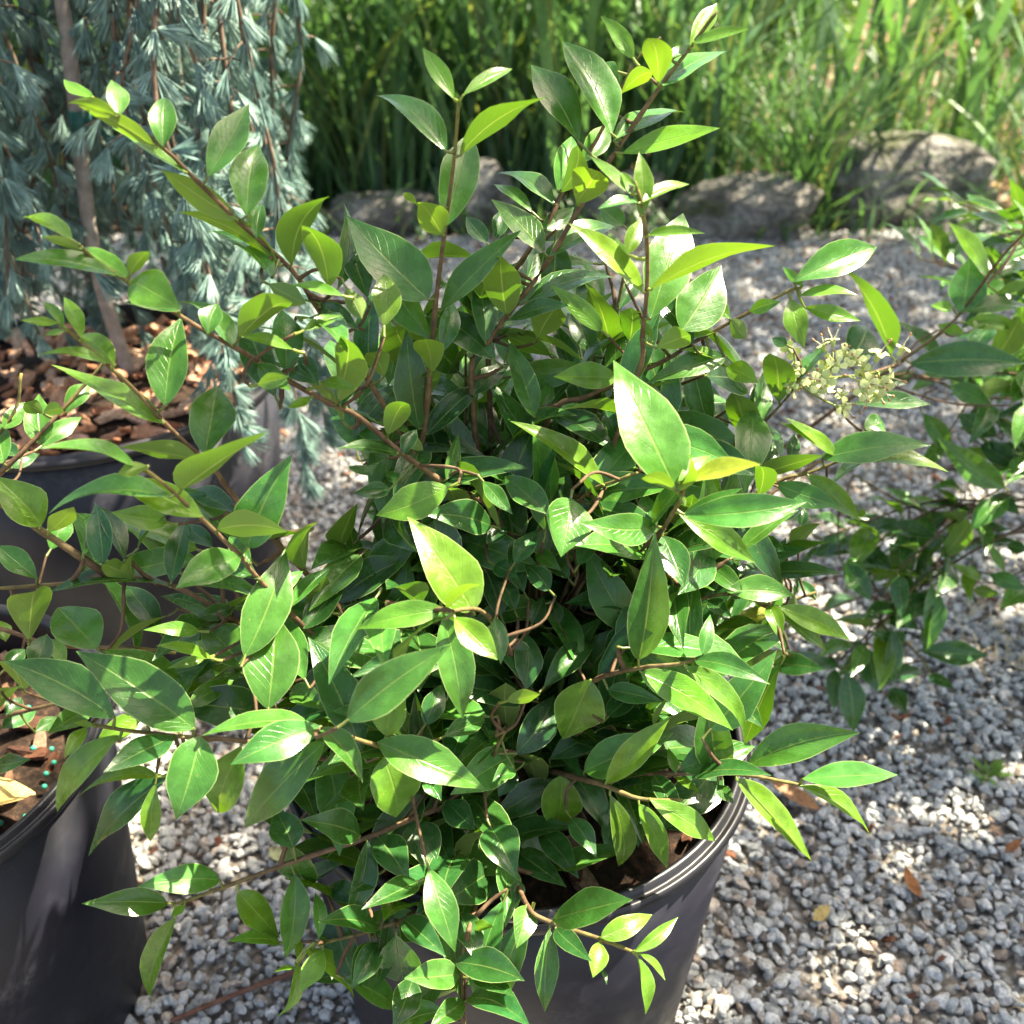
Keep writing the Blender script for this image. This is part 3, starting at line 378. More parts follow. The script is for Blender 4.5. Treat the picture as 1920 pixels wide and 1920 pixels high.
(-45,1108,1067,78,0,93,-9,51,0),(-49,1091,1016,-18,-68,78,-13,40,0),(-47,1112,1013,-3,109,71,-28,51,1),(-30,1094,963,73,9,84,-25,42,1),
(-33,1098,906,-15,104,71,36,46,0),(-35,1081,848,-114,0,74,68,55,0),(-15,1066,791,-1,-96,100,20,53,0),(-18,1087,789,-19,80,58,33,45,0),
(3,1074,730,67,18,79,9,41,0),(-18,1070,727,-86,-8,57,12,43,0),(-156,1161,1185,12,63,90,10,48,1),(-135,1151,1137,49,-59,101,-15,51,0),
(-152,1163,1132,-85,35,45,5,39,0),(-121,1170,1087,23,79,106,0,54,1),(-102,1158,1034,41,-45,80,-11,37,0),(-100,1157,975,-59,-62,50,-2,42,0),
(-89,1174,979,28,77,97,13,56,0),(-71,1160,922,55,-57,103,-7,47,1),(-87,1173,918,-86,49,54,-30,46,1),(-58,1175,861,32,73,87,24,43,1),
(-70,1158,859,-76,-76,69,-26,50,1),(-57,1172,796,-77,49,52,-13,46,0),(-41,1159,800,55,-56,102,-3,57,0),(62,1508,1032,97,57,27,33,43,1),
(41,1508,1037,-73,61,76,-48,49,0),(41,1481,995,-3,120,-6,-54,51,1),(24,1439,968,-71,51,76,-15,51,1),(29,1396,933,34,-15,125,-26,58,0),
(24,1412,920,-6,124,2,-22,55,1),(8,1367,887,-86,52,92,17,60,0),(8,1340,834,-8,108,7,0,42,1),(13,1324,846,26,-16,95,-6,40,1),
(-130,1347,991,59,80,59,-8,52,1),(-124,1305,961,-2,-13,107,-8,45,0),(-129,1320,947,-34,94,0,-22,45,0),(-103,1260,863,-40,94,11,-15,46,0),
(-96,1219,821,-83,2,56,6,42,1),(-70,1186,774,22,-36,125,-3,54,0),(-78,1203,764,-47,94,21,4,44,0),(-52,1172,712,52,65,54,14,42,0),
(-71,1162,713,-113,-12,88,11,55,0),(40,1004,1066,21,41,108,-27,47,0),(47,1011,1023,79,-46,56,-11,46,0),(39,1039,984,31,68,122,33,55,0),
(43,1090,755,31,59,78,38,38,0),(34,1071,752,-48,-110,77,27,62,1),(141,949,890,100,-70,19,3,45,1),(123,986,855,67,31,88,-1,50,0),
(95,1008,809,-53,-1,105,3,52,1),(111,1000,800,86,-71,26,-50,41,0),(96,1039,756,57,27,75,4,35,0),(86,1053,694,82,-78,34,-61,53,0),
(70,1063,702,-64,11,121,20,51,0),(103,1091,746,59,-67,48,-12,41,0),(86,1101,749,-87,12,90,-5,52,0),(105,1130,688,35,33,84,15,42,1),
(94,1114,681,-62,-111,50,47,53,1),(120,943,838,44,51,116,-12,60,0),(108,957,785,112,-19,33,-17,50,0),(76,986,741,34,63,110,10,55,0),
(60,999,675,113,-10,38,-10,48,1),(41,996,682,-52,-37,98,1,52,0),(354,1162,736,60,90,82,-6,49,1),(303,1147,713,75,87,-45,12,50,1),
(246,1133,712,51,79,91,-17,48,1),(195,1109,692,54,-49,75,-1,44,1),(146,1103,654,121,-61,-25,-38,62,0),(138,1117,667,33,57,75,-1,42,1),
(91,1114,624,117,74,-19,-14,51,0),(84,1099,637,32,-49,76,-11,38,1),(-53,988,818,-50,-103,-51,9,55,0),(-49,996,837,-20,-33,114,16,49,1),
(-40,1038,801,-107,-26,41,11,44,1),(-12,1114,724,-103,-24,67,-8,45,0),(9,1108,723,70,-70,58,-1,51,1),(4,1136,666,-24,-117,24,-6,44,1),
(8,1154,676,15,43,135,11,62,0),(-171,1377,1030,-85,51,22,-41,38,1),(-151,1340,994,-46,-31,79,-32,43,0),(-143,1358,986,10,120,34,-13,51,1),
(-122,1322,948,49,18,87,0,38,1),(-141,1326,940,-97,52,28,45,50,0),(-113,1307,892,6,112,34,-10,48,1),(-120,1289,900,-49,-39,92,-12,44,1),
(-109,1275,842,-84,41,26,-38,39,0),(-90,1271,850,63,23,107,-27,48,1),(-87,1238,798,-50,-47,101,3,45,0),(-81,1257,791,2,103,33,-29,47,1),
(-57,1221,745,71,27,119,32,53,0),(-76,1224,737,-120,52,41,15,57,1),(-58,1356,1035,41,108,36,-29,53,1),(-70,1340,1042,-60,-25,96,2,41,0),
(-67,1330,996,-73,59,32,10,44,0),(-49,1322,1003,68,4,101,-3,47,1),(-47,1313,952,19,95,34,-7,40,1),(-33,1280,911,68,12,90,-14,41,1),
(-53,1285,905,-108,58,52,46,53,1),(-32,1271,853,6,130,49,-28,60,0),(-36,1252,860,-38,-60,114,22,55,1),(-34,1241,798,-114,38,59,-2,58,1),
(-13,1240,803,63,19,79,-1,42,0),(-12,1098,989,-53,-74,77,21,45,0),(-15,1114,930,-62,44,70,-13,46,1),(2,1101,930,85,-62,87,44,51,0),
(-14,1100,868,-47,-71,75,3,46,0),(-2,1117,868,52,71,77,-32,47,0),(40,1080,789,108,8,30,-6,50,1),(9,1096,753,19,89,108,8,50,1),
(13,1075,749,37,-81,44,-15,44,0),(0,1095,691,122,7,54,-20,55,0),(-82,916,751,-109,-60,59,8,62,1),(-68,954,706,-24,-128,-22,-31,49,0),
(-65,967,722,7,-8,118,13,50,1),(-71,1011,673,-115,-54,67,51,53,1),(-85,1277,1097,-73,-53,74,34,42,0),(-72,1294,1096,37,94,77,39,46,0),
(-59,1270,1054,61,-41,121,-1,52,1),(-75,1282,1048,-82,64,46,-7,50,0),(-51,1275,1002,36,87,70,10,45,0),(-63,1258,1003,-61,-49,70,6,39,0),
(-55,1261,948,-74,56,45,-15,43,0),(-38,1250,954,54,-32,94,-22,50,1),(-43,1236,897,-59,-53,74,26,40,1),(-19,1228,841,53,-28,83,28,46,1),
(-36,1239,836,-90,66,58,-24,52,0),(-212,1330,1053,-33,96,13,10,45,1),(-209,1313,1065,-11,-32,104,-21,47,0),(-185,1301,1018,67,75,90,-8,50,0),
(-182,1283,966,-38,91,19,-59,42,0),(-155,1256,925,61,70,81,10,48,0),(-152,1238,868,-49,97,28,13,43,1),(-145,1221,878,9,-45,114,-21,45,0),
(-124,1213,821,47,57,63,-20,36,1),(-122,1196,759,-71,116,41,-28,57,1),(-93,1173,705,49,66,68,-15,45,0),(-110,1162,704,-103,-25,73,-60,50,1),
(-189,1264,805,-96,12,-6,-31,38,0),(-145,1267,773,-46,95,47,-1,49,1),(-147,1246,775,-60,-74,61,9,41,1),(-116,1250,725,-131,8,-1,21,52,0),
(-101,1250,739,13,10,115,-39,43,0),(-69,1255,685,-60,114,61,4,54,1),(-20,1240,642,16,9,104,-4,38,0),(-36,1239,629,-111,1,4,30,49,0),
(136,976,901,77,80,77,-6,48,1),(115,973,848,100,-44,20,27,48,1),(64,1001,747,109,-72,25,0,49,0),(49,1010,758,-31,16,108,-3,41,0),
(39,1033,700,81,41,67,47,48,0),(26,1016,699,-26,-116,74,-10,62,1),(-56,1203,1081,-30,93,59,-44,50,1),(-61,1178,1033,-91,-43,100,58,53,1),
(-44,1169,980,59,-56,89,15,49,1),(-58,1184,977,-68,83,74,0,52,1),(-43,1178,922,46,60,59,40,43,1),(-57,1162,924,-68,-63,90,-7,58,1),
(-56,1171,864,-75,61,71,-14,49,0),(-39,1158,866,58,-41,74,5,38,0),(-51,1152,806,-53,-67,77,0,41,1),(-39,1169,805,41,69,68,6,41,1),
(-32,1152,744,84,-52,99,-31,62,1),(-50,1163,743,-81,50,72,-3,44,0),(248,1021,1010,-25,-10,140,17,53,1),(196,1045,932,-35,3,124,9,46,0),
(176,1044,881,8,-89,56,42,44,1),(183,1064,882,70,71,74,22,52,0),(133,1085,777,79,84,86,-10,59,0),(125,1065,776,1,-103,74,24,56,1),
(95,1089,722,-50,22,119,10,52,1),(113,1082,713,87,-36,30,-42,39,0),(-78,1003,969,-25,42,128,-9,55,0),(-75,1022,914,-126,-38,58,19,59,1),
(-52,1057,871,-16,37,94,36,43,1),(-50,1074,813,-88,-24,44,-38,40,0),(-30,1072,816,61,-36,73,11,44,0),(-29,1088,756,-16,-113,34,-40,47,1),
(-29,1107,765,-16,51,110,9,46,0),(-7,1120,707,71,-37,83,44,48,1),(-28,1122,703,-111,-26,61,-3,55,0),(127,1436,1144,-64,49,89,1,45,0),
(123,1403,1100,23,-54,121,-20,51,0),(123,1422,1091,24,124,33,12,58,1),(99,1392,1050,-60,37,79,47,41,1),(96,1379,993,19,131,40,7,52,0),
(97,1359,1002,25,-61,127,31,52,0),(74,1348,948,-62,30,79,8,39,1),(94,1347,943,117,31,58,14,51,0),(-1,1120,811,-61,-62,68,-3,48,0),
(12,1137,812,39,70,75,0,48,1),(19,1118,768,43,-47,79,-7,43,0),(5,1133,764,-82,79,69,17,54,1),(28,1126,713,48,54,65,26,36,1),
(11,1113,712,-70,-38,64,2,40,1),(23,1119,649,-65,98,65,-6,50,0),(33,1102,654,30,-52,81,-53,44,1),(-4,1429,677,-116,81,5,-3,63,1),
(16,1377,686,7,71,93,43,51,1),(12,1322,665,-107,64,47,9,49,1),(32,1327,661,79,102,9,-1,47,1),(33,1266,646,19,29,124,46,51,0),
(27,1276,629,-29,91,-27,25,38,0),(-230,939,851,-137,-14,39,48,64,1),(-212,930,855,42,-95,67,31,45,1),(-162,999,778,48,-96,74,-16,53,0),
(-180,1008,774,-110,-9,37,-41,41,0),(-143,1047,739,-16,18,134,69,59,1),(-148,1032,725,-44,-91,-4,29,38,0),(-128,1081,682,-132,-9,50,2,63,0),
(-110,1072,685,52,-93,78,10,53,1),(-17,951,813,-108,-89,22,27,62,1),(-1,995,775,-54,21,80,36,37,1),(27,1022,725,52,-8,93,15,38,0),
(25,1057,670,-53,27,82,23,40,1),(227,1132,716,85,-18,82,9,43,1),(174,1141,702,68,92,44,32,54,0),(177,1121,697,89,-80,1,57,48,1),
(120,1126,685,15,-16,101,17,44,1),(79,1118,635,72,-102,56,6,56,1),(190,1113,963,-19,51,106,-35,45,1),(183,1123,903,109,38,63,-15,54,0),
(151,1138,853,-18,66,117,19,54,1),(161,1120,846,59,-83,40,7,42,1),(260,1344,1015,86,75,-5,-2,46,0),(246,1338,1029,-32,24,112,-4,43,0),
(228,1318,982,-20,125,31,35,54,1),(205,1278,951,-32,17,90,17,37,0),(222,1283,940,121,77,11,27,51,0),(197,1244,905,57,-34,77,-31,38,1),
(189,1262,899,-3,106,31,4,45,1),(180,1229,850,114,45,23,-16,49,1),(162,1227,860,-41,21,92,-33,45,0),(147,1215,802,21,134,44,34,60,0),
(134,1183,748,127,19,38,14,51,0),(119,934,714,81,-32,41,22,40,1),(81,1030,669,100,-12,70,23,45,0),(56,1067,619,94,-106,-18,-26,61,0),
(44,1075,635,-19,-19,94,3,40,0),(-231,1039,953,-118,-61,16,-36,53,1),(-196,1051,915,1,-126,59,-7,56,0),(-168,1081,876,44,-2,129,-47,49,0),
(-185,1075,865,-118,-55,23,-17,58,1),(-157,1105,823,-60,51,69,-21,37,1),(-149,1085,821,-1,-101,53,17,40,1),(-120,1114,776,50,2,133,-26,59,1),
(-101,1118,716,-3,-108,61,-18,44,1),(-108,1137,718,-73,72,89,-18,49,0),(-70,1145,665,38,3,93,-25,38,0),(-88,1140,655,-116,-44,32,26,47,1),
(210,1325,807,96,4,19,52,41,1),(193,1335,812,-27,80,60,23,41,1),(179,1310,771,71,102,-9,-25,50,1),(173,1297,786,17,-17,108,1,43,0),
(141,1286,742,-23,90,69,-20,43,1),(156,1272,739,122,-25,47,3,48,0),(113,1250,703,-5,-28,136,16,61,0),(124,1262,690,88,81,6,45,42,0),
(92,1226,645,87,-41,50,31,44,0),(80,1243,646,-14,108,79,22,52,1),(-103,1127,890,-9,-92,99,27,53,1),(-106,1148,887,-36,105,71,41,56,1),
(-81,1134,838,78,26,113,-12,50,0),(-79,1137,779,-31,98,65,-13,46,0),(-76,1117,782,-8,-78,85,-15,42,1),(-73,1120,719,-122,-5,65,3,53,0),
(-53,1123,724,72,23,102,-10,54,1),(-48,1104,662,-10,-92,101,-54,54,0),(-50,1125,659,-24,79,52,-14,36,1),(-244,1042,808,-83,-84,23,16,49,1),
(-243,1063,809,-60,79,24,20,36,1),(-190,1050,796,-37,-3,131,18,53,1),(-199,1051,778,-128,5,-50,-22,48,1),(-147,1041,759,-71,-97,41,-8,57,1),
(-106,1054,718,-127,-9,-24,45,56,1),(-94,1054,734,-9,-4,115,29,47,1),(-53,1049,686,-56,-112,57,9,55,1),(-56,1069,687,-84,93,63,30,50,0),
(-17,1065,634,-113,-21,-4,52,50,1),(79,1188,642,126,-27,-17,-7,50,0),(64,1186,657,-8,-51,132,12,59,1),(32,1205,614,-9,87,85,-17,48,0),
(44,1189,610,84,-44,37,-34,37,1),(-112,1352,945,-41,89,2,-51,39,0),(-106,1336,958,-7,-24,130,-18,53,1),(-105,1319,919,-116,14,54,-17,55,1),
(-86,1326,921,59,78,72,-19,53,0),(-80,1289,890,-5,-23,106,40,42,1),(-84,1306,877,-40,117,9,-33,52,1),(-59,1273,843,73,76,79,26,50,1),
(-79,1267,841,-97,19,49,-20,39,0),(-58,1248,790,-25,97,10,11,44,1),(-55,1231,802,-5,-26,105,55,39,1),(-54,1204,744,-98,26,52,-10,46,1),
(-33,1208,746,70,61,71,-25,46,1),(-251,1004,922,15,-47,97,-13,48,1),(-266,1010,910,-124,2,4,33,55,0),(-198,1041,826,-97,3,12,-29,40,0),
(-181,1036,836,21,-37,87,31,36,1),(-158,1043,780,-52,-98,32,-57,52,0),(-156,1062,787,-36,67,94,-6,53,1),(-96,1068,678,-48,-91,39,-26,48,0),
(-263,913,904,-123,-10,-16,-16,46,1),(-219,933,877,-53,-116,-24,-22,48,0),(-175,964,858,13,-64,72,-4,35,0),(-191,973,848,-107,-4,1,-14,46,0),
(-147,1004,825,-50,39,115,-31,57,1),(-148,987,812,-50,-95,-3,7,41,1),(-121,1024,774,-119,3,16,26,48,0),(-104,1016,783,24,-70,96,12,47,0),
(-80,1034,728,-58,-100,14,17,49,0),(-53,1067,680,-100,10,24,33,37,1),(24,1122,1104,-58,60,76,10,50,1),(22,1106,1047,-52,-55,72,-21,42,1),
(34,1105,988,70,-63,80,-9,51,0),(32,1119,929,79,79,90,21,61,0),(-131,1263,1109,30,52,96,-33,47,0),(-117,1246,1072,8,-70,96,-32,53,0),
(-95,1258,1032,30,48,85,14,40,1),(-111,1246,1025,-94,-42,40,1,49,1),(-89,1258,981,-64,64,39,-29,40,0),(-78,1240,987,12,-68,94,-15,52,1),
(-71,1240,932,-107,-49,49,3,45,0),(-55,1252,938,44,67,116,-6,57,0),(-36,1234,884,15,-67,93,1,46,0),(-46,1251,879,-87,87,55,29,53,0),
(-10,1245,827,45,66,113,39,49,1),(-26,1233,821,-99,-47,48,-33,42,1),(1,1244,759,-79,78,51,58,45,0),(12,1227,764,16,-61,86,3,46,0),
(52,1055,756,99,11,62,5,43,1),(32,1069,717,70,-81,0,20,45,0),(20,1079,731,-19,0,114,1,46,1),(0,1096,682,-43,-96,52,47,50,0),
(-16,1141,636,-24,16,101,21,42,1),(-5,1128,625,73,-103,18,-3,49,1),(-324,1214,738,-28,98,-45,-27,44,1),(-331,1202,752,-80,0,69,7,37,1),
(-293,1168,723,-112,8,-33,-7,46,0),(-245,1133,717,-60,-18,74,15,38,1),(-193,1117,690,-4,73,79,-13,44,1),(-206,1107,678,-112,-7,-14,8,40,0),
(-155,1095,646,-63,86,-13,2,41,0),(-153,1079,659,-55,-40,102,-18,45,1),(-114,1061,610,-116,-26,1,12,44,0),(-100,1073,621,-4,87,107,48,56,1),
(228,1267,767,63,68,84,-5,49,0),(194,1255,748,25,103,7,-19,37,1),(202,1237,755,90,-36,59,21,43,1),(158,1223,732,-19,24,103,-41,38,1),
(174,1225,718,123,50,-4,-13,52,0),(131,1208,674,3,131,50,15,59,1),(-109,982,933,35,-4,106,24,48,1),(-99,1008,880,-76,51,85,22,45,1),
(-64,1024,832,44,4,108,-13,48,1),(-81,1016,822,-114,-72,30,28,54,0),(-58,1051,775,-80,50,93,9,51,0),(-56,1209,1235,29,-60,90,-39,45,0),
(-50,1211,1181,69,43,59,-10,37,0),(-69,1203,1182,-101,-17,98,-54,62,0),(-63,1204,1127,-42,109,63,10,54,1),(-67,1178,1075,-78,-17,76,17,39,1),
(-43,1162,961,62,47,57,31,39,0),(-62,1153,962,-83,-22,81,6,49,1),(-55,1153,900,-40,84,50,45,46,1),(-45,1135,905,45,-71,115,-8,55,1),
(-56,1126,843,-73,-21,71,-74,39,0),(-37,1136,841,60,49,58,-21,37,1),(-126,1116,773,-100,-35,8,24,47,1),(-115,1131,781,-13,86,69,-9,43,0),
(-90,1115,742,-85,71,-10,4,42,1),(-44,1102,716,2,91,83,-29,43,0),(-56,1087,710,-89,-36,25,-1,35,1),(-18,1085,662,-86,69,6,5,46,0),
(-8,1073,675,-3,-40,126,-14,55,1),(116,1328,983,92,-36,100,-1,57,1),(91,1313,951,-54,-7,130,6,59,1),(106,1322,941,94,83,26,-12,46,0),
(93,1289,908,67,-31,77,31,38,1),(80,1306,903,-28,89,43,6,42,1),(82,1281,855,103,90,35,54,55,1),(66,1271,865,-57,-11,127,22,56,1),
(54,1261,807,-38,115,59,-15,51,1),(67,1245,811,64,-32,75,46,39,1),(38,1224,758,-56,-14,119,-1,55,0),(54,1234,749,88,76,33,1,44,1),
(37,1195,694,81,-44,97,18,59,0),(25,1212,691,-35,101,54,19,49,1),(-127,1346,751,-28,90,-46,1,46,0),(-131,1336,768,-56,14,79,-13,38,0),
(-108,1300,737,-107,29,-5,-1,42,0),(-91,1307,745,32,90,67,-10,50,0),(-75,1256,723,-55,3,123,-21,58,0),(-72,1270,707,-20,106,-23,-29,42,0),
(-41,1223,685,67,85,94,9,63,1),(-61,1220,677,-110,46,18,3,43,0),(190,1340,1092,-40,69,95,-18,55,0),(173,1306,1053,25,-43,107,6,51,0),
(176,1323,1042,55,121,18,28,55,0),(161,1290,1001,109,4,34,9,42,0),(142,1297,1008,-39,52,77,37,39,0),(130,1281,953,39,93,20,-8,41,0),
(127,1263,963,18,-41,94,-9,43,0),(97,1254,912,-55,61,98,-20,55,0),(116,1247,906,99,4,37,14,44,0),(-75,1073,1019,-67,43,75,-75,44,1),
(-70,1067,958,-54,-67,54,-15,44,1),(-56,1082,961,47,47,80,20,44,0),(-67,1091,899,-66,41,74,-22,45,0),(-156,966,907,45,-82,63,-43,43,0),
(-174,976,906,-90,3,47,-27,46,0),(-140,1008,865,7,30,138,-10,52,1),(-148,993,852,-72,-116,12,29,58,1),(-132,1033,808,-111,12,62,-47,48,1),
(-115,1022,810,52,-96,79,25,59,0),(-107,1046,753,-67,-99,18,16,42,0),(-98,1062,764,11,32,119,-8,45,0),(237,1437,1101,-17,87,46,2,45,1),
(215,1402,1067,-28,-10,135,36,61,0),(194,1393,1017,-24,107,59,8,52,1),(185,1368,966,74,64,10,16,35,1),(171,1357,979,-21,-9,98,-6,39,1),
(149,1347,925,-28,110,62,-11,55,1),(162,1331,926,97,-35,74,-40,53,1),(158,1353,1065,-11,102,10,-20,44,0),(167,1337,1076,68,-19,115,43,48,0),
(139,1315,1040,-49,33,85,-26,46,0),(137,1279,1001,55,-33,112,-1,50,1),(127,1260,950,114,47,30,31,46,0),(108,1260,958,-67,46,113,13,58,1),
(99,1242,904,14,117,24,-2,48,1),(102,1223,913,41,-42,108,-42,55,0),(72,1207,863,-58,44,93,-30,51,0),(-28,1379,743,-21,93,-65,19,43,0),
(-26,1375,763,2,72,124,2,63,1),(-32,1330,738,-98,66,43,-36,49,0),(-12,1333,736,76,79,22,15,42,0),(-18,1280,719,11,13,119,-21,50,0),
(-20,1292,702,-13,120,-25,5,46,0),(-9,1241,671,86,61,44,49,44,0),(-29,1240,673,-84,52,60,28,45,1),(-22,1204,615,-2,141,6,-24,52,0),
(-21,1188,628,12,-20,126,34,56,0),(21,960,838,-107,-34,61,-23,46,0),(58,1023,740,64,-47,56,-26,41,1),(37,1026,739,-94,-30,58,9,43,0),
(56,1069,687,0,39,133,24,49,0),(54,1051,676,-15,-104,17,-27,48,1),(243,1148,1012,94,-45,18,-12,46,0),(226,1153,1023,-45,-7,124,-23,53,1),
(219,1176,979,57,51,71,0,40,1),(212,1156,976,2,-100,50,-1,40,0),(187,1182,938,-38,0,91,23,42,1),(172,1183,884,7,-113,67,-16,58,1),
(178,1203,886,68,80,94,8,62,1),(163,1202,829,100,-30,32,55,48,0),(144,1206,837,-44,3,95,10,46,1),(134,1224,778,44,66,67,31,39,1),
(129,1204,777,12,-119,80,8,61,1),(118,1221,714,120,-26,43,19,51,1),(-172,1338,727,4,93,64,-25,46,0),(-187,1325,719,-117,-8,0,-22,49,1),
(-138,1294,703,-41,-10,95,-37,39,0),(-107,1262,659,-138,-7,13,6,60,1),(-59,1229,635,-43,-18,129,0,53,0),(-111,1237,1017,-93,67,21,-2,50,1),
(-95,1229,1028,41,-1,105,33,47,1),(-92,1205,983,-74,-53,93,29,53,1),(-61,1194,941,46,4,98,18,42,0),(-79,1199,932,-90,40,27,-8,39,0),
(-50,1191,886,-7,127,63,2,58,0),(-55,1171,890,-44,-54,75,-17,41,0),(-42,1167,832,-114,28,39,20,52,0),(-23,1165,840,54,11,104,22,45,0),
(-13,1143,782,-31,-61,75,-25,43,1),(-11,1163,778,-21,105,56,-28,45,1),(-237,1350,691,-134,-6,-18,26,52,1),(-223,1364,690,5,138,-27,-29,56,1),
(-180,1309,708,-65,67,100,-3,59,1),(-128,1274,690,-1,137,15,-16,59,0),(-142,1259,691,-110,-12,21,33,47,0),(-98,1232,660,-106,79,-41,-11,51,1),
(-89,1227,678,-16,26,139,-29,57,0),(-61,1189,632,-108,-46,75,16,49,0),(-50,1207,630,1,98,41,24,41,0),(-26,1085,971,-54,5,91,26,43,0),
(-44,1134,864,-56,8,93,7,39,0),(-50,1144,803,-32,-94,46,-13,46,1),(-39,1161,808,65,44,97,11,46,1),(-137,1147,857,-81,66,-10,-56,39,1),
(-115,1123,836,-98,-50,41,-3,47,1),(-103,1140,841,6,83,77,-46,47,0),(-78,1116,806,23,-37,110,-15,44,1),(-92,1128,796,-79,51,20,29,35,1),
(-55,1123,753,14,85,78,16,44,0),(-66,1105,750,-71,-58,56,-7,46,0),(-45,1110,687,-92,46,38,-31,46,0),(-27,1100,694,38,-28,89,-6,37,1),
(-100,1292,806,-112,61,-13,32,56,0),(-83,1292,819,43,73,113,7,51,1),(-76,1249,788,-50,-13,82,38,43,1),(-68,1265,777,10,133,9,-30,51,1),
(-48,1222,746,67,25,100,22,50,1),(-67,1227,738,-106,72,33,47,49,1),(-44,1203,687,25,99,31,42,40,0),(-52,1186,695,-50,-41,115,2,48,1),
(-34,1162,633,91,-7,103,-23,57,1),(-144,1047,900,-99,24,29,37,38,1),(-129,1034,905,13,-80,66,12,37,1),(-112,1052,860,-94,-95,2,-13,48,0),
(-104,1066,873,-10,31,115,6,48,0),(-71,1068,829,14,-82,76,-14,40,0),(-85,1083,824,-128,44,46,-5,59,0),(-42,1099,788,0,33,100,9,44,0),
(-52,1085,776,-89,-80,11,-12,44,1),(-22,1114,732,-83,36,35,41,38,0),(-8,1099,737,13,-74,73,-51,46,0),(12,1114,677,-98,-79,20,-15,57,0),
(24,1127,688,7,38,101,13,46,0),(-176,1071,649,-99,-37,45,-46,42,0),(-132,1083,644,-17,-105,63,30,56,0),(-143,1099,639,-128,45,14,-29,53,1),
(-86,1117,606,-1,40,131,-12,51,0),(-97,1105,593,-111,-77,6,9,49,0),(-325,1016,808,-14,-69,80,9,46,0),(-284,1051,781,-70,41,91,15,52,0),
(-283,1035,768,-54,-80,-18,25,44,0),(-242,1069,741,-113,16,-21,12,42,0),(-188,1075,712,-62,-82,-14,-16,43,1),(-187,1092,725,-57,42,82,19,48,0),
(-133,1096,695,-19,-86,114,30,60,0),(-145,1107,681,-138,26,-21,28,51,0),(-89,1127,662,-69,62,110,3,52,1),(-91,1110,650,-69,-83,-11,16,40,0),
(-47,1139,617,-111,26,-13,4,49,0),(-35,1128,630,-14,-60,86,-22,43,0),(-10,1011,817,-67,-38,66,66,44,1),(-6,1029,762,8,-114,27,-15,45,0),
(-23,1065,713,-73,-36,71,-25,48,0),(-2,1066,711,92,-33,57,22,44,1),(-19,1105,658,10,43,109,26,43,1),(10,1202,1061,82,102,57,-31,53,1),
(-10,1185,1014,-68,61,63,18,46,0),(-5,1155,967,-5,-76,113,3,61,0),(-3,1176,961,13,124,61,3,49,0),(4,1156,909,74,43,58,-29,37,1),
(-16,1149,911,-83,-13,87,19,45,1),(-14,1148,852,-51,71,55,10,42,1),(-13,1120,796,-62,-68,105,-4,63,1),(-1,1137,793,56,93,70,-9,46,0),
(3,1114,733,74,-27,81,1,50,1),(-16,1124,731,-78,51,67,-3,41,1),(-196,1405,842,23,98,83,-14,46,1),(-174,1367,814,-30,-23,117,-1,50,1),
(-177,1382,800,-68,122,-10,-4,63,1),(-139,1351,772,47,96,94,-1,56,0),(-123,1324,719,-54,127,3,1,59,1),(-120,1308,732,-19,-25,105,33,42,1),
(-106,1279,673,-101,13,36,1,43,1),(-87,1286,678,48,66,74,-14,48,0),(196,1126,1044,-23,-56,78,17,40,1),(211,1140,1038,89,42,39,-11,47,0),
(185,1131,988,81,-72,35,13,48,1),(147,1138,944,-26,-68,95,11,45,1),(122,1158,892,-14,58,99,16,44,1),(183,1061,1108,5,-104,90,24,56,1),
(174,1071,1059,87,-33,27,17,39,1),(156,1079,1068,-43,31,119,-15,58,0),(148,1088,1016,58,64,52,-19,38,0),(140,1069,1018,-3,-88,81,42,48,0),
(132,1078,963,91,-39,34,4,46,0),(91,1084,857,83,-40,37,13,36,0),(50,1090,738,109,-58,55,30,50,0),(-194,1339,1133,-40,90,30,16,40,1),
(-164,1316,1088,65,63,105,-1,56,1),(-157,1304,1030,-43,102,34,45,45,0),(-153,1285,1038,-8,-57,108,-29,53,0),(-118,1249,932,-6,-46,87,-2,43,1),
(-112,1237,872,-93,1,46,47,47,0),(-87,1231,815,-43,116,41,-23,57,1),(-83,1212,823,-7,-57,105,-4,46,1),(76,1468,795,-94,91,13,2,48,0),
(97,1467,797,74,61,25,-18,41,0),(83,1410,786,-7,39,104,26,48,1),(86,1418,767,15,94,-44,36,45,1),(91,1361,752,84,51,39,-9,46,0),
(71,1365,750,-88,97,29,-13,53,1),(77,1318,713,33,126,-35,-26,53,1),(72,1308,730,-8,21,113,15,46,0),(56,1268,685,-59,74,31,-5,36,1),
(52,1213,654,-13,4,119,8,46,0),(58,1225,638,36,91,-10,-18,38,1),(262,1145,876,40,68,115,-22,56,0),(217,1141,835,-2,-64,101,33,44,1),
(230,1152,824,117,34,8,-23,52,1),(180,1165,792,30,68,108,44,51,0),(151,1171,737,113,36,14,-27,52,0),(137,1160,748,-9,-72,122,-6,58,0),
(102,1183,701,24,74,111,-4,60,0),(109,1165,692,77,-78,20,-15,44,0),(-15,1150,989,-94,17,67,-45,50,1),(-4,1149,937,-22,82,50,-11,41,0),
(8,1137,884,67,65,66,23,43,1),(-8,1124,886,-67,-44,85,28,50,1),(-11,1127,829,-69,37,68,-35,39,1),(-5,1107,771,5,-72,72,-13,42,1),
(-5,1128,769,9,108,81,13,55,0),(-1,1116,707,99,23,68,-15,43,0),(-21,1112,709,-87,-18,100,28,58,0),(-17,933,808,-72,-100,18,-24,48,1),
(-11,979,770,-81,8,106,3,50,1),(-4,1002,713,-68,-84,19,4,46,1),(11,1013,723,57,-2,111,-2,47,0),(18,1035,664,38,-84,27,-14,39,0),
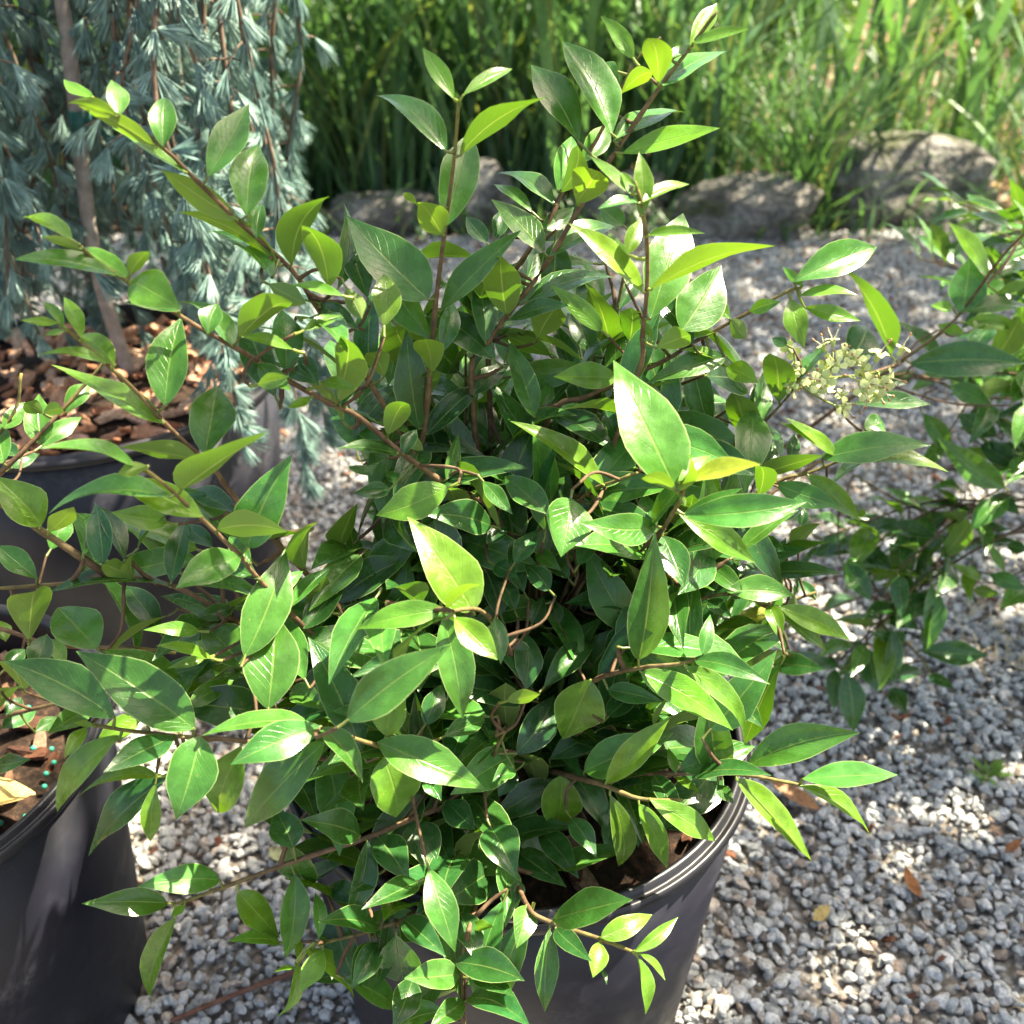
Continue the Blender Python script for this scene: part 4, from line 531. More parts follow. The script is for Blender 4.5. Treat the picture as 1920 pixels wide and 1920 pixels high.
(4,1049,671,-72,14,95,32,53,0),(-97,1432,859,-122,35,50,18,50,0),(-67,1392,845,5,34,116,-51,52,1),(-75,1400,827,-56,94,-36,15,47,0),
(-45,1361,807,40,87,22,37,39,0),(-63,1351,810,-89,17,50,-55,40,0),(-42,1320,768,-72,112,-22,-19,49,1),(-28,1269,740,-87,7,60,-5,38,1),
(-11,1280,736,52,111,38,12,48,0),(4,1228,701,26,6,128,-9,54,0),(-7,1239,687,-81,116,-5,-2,62,1),(-153,1103,884,-33,104,75,7,56,1),
(-140,1090,830,-94,1,29,21,36,0),(-121,1090,839,56,4,122,-23,53,1),(-107,1078,780,-22,-78,66,-20,37,1),(-108,1099,779,-35,88,68,10,48,1),
(-75,1090,725,56,10,104,-11,48,1),(-95,1088,718,-105,-11,41,-54,41,1),(179,999,911,-7,16,110,-3,48,0),(148,1003,861,-11,-106,74,-24,48,0),
(161,1019,860,114,51,61,-37,56,0),(131,1024,808,93,-77,10,5,45,0),(103,1057,764,97,37,54,10,51,0),(62,1076,720,-13,27,106,0,45,0),
(73,1063,708,69,-67,13,-15,41,0),(-86,1373,1128,71,31,94,14,52,1),(-85,1346,1078,-22,-71,114,11,54,0),(-85,1366,1071,-16,103,44,4,49,0),
(-63,1341,1025,72,28,94,6,51,1),(-83,1340,1020,-93,19,49,-11,45,1),(-61,1334,966,-13,107,46,-7,44,0),(-62,1314,972,-19,-57,93,5,48,1),
(-60,1307,913,-104,24,56,18,46,1),(-40,1307,917,85,30,107,27,53,1),(-40,1279,862,-24,-69,112,6,56,0),(-39,1299,856,-11,128,55,-26,63,1),
(-18,1271,804,82,26,101,13,52,1),(-39,1272,800,-102,27,56,30,46,1),(-17,1263,741,-7,126,55,-20,49,1),(-19,1243,748,-22,-60,98,2,44,0),
(43,1025,813,80,30,87,32,45,1),(34,1030,756,74,-110,51,-35,54,0),(14,1053,699,-57,-67,52,50,41,0),(31,1065,702,72,20,78,-15,40,1),
(-124,1302,709,40,100,-19,34,49,1),(-141,1294,717,-91,36,43,-16,45,0),(-121,1255,689,-71,80,-35,-39,43,1),(-109,1251,706,21,50,107,-37,51,0),
(-103,1203,672,-85,0,78,-12,42,0),(-89,1216,664,37,135,18,-6,58,0),(-68,1166,631,43,20,108,7,46,0),(-83,1172,619,-77,62,6,-19,43,0),
(-118,974,781,-132,-2,25,-38,58,0),(-86,990,745,-50,-103,-11,-11,49,0),(-83,1004,760,-21,12,98,33,37,1),(-51,1023,717,40,-67,60,-29,35,0),
(-70,1031,713,-102,-13,33,13,39,0),(-40,1053,665,-36,-104,2,-8,45,1),(-28,1100,620,-104,-22,44,4,50,1),(-8,1094,623,68,-77,82,9,47,1),
(127,1173,1152,69,42,53,-25,35,1),(102,1177,1102,-35,64,86,-4,44,0),(114,1160,1098,64,-69,58,-19,50,1),(89,1164,1047,-60,-63,97,26,50,1),
(105,1177,1044,87,51,66,2,45,0),(92,1165,987,62,-69,59,-13,39,0),(80,1181,990,-42,79,103,-38,61,0),(84,1181,930,102,59,77,-36,50,0),
(67,1169,933,-65,-66,103,-14,50,1),(58,1186,874,-35,68,87,51,49,0),(-41,1217,923,64,78,48,23,43,1),(-56,1203,928,-49,-30,82,-12,35,0),
(-60,1198,886,-98,8,80,32,50,1),(-40,1201,886,103,40,92,-33,64,0),(-43,1179,843,29,-65,103,9,50,0),(-51,1197,837,-49,101,58,6,49,0),
(-31,1183,787,65,67,86,-7,53,0),(-48,1172,786,-104,-38,82,-25,49,0),(-34,1175,724,-68,84,53,-4,49,1),(-22,1159,729,29,-54,90,-9,42,0),
(-20,1150,659,-103,-50,74,10,56,1),(-4,1163,661,39,54,69,5,37,0),(-88,1144,858,-26,-94,60,-7,48,1),(-81,1164,862,36,76,101,-10,53,1),
(-93,1168,818,-70,45,71,-6,45,1),(-70,1171,770,49,39,78,-3,42,0),(-87,1159,766,-102,-65,73,13,53,1),(-63,1158,711,17,-80,81,-40,47,1),
(-60,1165,642,-87,-22,43,26,39,1),(172,963,813,14,-10,133,26,56,0),(135,973,771,6,-98,44,-30,48,1),(146,991,771,98,41,47,-22,47,1),
(109,1001,724,88,-60,-9,5,48,0),(97,1010,739,-2,4,131,14,46,0),(73,1039,685,119,47,66,0,54,0),(245,1070,752,7,-24,94,-21,44,0),
(212,1076,712,37,-109,30,-52,51,1),(167,1105,684,-7,-23,126,25,53,0),(181,1104,668,100,-26,-11,-5,41,0),(128,1114,629,27,-102,36,6,48,0),
(134,1134,632,65,49,56,-22,37,1),(208,1188,907,105,-44,31,-19,53,1),(194,1201,914,-15,75,101,-23,47,1),(181,1195,867,69,70,24,-21,37,1),
(172,1179,876,-2,-49,92,13,44,1),(145,1184,830,-37,68,93,0,50,1),(161,1172,825,107,-35,48,18,55,0),(136,1176,773,61,83,36,-14,41,0),
(120,1150,719,96,-20,52,-13,49,1),(95,1149,655,51,104,48,-26,44,1),(89,1130,662,-5,-56,91,-1,39,0),(-387,1062,768,-88,72,41,-8,50,1),
(-329,1060,759,-49,-39,115,-38,55,0),(-281,1084,731,-71,55,41,-7,44,0),(-278,1064,726,-50,-82,3,19,36,1),(-223,1086,714,-35,-41,129,-1,61,1),
(-174,1093,675,-65,-126,15,1,63,1),(-178,1113,680,-80,60,55,-7,46,1),(-119,1119,655,-15,-32,109,-19,45,0),(-131,1121,638,-130,-16,-37,10,49,1),
(-153,1260,904,30,82,64,-35,42,0),(-131,1219,868,-9,-25,135,7,60,1),(-138,1233,854,-80,107,-1,34,57,1),(-99,1208,819,33,107,84,23,50,0),
(-115,1195,816,-115,-23,50,24,50,0),(-85,1185,766,-79,83,8,20,45,1),(-74,1171,779,4,-22,94,-5,40,1),(-58,1149,723,-114,-43,61,-2,54,1),
(-44,1165,725,26,109,87,-12,50,1),(-29,1144,667,-82,66,15,5,46,0),(38,1448,920,27,105,-31,-8,49,0),(36,1437,937,13,19,123,-25,53,1),
(16,1409,902,-60,70,47,-1,41,1),(36,1404,901,111,44,45,-2,57,1),(15,1364,876,7,-8,108,25,46,0),(17,1379,861,20,107,-5,6,42,0),
(17,1335,828,108,42,57,-35,56,1),(-1,1311,776,10,114,13,-28,46,1),(-1,1294,788,8,-24,98,9,43,0),(-18,1269,730,-68,36,64,-15,40,0),
(3,1269,728,83,36,49,4,46,0),(-12,1226,674,18,-44,116,-7,52,0),(-15,1245,665,-5,122,30,7,49,1),(-207,1273,673,-51,25,85,-14,38,1),
(-155,1253,651,-18,121,25,-26,52,1),(-115,1216,623,-75,55,-52,15,40,0),(-110,1211,642,-51,23,119,28,54,1),(-69,1174,609,-104,-29,19,7,49,0),
(-58,1191,611,-17,127,37,-45,52,1),(-77,1033,732,-136,-4,7,9,53,0),(-62,1019,733,15,-128,23,-29,50,1),(-49,1047,709,-82,-88,-7,-8,49,0),
(-40,1059,724,-3,11,104,71,44,0),(-26,1081,672,-110,54,73,-30,55,0),(250,1120,771,25,-82,51,-9,41,0),(213,1137,729,113,-60,-24,20,48,1),
(204,1147,745,26,28,136,-51,54,1),(159,1144,702,26,-100,80,-18,52,1),(124,1157,648,92,-42,-2,-15,36,1),(211,1266,1129,19,-76,82,6,40,1),
(182,1273,1083,-44,21,89,-30,40,1),(171,1255,1031,25,-83,93,55,55,0),(172,1275,1027,38,100,58,7,46,1),(161,1257,973,132,5,50,16,55,0),
(142,1259,980,-52,19,96,-9,43,0),(132,1259,921,27,104,60,3,51,0),(103,1239,870,-71,17,122,-18,60,1),(93,1239,807,17,118,67,39,51,1),
(206,1127,996,75,-72,64,-5,53,0),(202,1147,993,40,104,46,-32,50,1),(167,1128,969,-21,11,114,-8,43,0),(147,1131,923,32,87,45,-3,42,1),
(149,1110,926,58,-87,87,-21,53,0),(131,1112,875,104,4,23,-9,39,0),(81,1096,769,119,-13,44,9,53,0),(51,1421,689,-69,120,-23,10,51,0),
(70,1416,694,85,45,22,-22,43,1),(46,1371,692,-15,58,129,7,58,1),(51,1324,660,85,43,52,14,48,1),(31,1329,656,-77,88,26,-7,48,0),
(38,1283,611,17,100,-10,-12,44,1),(34,1269,627,-17,2,133,15,58,0),(263,1328,861,98,-31,63,11,47,1),(250,1344,860,-17,119,56,-24,58,0),
(240,1319,820,80,68,-2,-6,45,1),(228,1310,834,-16,-2,137,-12,60,0),(204,1299,789,-24,126,62,-13,62,1),(217,1284,790,94,-27,61,15,43,0),
(179,1261,754,-15,-4,114,-26,50,0),(191,1271,741,80,72,1,-46,45,1),(165,1230,702,94,-26,61,-7,40,1),(151,1246,701,-25,113,58,11,53,1),
(123,1202,658,-19,-7,136,16,53,1),(-27,1443,1080,-49,90,21,-15,43,1),(-13,1430,1089,57,-5,90,-11,41,1),(-14,1412,1038,62,93,26,-30,44,1),
(-15,1370,1001,69,-7,102,-39,55,0),(-30,1382,993,-73,109,37,-3,49,1),(-16,1353,946,58,103,31,11,50,1),(-30,1340,955,-59,-16,104,-29,54,1),
(-31,1323,898,-72,87,39,-16,46,1),(-14,1312,905,85,-6,115,-10,62,0),(-27,1281,854,-56,-28,109,-2,46,0),(-15,1297,846,56,124,40,23,56,0),
(-330,1108,735,-123,42,-49,43,56,0),(-323,1093,747,-43,-86,56,41,46,1),(-274,1112,722,-83,-80,-54,31,51,0),(-274,1125,738,-85,40,97,0,56,1),
(-218,1124,720,-48,-90,82,-31,58,1),(-225,1139,708,-107,47,-27,-9,52,0),(-166,1149,700,-54,48,94,62,45,0),(-171,1136,685,-91,-67,-32,3,52,1),
(-119,1157,660,-94,53,-12,30,45,0),(-112,1141,671,-35,-65,75,27,40,0),(-66,1146,627,-91,-51,-14,15,41,0),(-58,1160,640,-38,64,112,-14,53,0),
(-11,1352,942,113,56,65,47,55,0),(-32,1351,944,-93,46,87,29,55,0),(-23,1321,911,18,-36,95,-48,38,0),(-38,1307,864,-83,12,86,27,53,0),
(-17,1312,861,102,63,66,14,49,0),(-25,1279,816,45,-55,119,14,61,1),(-34,1297,809,-34,107,44,32,43,0),(-22,1272,754,92,87,68,-24,64,1),
(-40,1262,758,-61,-15,74,-2,41,0),(-39,1254,691,-48,71,45,-2,34,1),(-25,1239,696,69,-43,105,-19,51,1),(130,1061,702,74,-97,-14,-7,45,0),
(125,1075,718,21,16,102,15,46,1),(102,1098,670,88,35,28,22,39,0),(89,1082,675,-6,-106,94,11,56,1),(53,1107,634,-8,43,127,19,49,1),
(66,1097,622,126,-60,11,-39,54,0),(-327,1011,837,-13,-67,87,-1,47,1),(-287,1036,804,-40,52,96,13,42,1),(-251,1045,757,-94,34,-1,11,36,0),
(-239,1032,769,-14,-74,101,12,54,0),(-196,1056,731,-33,53,92,10,48,1),(-147,1050,691,-10,-55,78,-2,38,1),(-158,1063,680,-121,49,2,-19,54,0),
(-101,1073,649,-28,56,94,0,50,0),(-108,1057,638,-86,-70,2,-18,49,1),(194,1256,986,95,-59,30,-1,50,1),(182,1271,994,-5,71,99,-29,50,0),
(167,1268,947,93,76,28,8,46,0),(156,1253,956,-2,-56,100,2,41,0),(128,1261,912,-24,66,97,-9,47,0),(143,1249,905,125,-47,42,-42,54,0),
(105,1237,867,7,-60,103,-24,50,0),(91,1230,810,114,-18,38,22,49,1),(73,1239,817,-37,55,94,-8,46,1),(57,1229,757,60,118,39,15,55,1),
(54,1210,765,16,-49,84,1,35,1),(19,1204,708,-43,40,88,14,41,0),(38,1199,701,109,4,34,-10,49,0),(-152,1118,1049,0,65,71,43,39,0),
(-132,1110,997,79,-34,115,-29,64,1),(-126,1128,941,-2,74,83,-19,41,0),(-131,1107,938,-39,-97,65,9,48,0),(-105,1121,886,79,-34,115,14,61,0),
(-102,1119,824,-38,-97,63,-5,50,1),(-98,1139,827,-4,90,102,-3,49,0),(-56,1161,994,-67,-48,78,-5,40,0),(-46,1179,992,22,122,69,21,63,0),
(-29,1154,958,68,-7,120,-26,59,1),(-47,1160,951,-104,48,43,-5,48,0),(-24,1157,908,-1,103,62,-41,49,0),(-28,1136,911,-45,-84,104,-18,53,1),
(-24,1137,856,-119,16,64,-44,48,0),(-4,1137,861,64,9,87,1,42,0),(-2,1119,803,-7,-75,83,5,43,0),(-4,1140,800,-22,91,61,18,46,1),
(-2,1121,737,-109,-16,71,-9,48,1),(146,1163,802,34,-111,28,-18,48,1),(147,1182,811,42,59,113,-20,49,0),(137,1189,764,118,-1,40,-9,56,1),
(118,1185,771,-44,-32,89,-10,39,1),(105,1207,721,12,90,105,-29,62,0),(109,1187,716,52,-102,59,18,46,0),(77,1198,664,-54,-34,103,15,42,1),
(106,1282,906,65,73,-1,-36,36,0),(97,1269,920,6,-21,118,30,51,1),(69,1261,877,-43,91,81,-42,49,0),(87,1250,874,122,-14,56,-30,51,1),
(56,1225,838,3,-40,115,-31,49,1),(61,1242,827,41,91,18,31,39,1),(33,1211,785,-72,49,88,14,51,1),(29,1194,726,-8,103,33,-10,40,0),
(33,1163,667,81,74,48,22,52,0),(-91,1383,1058,-38,113,16,1,44,0),(-85,1367,1070,14,-23,103,-39,42,0),(-91,1344,1021,-95,11,70,17,48,0),
(-71,1352,1020,71,75,59,17,52,0),(-69,1312,981,21,-28,119,21,53,1),(-77,1328,970,-39,95,16,-5,47,1),(-55,1297,927,76,88,67,-20,57,1),
(-60,1273,874,-46,99,20,5,42,0),(-52,1257,885,21,-25,100,13,39,1),(-56,1232,829,-108,-2,87,62,61,0),(-37,1241,827,69,85,63,-6,49,0),
(-31,1200,781,23,-24,95,36,44,1),(-16,1184,719,63,85,61,19,55,0),(-34,1174,721,-101,-8,83,27,54,1),(-28,1024,740,-89,-70,36,4,45,1),
(-12,1035,749,40,26,101,8,42,1),(-3,1031,705,37,-72,64,-20,36,0),(-17,1047,706,-65,48,69,-40,46,0),(7,1055,651,58,52,99,3,48,0),
(-8,1041,648,-75,-70,61,-9,50,1),(210,1423,862,97,51,27,-4,50,1),(189,1427,863,-71,86,44,-18,43,0),(190,1390,828,26,103,-26,24,43,1),
(188,1379,845,12,15,124,-20,54,0),(166,1349,806,-54,80,46,21,40,1),(157,1300,777,3,-2,140,5,58,0),(163,1313,762,45,100,-11,-25,48,1),
(150,1264,727,87,5,45,-10,43,1),(132,1274,727,-40,77,45,-34,37,1),(123,1239,674,77,110,-1,-11,58,0),(114,1226,688,-11,-11,137,-14,62,0),
(-2,1134,1093,75,-62,97,18,55,0),(-11,1133,1036,-53,-75,70,-19,50,1),(1,1151,1037,37,66,76,30,41,1),(8,1138,978,83,-54,95,-18,53,1),
(-10,1149,977,-78,41,70,-15,42,0),(8,1154,918,34,70,74,-15,46,1),(-182,1323,812,-2,130,11,-28,58,1),(-163,1287,784,-110,64,-36,-6,51,0),
(-152,1285,801,-2,34,108,-21,45,0),(-131,1248,766,-87,-29,61,7,49,0),(-120,1266,761,-7,116,23,-29,52,0),(-85,1227,736,13,27,120,2,47,0),
(-53,1210,684,-11,106,30,-22,41,0),(-61,1192,689,-92,-49,84,0,54,0),(-29,1175,633,-133,52,2,-22,57,1),(124,1190,1180,80,98,49,-3,54,1),
(113,1163,1135,87,-52,78,-7,56,1),(102,1166,1081,79,52,41,5,40,0),(85,1141,1032,44,-57,66,-4,42,0),(77,1160,1031,-15,92,67,-14,51,0),
(78,1144,973,119,35,62,-42,52,1),(58,1140,979,-74,-8,110,-35,48,1),(54,1145,918,10,102,69,-4,54,0),(56,1124,920,27,-80,85,-19,51,1),
(31,1128,861,-78,14,106,52,56,1),(-52,1107,1066,-59,55,105,-13,54,0),(-61,1098,1006,-49,-74,83,0,46,0),(-47,1113,1005,68,53,67,51,43,1),
(-70,1118,947,-53,61,97,-21,50,1),(170,1450,765,-35,110,20,-9,49,1),(187,1439,767,115,18,38,-48,54,0),(152,1403,754,11,40,129,-4,58,1),
(139,1360,721,124,10,49,48,58,0),(122,1372,719,-32,114,26,10,54,0),(99,1321,701,5,26,107,27,46,0),(67,1289,660,-30,121,32,15,51,1),
(83,1276,662,102,2,46,48,42,0),(39,1235,635,1,20,96,-17,43,1),(48,1243,618,91,102,-36,16,57,0),(90,1443,1116,-1,115,45,32,48,1),
(95,1424,1123,47,-63,114,49,60,1),(71,1412,1074,-75,7,113,2,54,1),(91,1418,1068,91,49,40,6,50,1),(76,1386,1024,50,-40,82,32,43,1),
(70,1380,966,70,63,35,18,45,0),(53,1370,973,-70,-18,120,0,62,0),(46,1361,914,-54,99,58,-13,52,1),(61,1346,918,77,-34,95,11,53,1),
(40,1324,864,-50,-33,108,17,52,1),(53,1339,857,61,90,39,11,52,0),(50,1303,805,96,-17,98,12,59,1),(32,1314,802,-81,90,70,-17,50,1),
(41,1294,741,39,95,36,34,39,1),(32,1276,748,-38,-48,117,18,55,0),(-46,1093,903,-13,32,102,5,46,1),(-58,1102,857,-84,-45,71,-14,49,1),
(-49,1130,812,-3,60,90,-18,48,0),(-57,1134,753,-89,0,69,30,48,1),(-37,1130,754,71,-25,70,-4,45,1),(-45,1132,689,-45,-108,76,4,61,0),
(-38,1151,692,17,66,79,16,42,1),(-122,939,758,-61,-80,-24,6,42,0),(-115,949,775,-9,-14,129,4,50,0),(-91,965,740,43,-112,53,22,56,0),
(-108,977,741,-87,-2,42,-12,37,1),(-75,1009,713,5,3,116,-48,46,0),(-83,997,699,-53,-84,-7,-7,40,1),(-68,1044,663,-99,-4,57,70,45,0),
(-50,1033,662,47,-87,50,-3,42,1),(-80,967,845,-116,-26,19,9,45,0),(-51,975,810,-26,-135,31,0,52,0),(-53,994,819,-43,46,100,10,43,0),
(-43,1006,769,-108,-30,33,-3,49,1),(-6,1051,662,-96,-31,38,10,40,1),(14,1052,669,63,-25,97,2,48,0),(195,964,753,26,-39,105,-2,49,0),
(173,999,726,112,23,43,5,48,0),(160,983,723,3,-104,19,33,46,1),(125,1023,708,17,-28,135,-3,50,0),(135,1019,690,91,-60,-36,46,50,0),
(94,1061,667,87,28,41,-23,38,0),(48,1084,618,83,-51,-22,13,43,1),(37,1089,635,6,-12,97,-11,41,0),(24,1008,769,78,-7,96,-13,48,1),
(10,996,759,-39,-103,8,-5,43,1),(-2,1050,729,-53,-23,105,-30,43,1),(13,1041,717,82,-100,3,-9,48,1),(46,1248,721,-37,125,-47,35,61,0),
(43,1236,738,-51,9,93,-30,38,1),(60,1205,699,-102,9,38,-10,43,0),(79,1213,704,49,71,76,39,41,0),(93,1177,656,33,-39,90,-29,40,1),
(81,1193,649,-57,71,37,-11,35,1),(-116,1083,1030,-66,81,63,26,49,1),(-88,1078,978,57,53,96,37,44,0),(-89,1079,917,-75,91,71,-16,53,1),
(-61,1073,863,51,47,84,4,47,0),(-78,1062,859,-90,-43,59,-5,49,0),(-61,1073,799,-57,70,55,-47,47,1),(-50,1056,802,28,-74,93,-14,52,1),
(-50,1056,738,-87,-42,58,-33,41,0),(-33,1068,741,59,55,97,-28,52,0),(-148,1406,785,-78,-9,104,14,56,1),(-141,1421,772,-17,109,-17,46,47,0),
(-106,1376,753,42,79,110,-19,57,1),(-123,1374,741,-123,51,-7,8,54,1),(-85,1343,706,-2,100,-4,-16,41,1),(-93,1328,718,-67,-11,105,10,47,0),
(-76,1296,668,-121,71,9,44,55,1),(-58,1295,678,56,53,103,-20,45,1),(-53,1247,635,-50,-11,87,21,40,0),(-44,1262,624,15,110,7,-25,42,0),
(-128,1359,828,-18,108,-12,28,47,1),(-137,1343,837,-92,-18,58,-5,42,1),(-107,1323,806,-125,50,-36,-24,51,0),(-94,1324,822,4,50,97,-9,44,0),
(-74,1286,791,-70,-23,68,-8,42,0),(-65,1303,783,-10,108,9,-22,48,1),(-31,1263,758,32,43,122,5,51,0),(-47,1264,745,-95,44,-3,16,44,1),
(-7,1241,705,-2,112,24,-7,43,1),(-15,1223,712,-66,-32,84,-25,41,0),(8,1200,652,-127,65,19,8,56,1),(25,1197,663,48,28,114,5,55,1),
(11,1102,830,46,-81,40,16,44,0),(-7,1112,832,-93,-8,60,17,49,0),(13,1137,806,24,34,97,18,42,1),(6,1120,797,-44,-131,37,25,63,1),
(0,1149,759,-84,-10,89,23,55,1),(20,1145,756,82,-35,55,5,40,1),(3,1153,697,10,-92,50,-13,42,0),(4,1173,701,16,73,97,13,44,1),
(-78,1115,1127,-57,49,62,40,41,0),(-65,1126,1033,-59,43,63,18,38,0),(-50,1111,1033,63,-85,88,9,62,0),(-59,1118,979,-60,-68,57,-5,44,1),
(-40,1126,926,52,-56,62,-19,44,0),(-56,1139,926,-71,44,76,-4,51,1),(-38,1148,869,48,58,87,10,48,0),(-51,1132,866,-50,-70,56,3,38,1),
(-50,1154,806,-84,44,90,-31,53,1),(354,1240,761,59,87,-7,-6,47,1),(305,1222,761,38,29,100,26,45,0),(261,1218,727,53,111,18,47,50,1),
(224,1192,691,107,21,-22,7,43,1),(211,1192,707,6,25,108,18,50,0),(170,1183,658,32,109,33,34,51,1),(175,1163,662,65,-48,56,20,42,1),
(101,1094,627,84,59,-55,-50,48,0),(100,1079,641,80,-71,64,16,48,0),(33,1089,607,-3,69,99,-29,48,1),(46,1076,597,114,-48,19,38,56,1),
(-220,896,878,12,-104,34,-34,44,1),(-198,933,840,-78,-78,-29,8,42,0),(-154,962,815,19,-131,54,-21,62,0),(-168,977,815,-130,20,54,-24,64,1),
(-123,1007,786,-3,-3,107,-15,43,1),(-133,997,770,-99,-97,-21,30,56,0),(-102,1041,737,-86,18,42,36,34,1),(-88,1026,737,17,-96,48,-35,45,1),
(-68,1060,685,-73,-71,-5,-77,45,0),(-57,1070,700,5,6,131,-48,57,0),(-332,1060,680,-87,45,49,-2,49,0),(-271,1059,678,-66,-88,84,-1,59,0),
(-220,1089,667,-71,36,60,9,43,1),(-170,1105,637,-101,17,-35,-9,45,0),(-160,1094,652,-33,-78,88,-3,53,1),(-112,1112,616,-58,-89,-21,25,38,1),
(-113,1129,629,-74,42,86,8,47,1),(-180,1182,872,-107,-64,40,43,51,1),(-168,1198,878,4,71,81,34,43,1),(-138,1178,836,14,-47,108,-17,45,0),
(-111,1188,785,11,93,104,28,57,1),(-123,1171,781,-81,-59,44,-20,41,0),(-96,1181,726,-105,58,35,-39,54,0),(-81,1169,734,34,-54,126,-26,55,0),
(-67,1162,670,-81,-72,56,-20,46,1),(-56,1180,673,15,97,105,19,53,1),(-259,1476,917,-26,27,91,29,41,0),(-202,1387,867,-24,23,121,12,44,0),
(-168,1354,830,41,108,46,-14,48,0),(-153,1312,789,-62,112,-33,17,56,0),(-149,1301,806,-12,10,95,-6,39,1),(-135,1261,762,-98,11,36,-21,44,1),
(-117,1271,763,50,117,58,-35,57,0),(-98,1219,733,-6,2,105,14,37,1),(-104,1231,716,-66,117,-21,-29,52,1),(-223,1245,658,-93,4,84,25,54,1),
(-166,1228,646,-26,106,55,-10,53,0),(-176,1213,636,-94,-20,-24,-27,42,0),(-121,1199,617,-63,70,-43,6,44,1),(-120,1188,635,-69,-16,101,17,50,0),
(-74,1162,599,-104,-32,-5,-67,46,0),(105,1212,981,53,99,54,2,44,1),(96,1193,986,-19,-59,92,20,43,0),(82,1198,928,-58,71,82,-22,51,1),
(98,1185,927,102,-46,84,28,59,0),(72,1174,874,-50,-48,102,-9,48,1),(87,1188,869,94,86,64,15,54,0),(74,1164,814,75,-71,88,-45,51,0),
(62,1181,813,-32,80,69,13,46,0),(66,1169,752,105,55,63,51,52,0),(48,1159,757,-62,-28,96,-42,49,1),(42,1167,695,-14,81,64,18,40,1),
(49,1147,696,42,-65,69,10,41,0),(-137,871,1051,13,-117,10,6,43,1),(-115,928,977,18,-123,22,-16,56,0),(-100,1018,838,-90,-64,40,2,46,1),
(-87,1059,791,-46,39,102,29,43,1),(-85,1074,725,-93,-68,50,3,51,1),(-66,1081,731,81,-5,104,36,57,1),(147,1414,787,119,75,-31,6,50,1),
(131,1416,800,-38,74,80,9,44,0),(111,1370,761,-9,120,-28,29,51,1),(121,1359,775,64,14,82,9,46,1),(85,1317,746,-39,64,82,24,44,0),
(102,1316,734,93,55,-12,-3,42,1),(75,1264,715,72,2,106,35,57,0),(67,1277,702,-4,138,-17,6,61,0),(57,1227,669,103,55,-1,39,42,1),
(39,1227,680,-50,66,100,-41,51,0),(22,1193,631,2,100,-2,-9,38,1),(29,1178,643,60,-12,103,-3,46,0),(185,1142,1171,16,82,59,53,46,1),
(148,1135,1080,28,106,76,12,58,0),(150,1114,1081,31,-71,65,-42,41,1),(140,1121,1028,97,3,36,-22,46,1),(111,1107,981,25,-90,84,40,46,1),
(112,1128,979,28,80,58,-9,42,1),(82,1116,929,-62,16,110,2,45,0),(44,1114,812,-53,20,91,-32,40,1),(32,1100,747,1,-102,101,-19,63,1),
(-146,1355,1157,-45,-49,77,-4,38,1),(-135,1350,1106,-123,48,38,24,58,1),(-116,1347,1115,56,13,108,34,44,1),(-112,1322,1067,-61,-67,108,22,60,0),
(-106,1342,1062,1,108,48,-33,46,0),(-84,1312,1019,52,7,90,-30,43,0),(-103,1317,1012,-125,54,46,2,55,1),(-75,1306,962,6,100,46,1,43,0),
(-82,1287,967,-45,-50,84,-8,43,1),(-73,1281,908,-101,49,42,27,49,0),(-54,1275,915,64,5,104,30,46,1),(-54,1249,859,-46,-51,87,14,43,0),
(-47,1268,854,14,116,55,2,53,0),(-27,1236,802,77,1,117,15,51,0),(-46,1242,796,-112,60,52,28,60,1),(-21,1228,737,18,105,51,22,46,1),
(-29,1209,742,-53,-58,101,18,46,1),(-203,1024,949,-12,98,61,54,45,0),(6,911,764,-71,-35,-62,41,42,1),(196,981,947,105,-75,-51,-19,55,1),
(128,1039,1224,41,51,88,-2,44,0),(31,958,678,-29,-33,108,14,48,0),(-21,1134,1229,-91,73,40,-25,50,0),(-270,924,907,75,51,73,-12,53,1),
(66,989,705,72,-60,-96,1,51,1),(97,1197,1197,-79,-54,-90,8,50,0),(-203,1105,1177,86,-33,-19,-15,38,1),(-180,1074,1297,-85,-4,36,18,41,1),
(-94,1094,1274,-60,55,65,-59,45,1),(284,1159,785,74,-90,60,13,60,1),(-213,829,685,-68,2,-70,-3,43,0),(259,891,783,-22,21,122,3,55,1),
(-179,839,837,19,-105,57,35,49,0),(161,1030,929,-93,9,2,-13,42,0),(-258,905,891,84,9,51,49,42,0),(52,1256,1182,-74,-33,51,76,36,1),
(-307,967,1054,-84,15,92,0,51,1),(157,1244,1219,-74,-92,-2,32,49,1),(-101,883,1046,-21,-86,93,6,49,0),(-14,992,666,35,-85,-15,-7,36,1),
(20,1085,874,47,-106,-64,-91,57,0),(-368,940,924,-7,-92,-2,25,38,1),(-195,1042,1192,-74,-37,98,7,53,0),(-165,797,912,-58,73,103,3,51,0),
(46,844,650,105,12,33,-15,49,1),(169,977,1044,-97,-67,68,-20,50,1),(153,943,933,93,-53,-25,48,42,1),(154,958,1078,69,-6,116,-5,58,1),
(-273,833,709,112,-20,-25,-16,49,1),(107,1275,1303,-118,-13,-1,-14,43,1),(71,955,694,-98,-39,-30,-35,46,0),(-196,707,636,59,16,-88,24,40,1),
(238,1061,946,-21,-89,69,-40,48,1),(-71,830,1075,22,-56,-95,-2,49,1),(-103,1045,1104,123,-9,34,13,53,0),(58,1120,857,76,-98,-16,-34,47,1),
(-65,771,1116,-57,17,-76,14,42,1),(-227,1003,955,100,26,57,35,50,0),(-111,1123,1126,-30,-106,-38,-18,47,0),(-145,764,698,-11,-66,-75,-50,37,0),
(-66,825,709,-12,-105,60,6,49,0),(-274,869,897,-117,-13,34,-33,55,0),(86,1049,1088,110,-47,40,42,49,1),(-109,868,766,-66,-83,-39,-22,49,0),
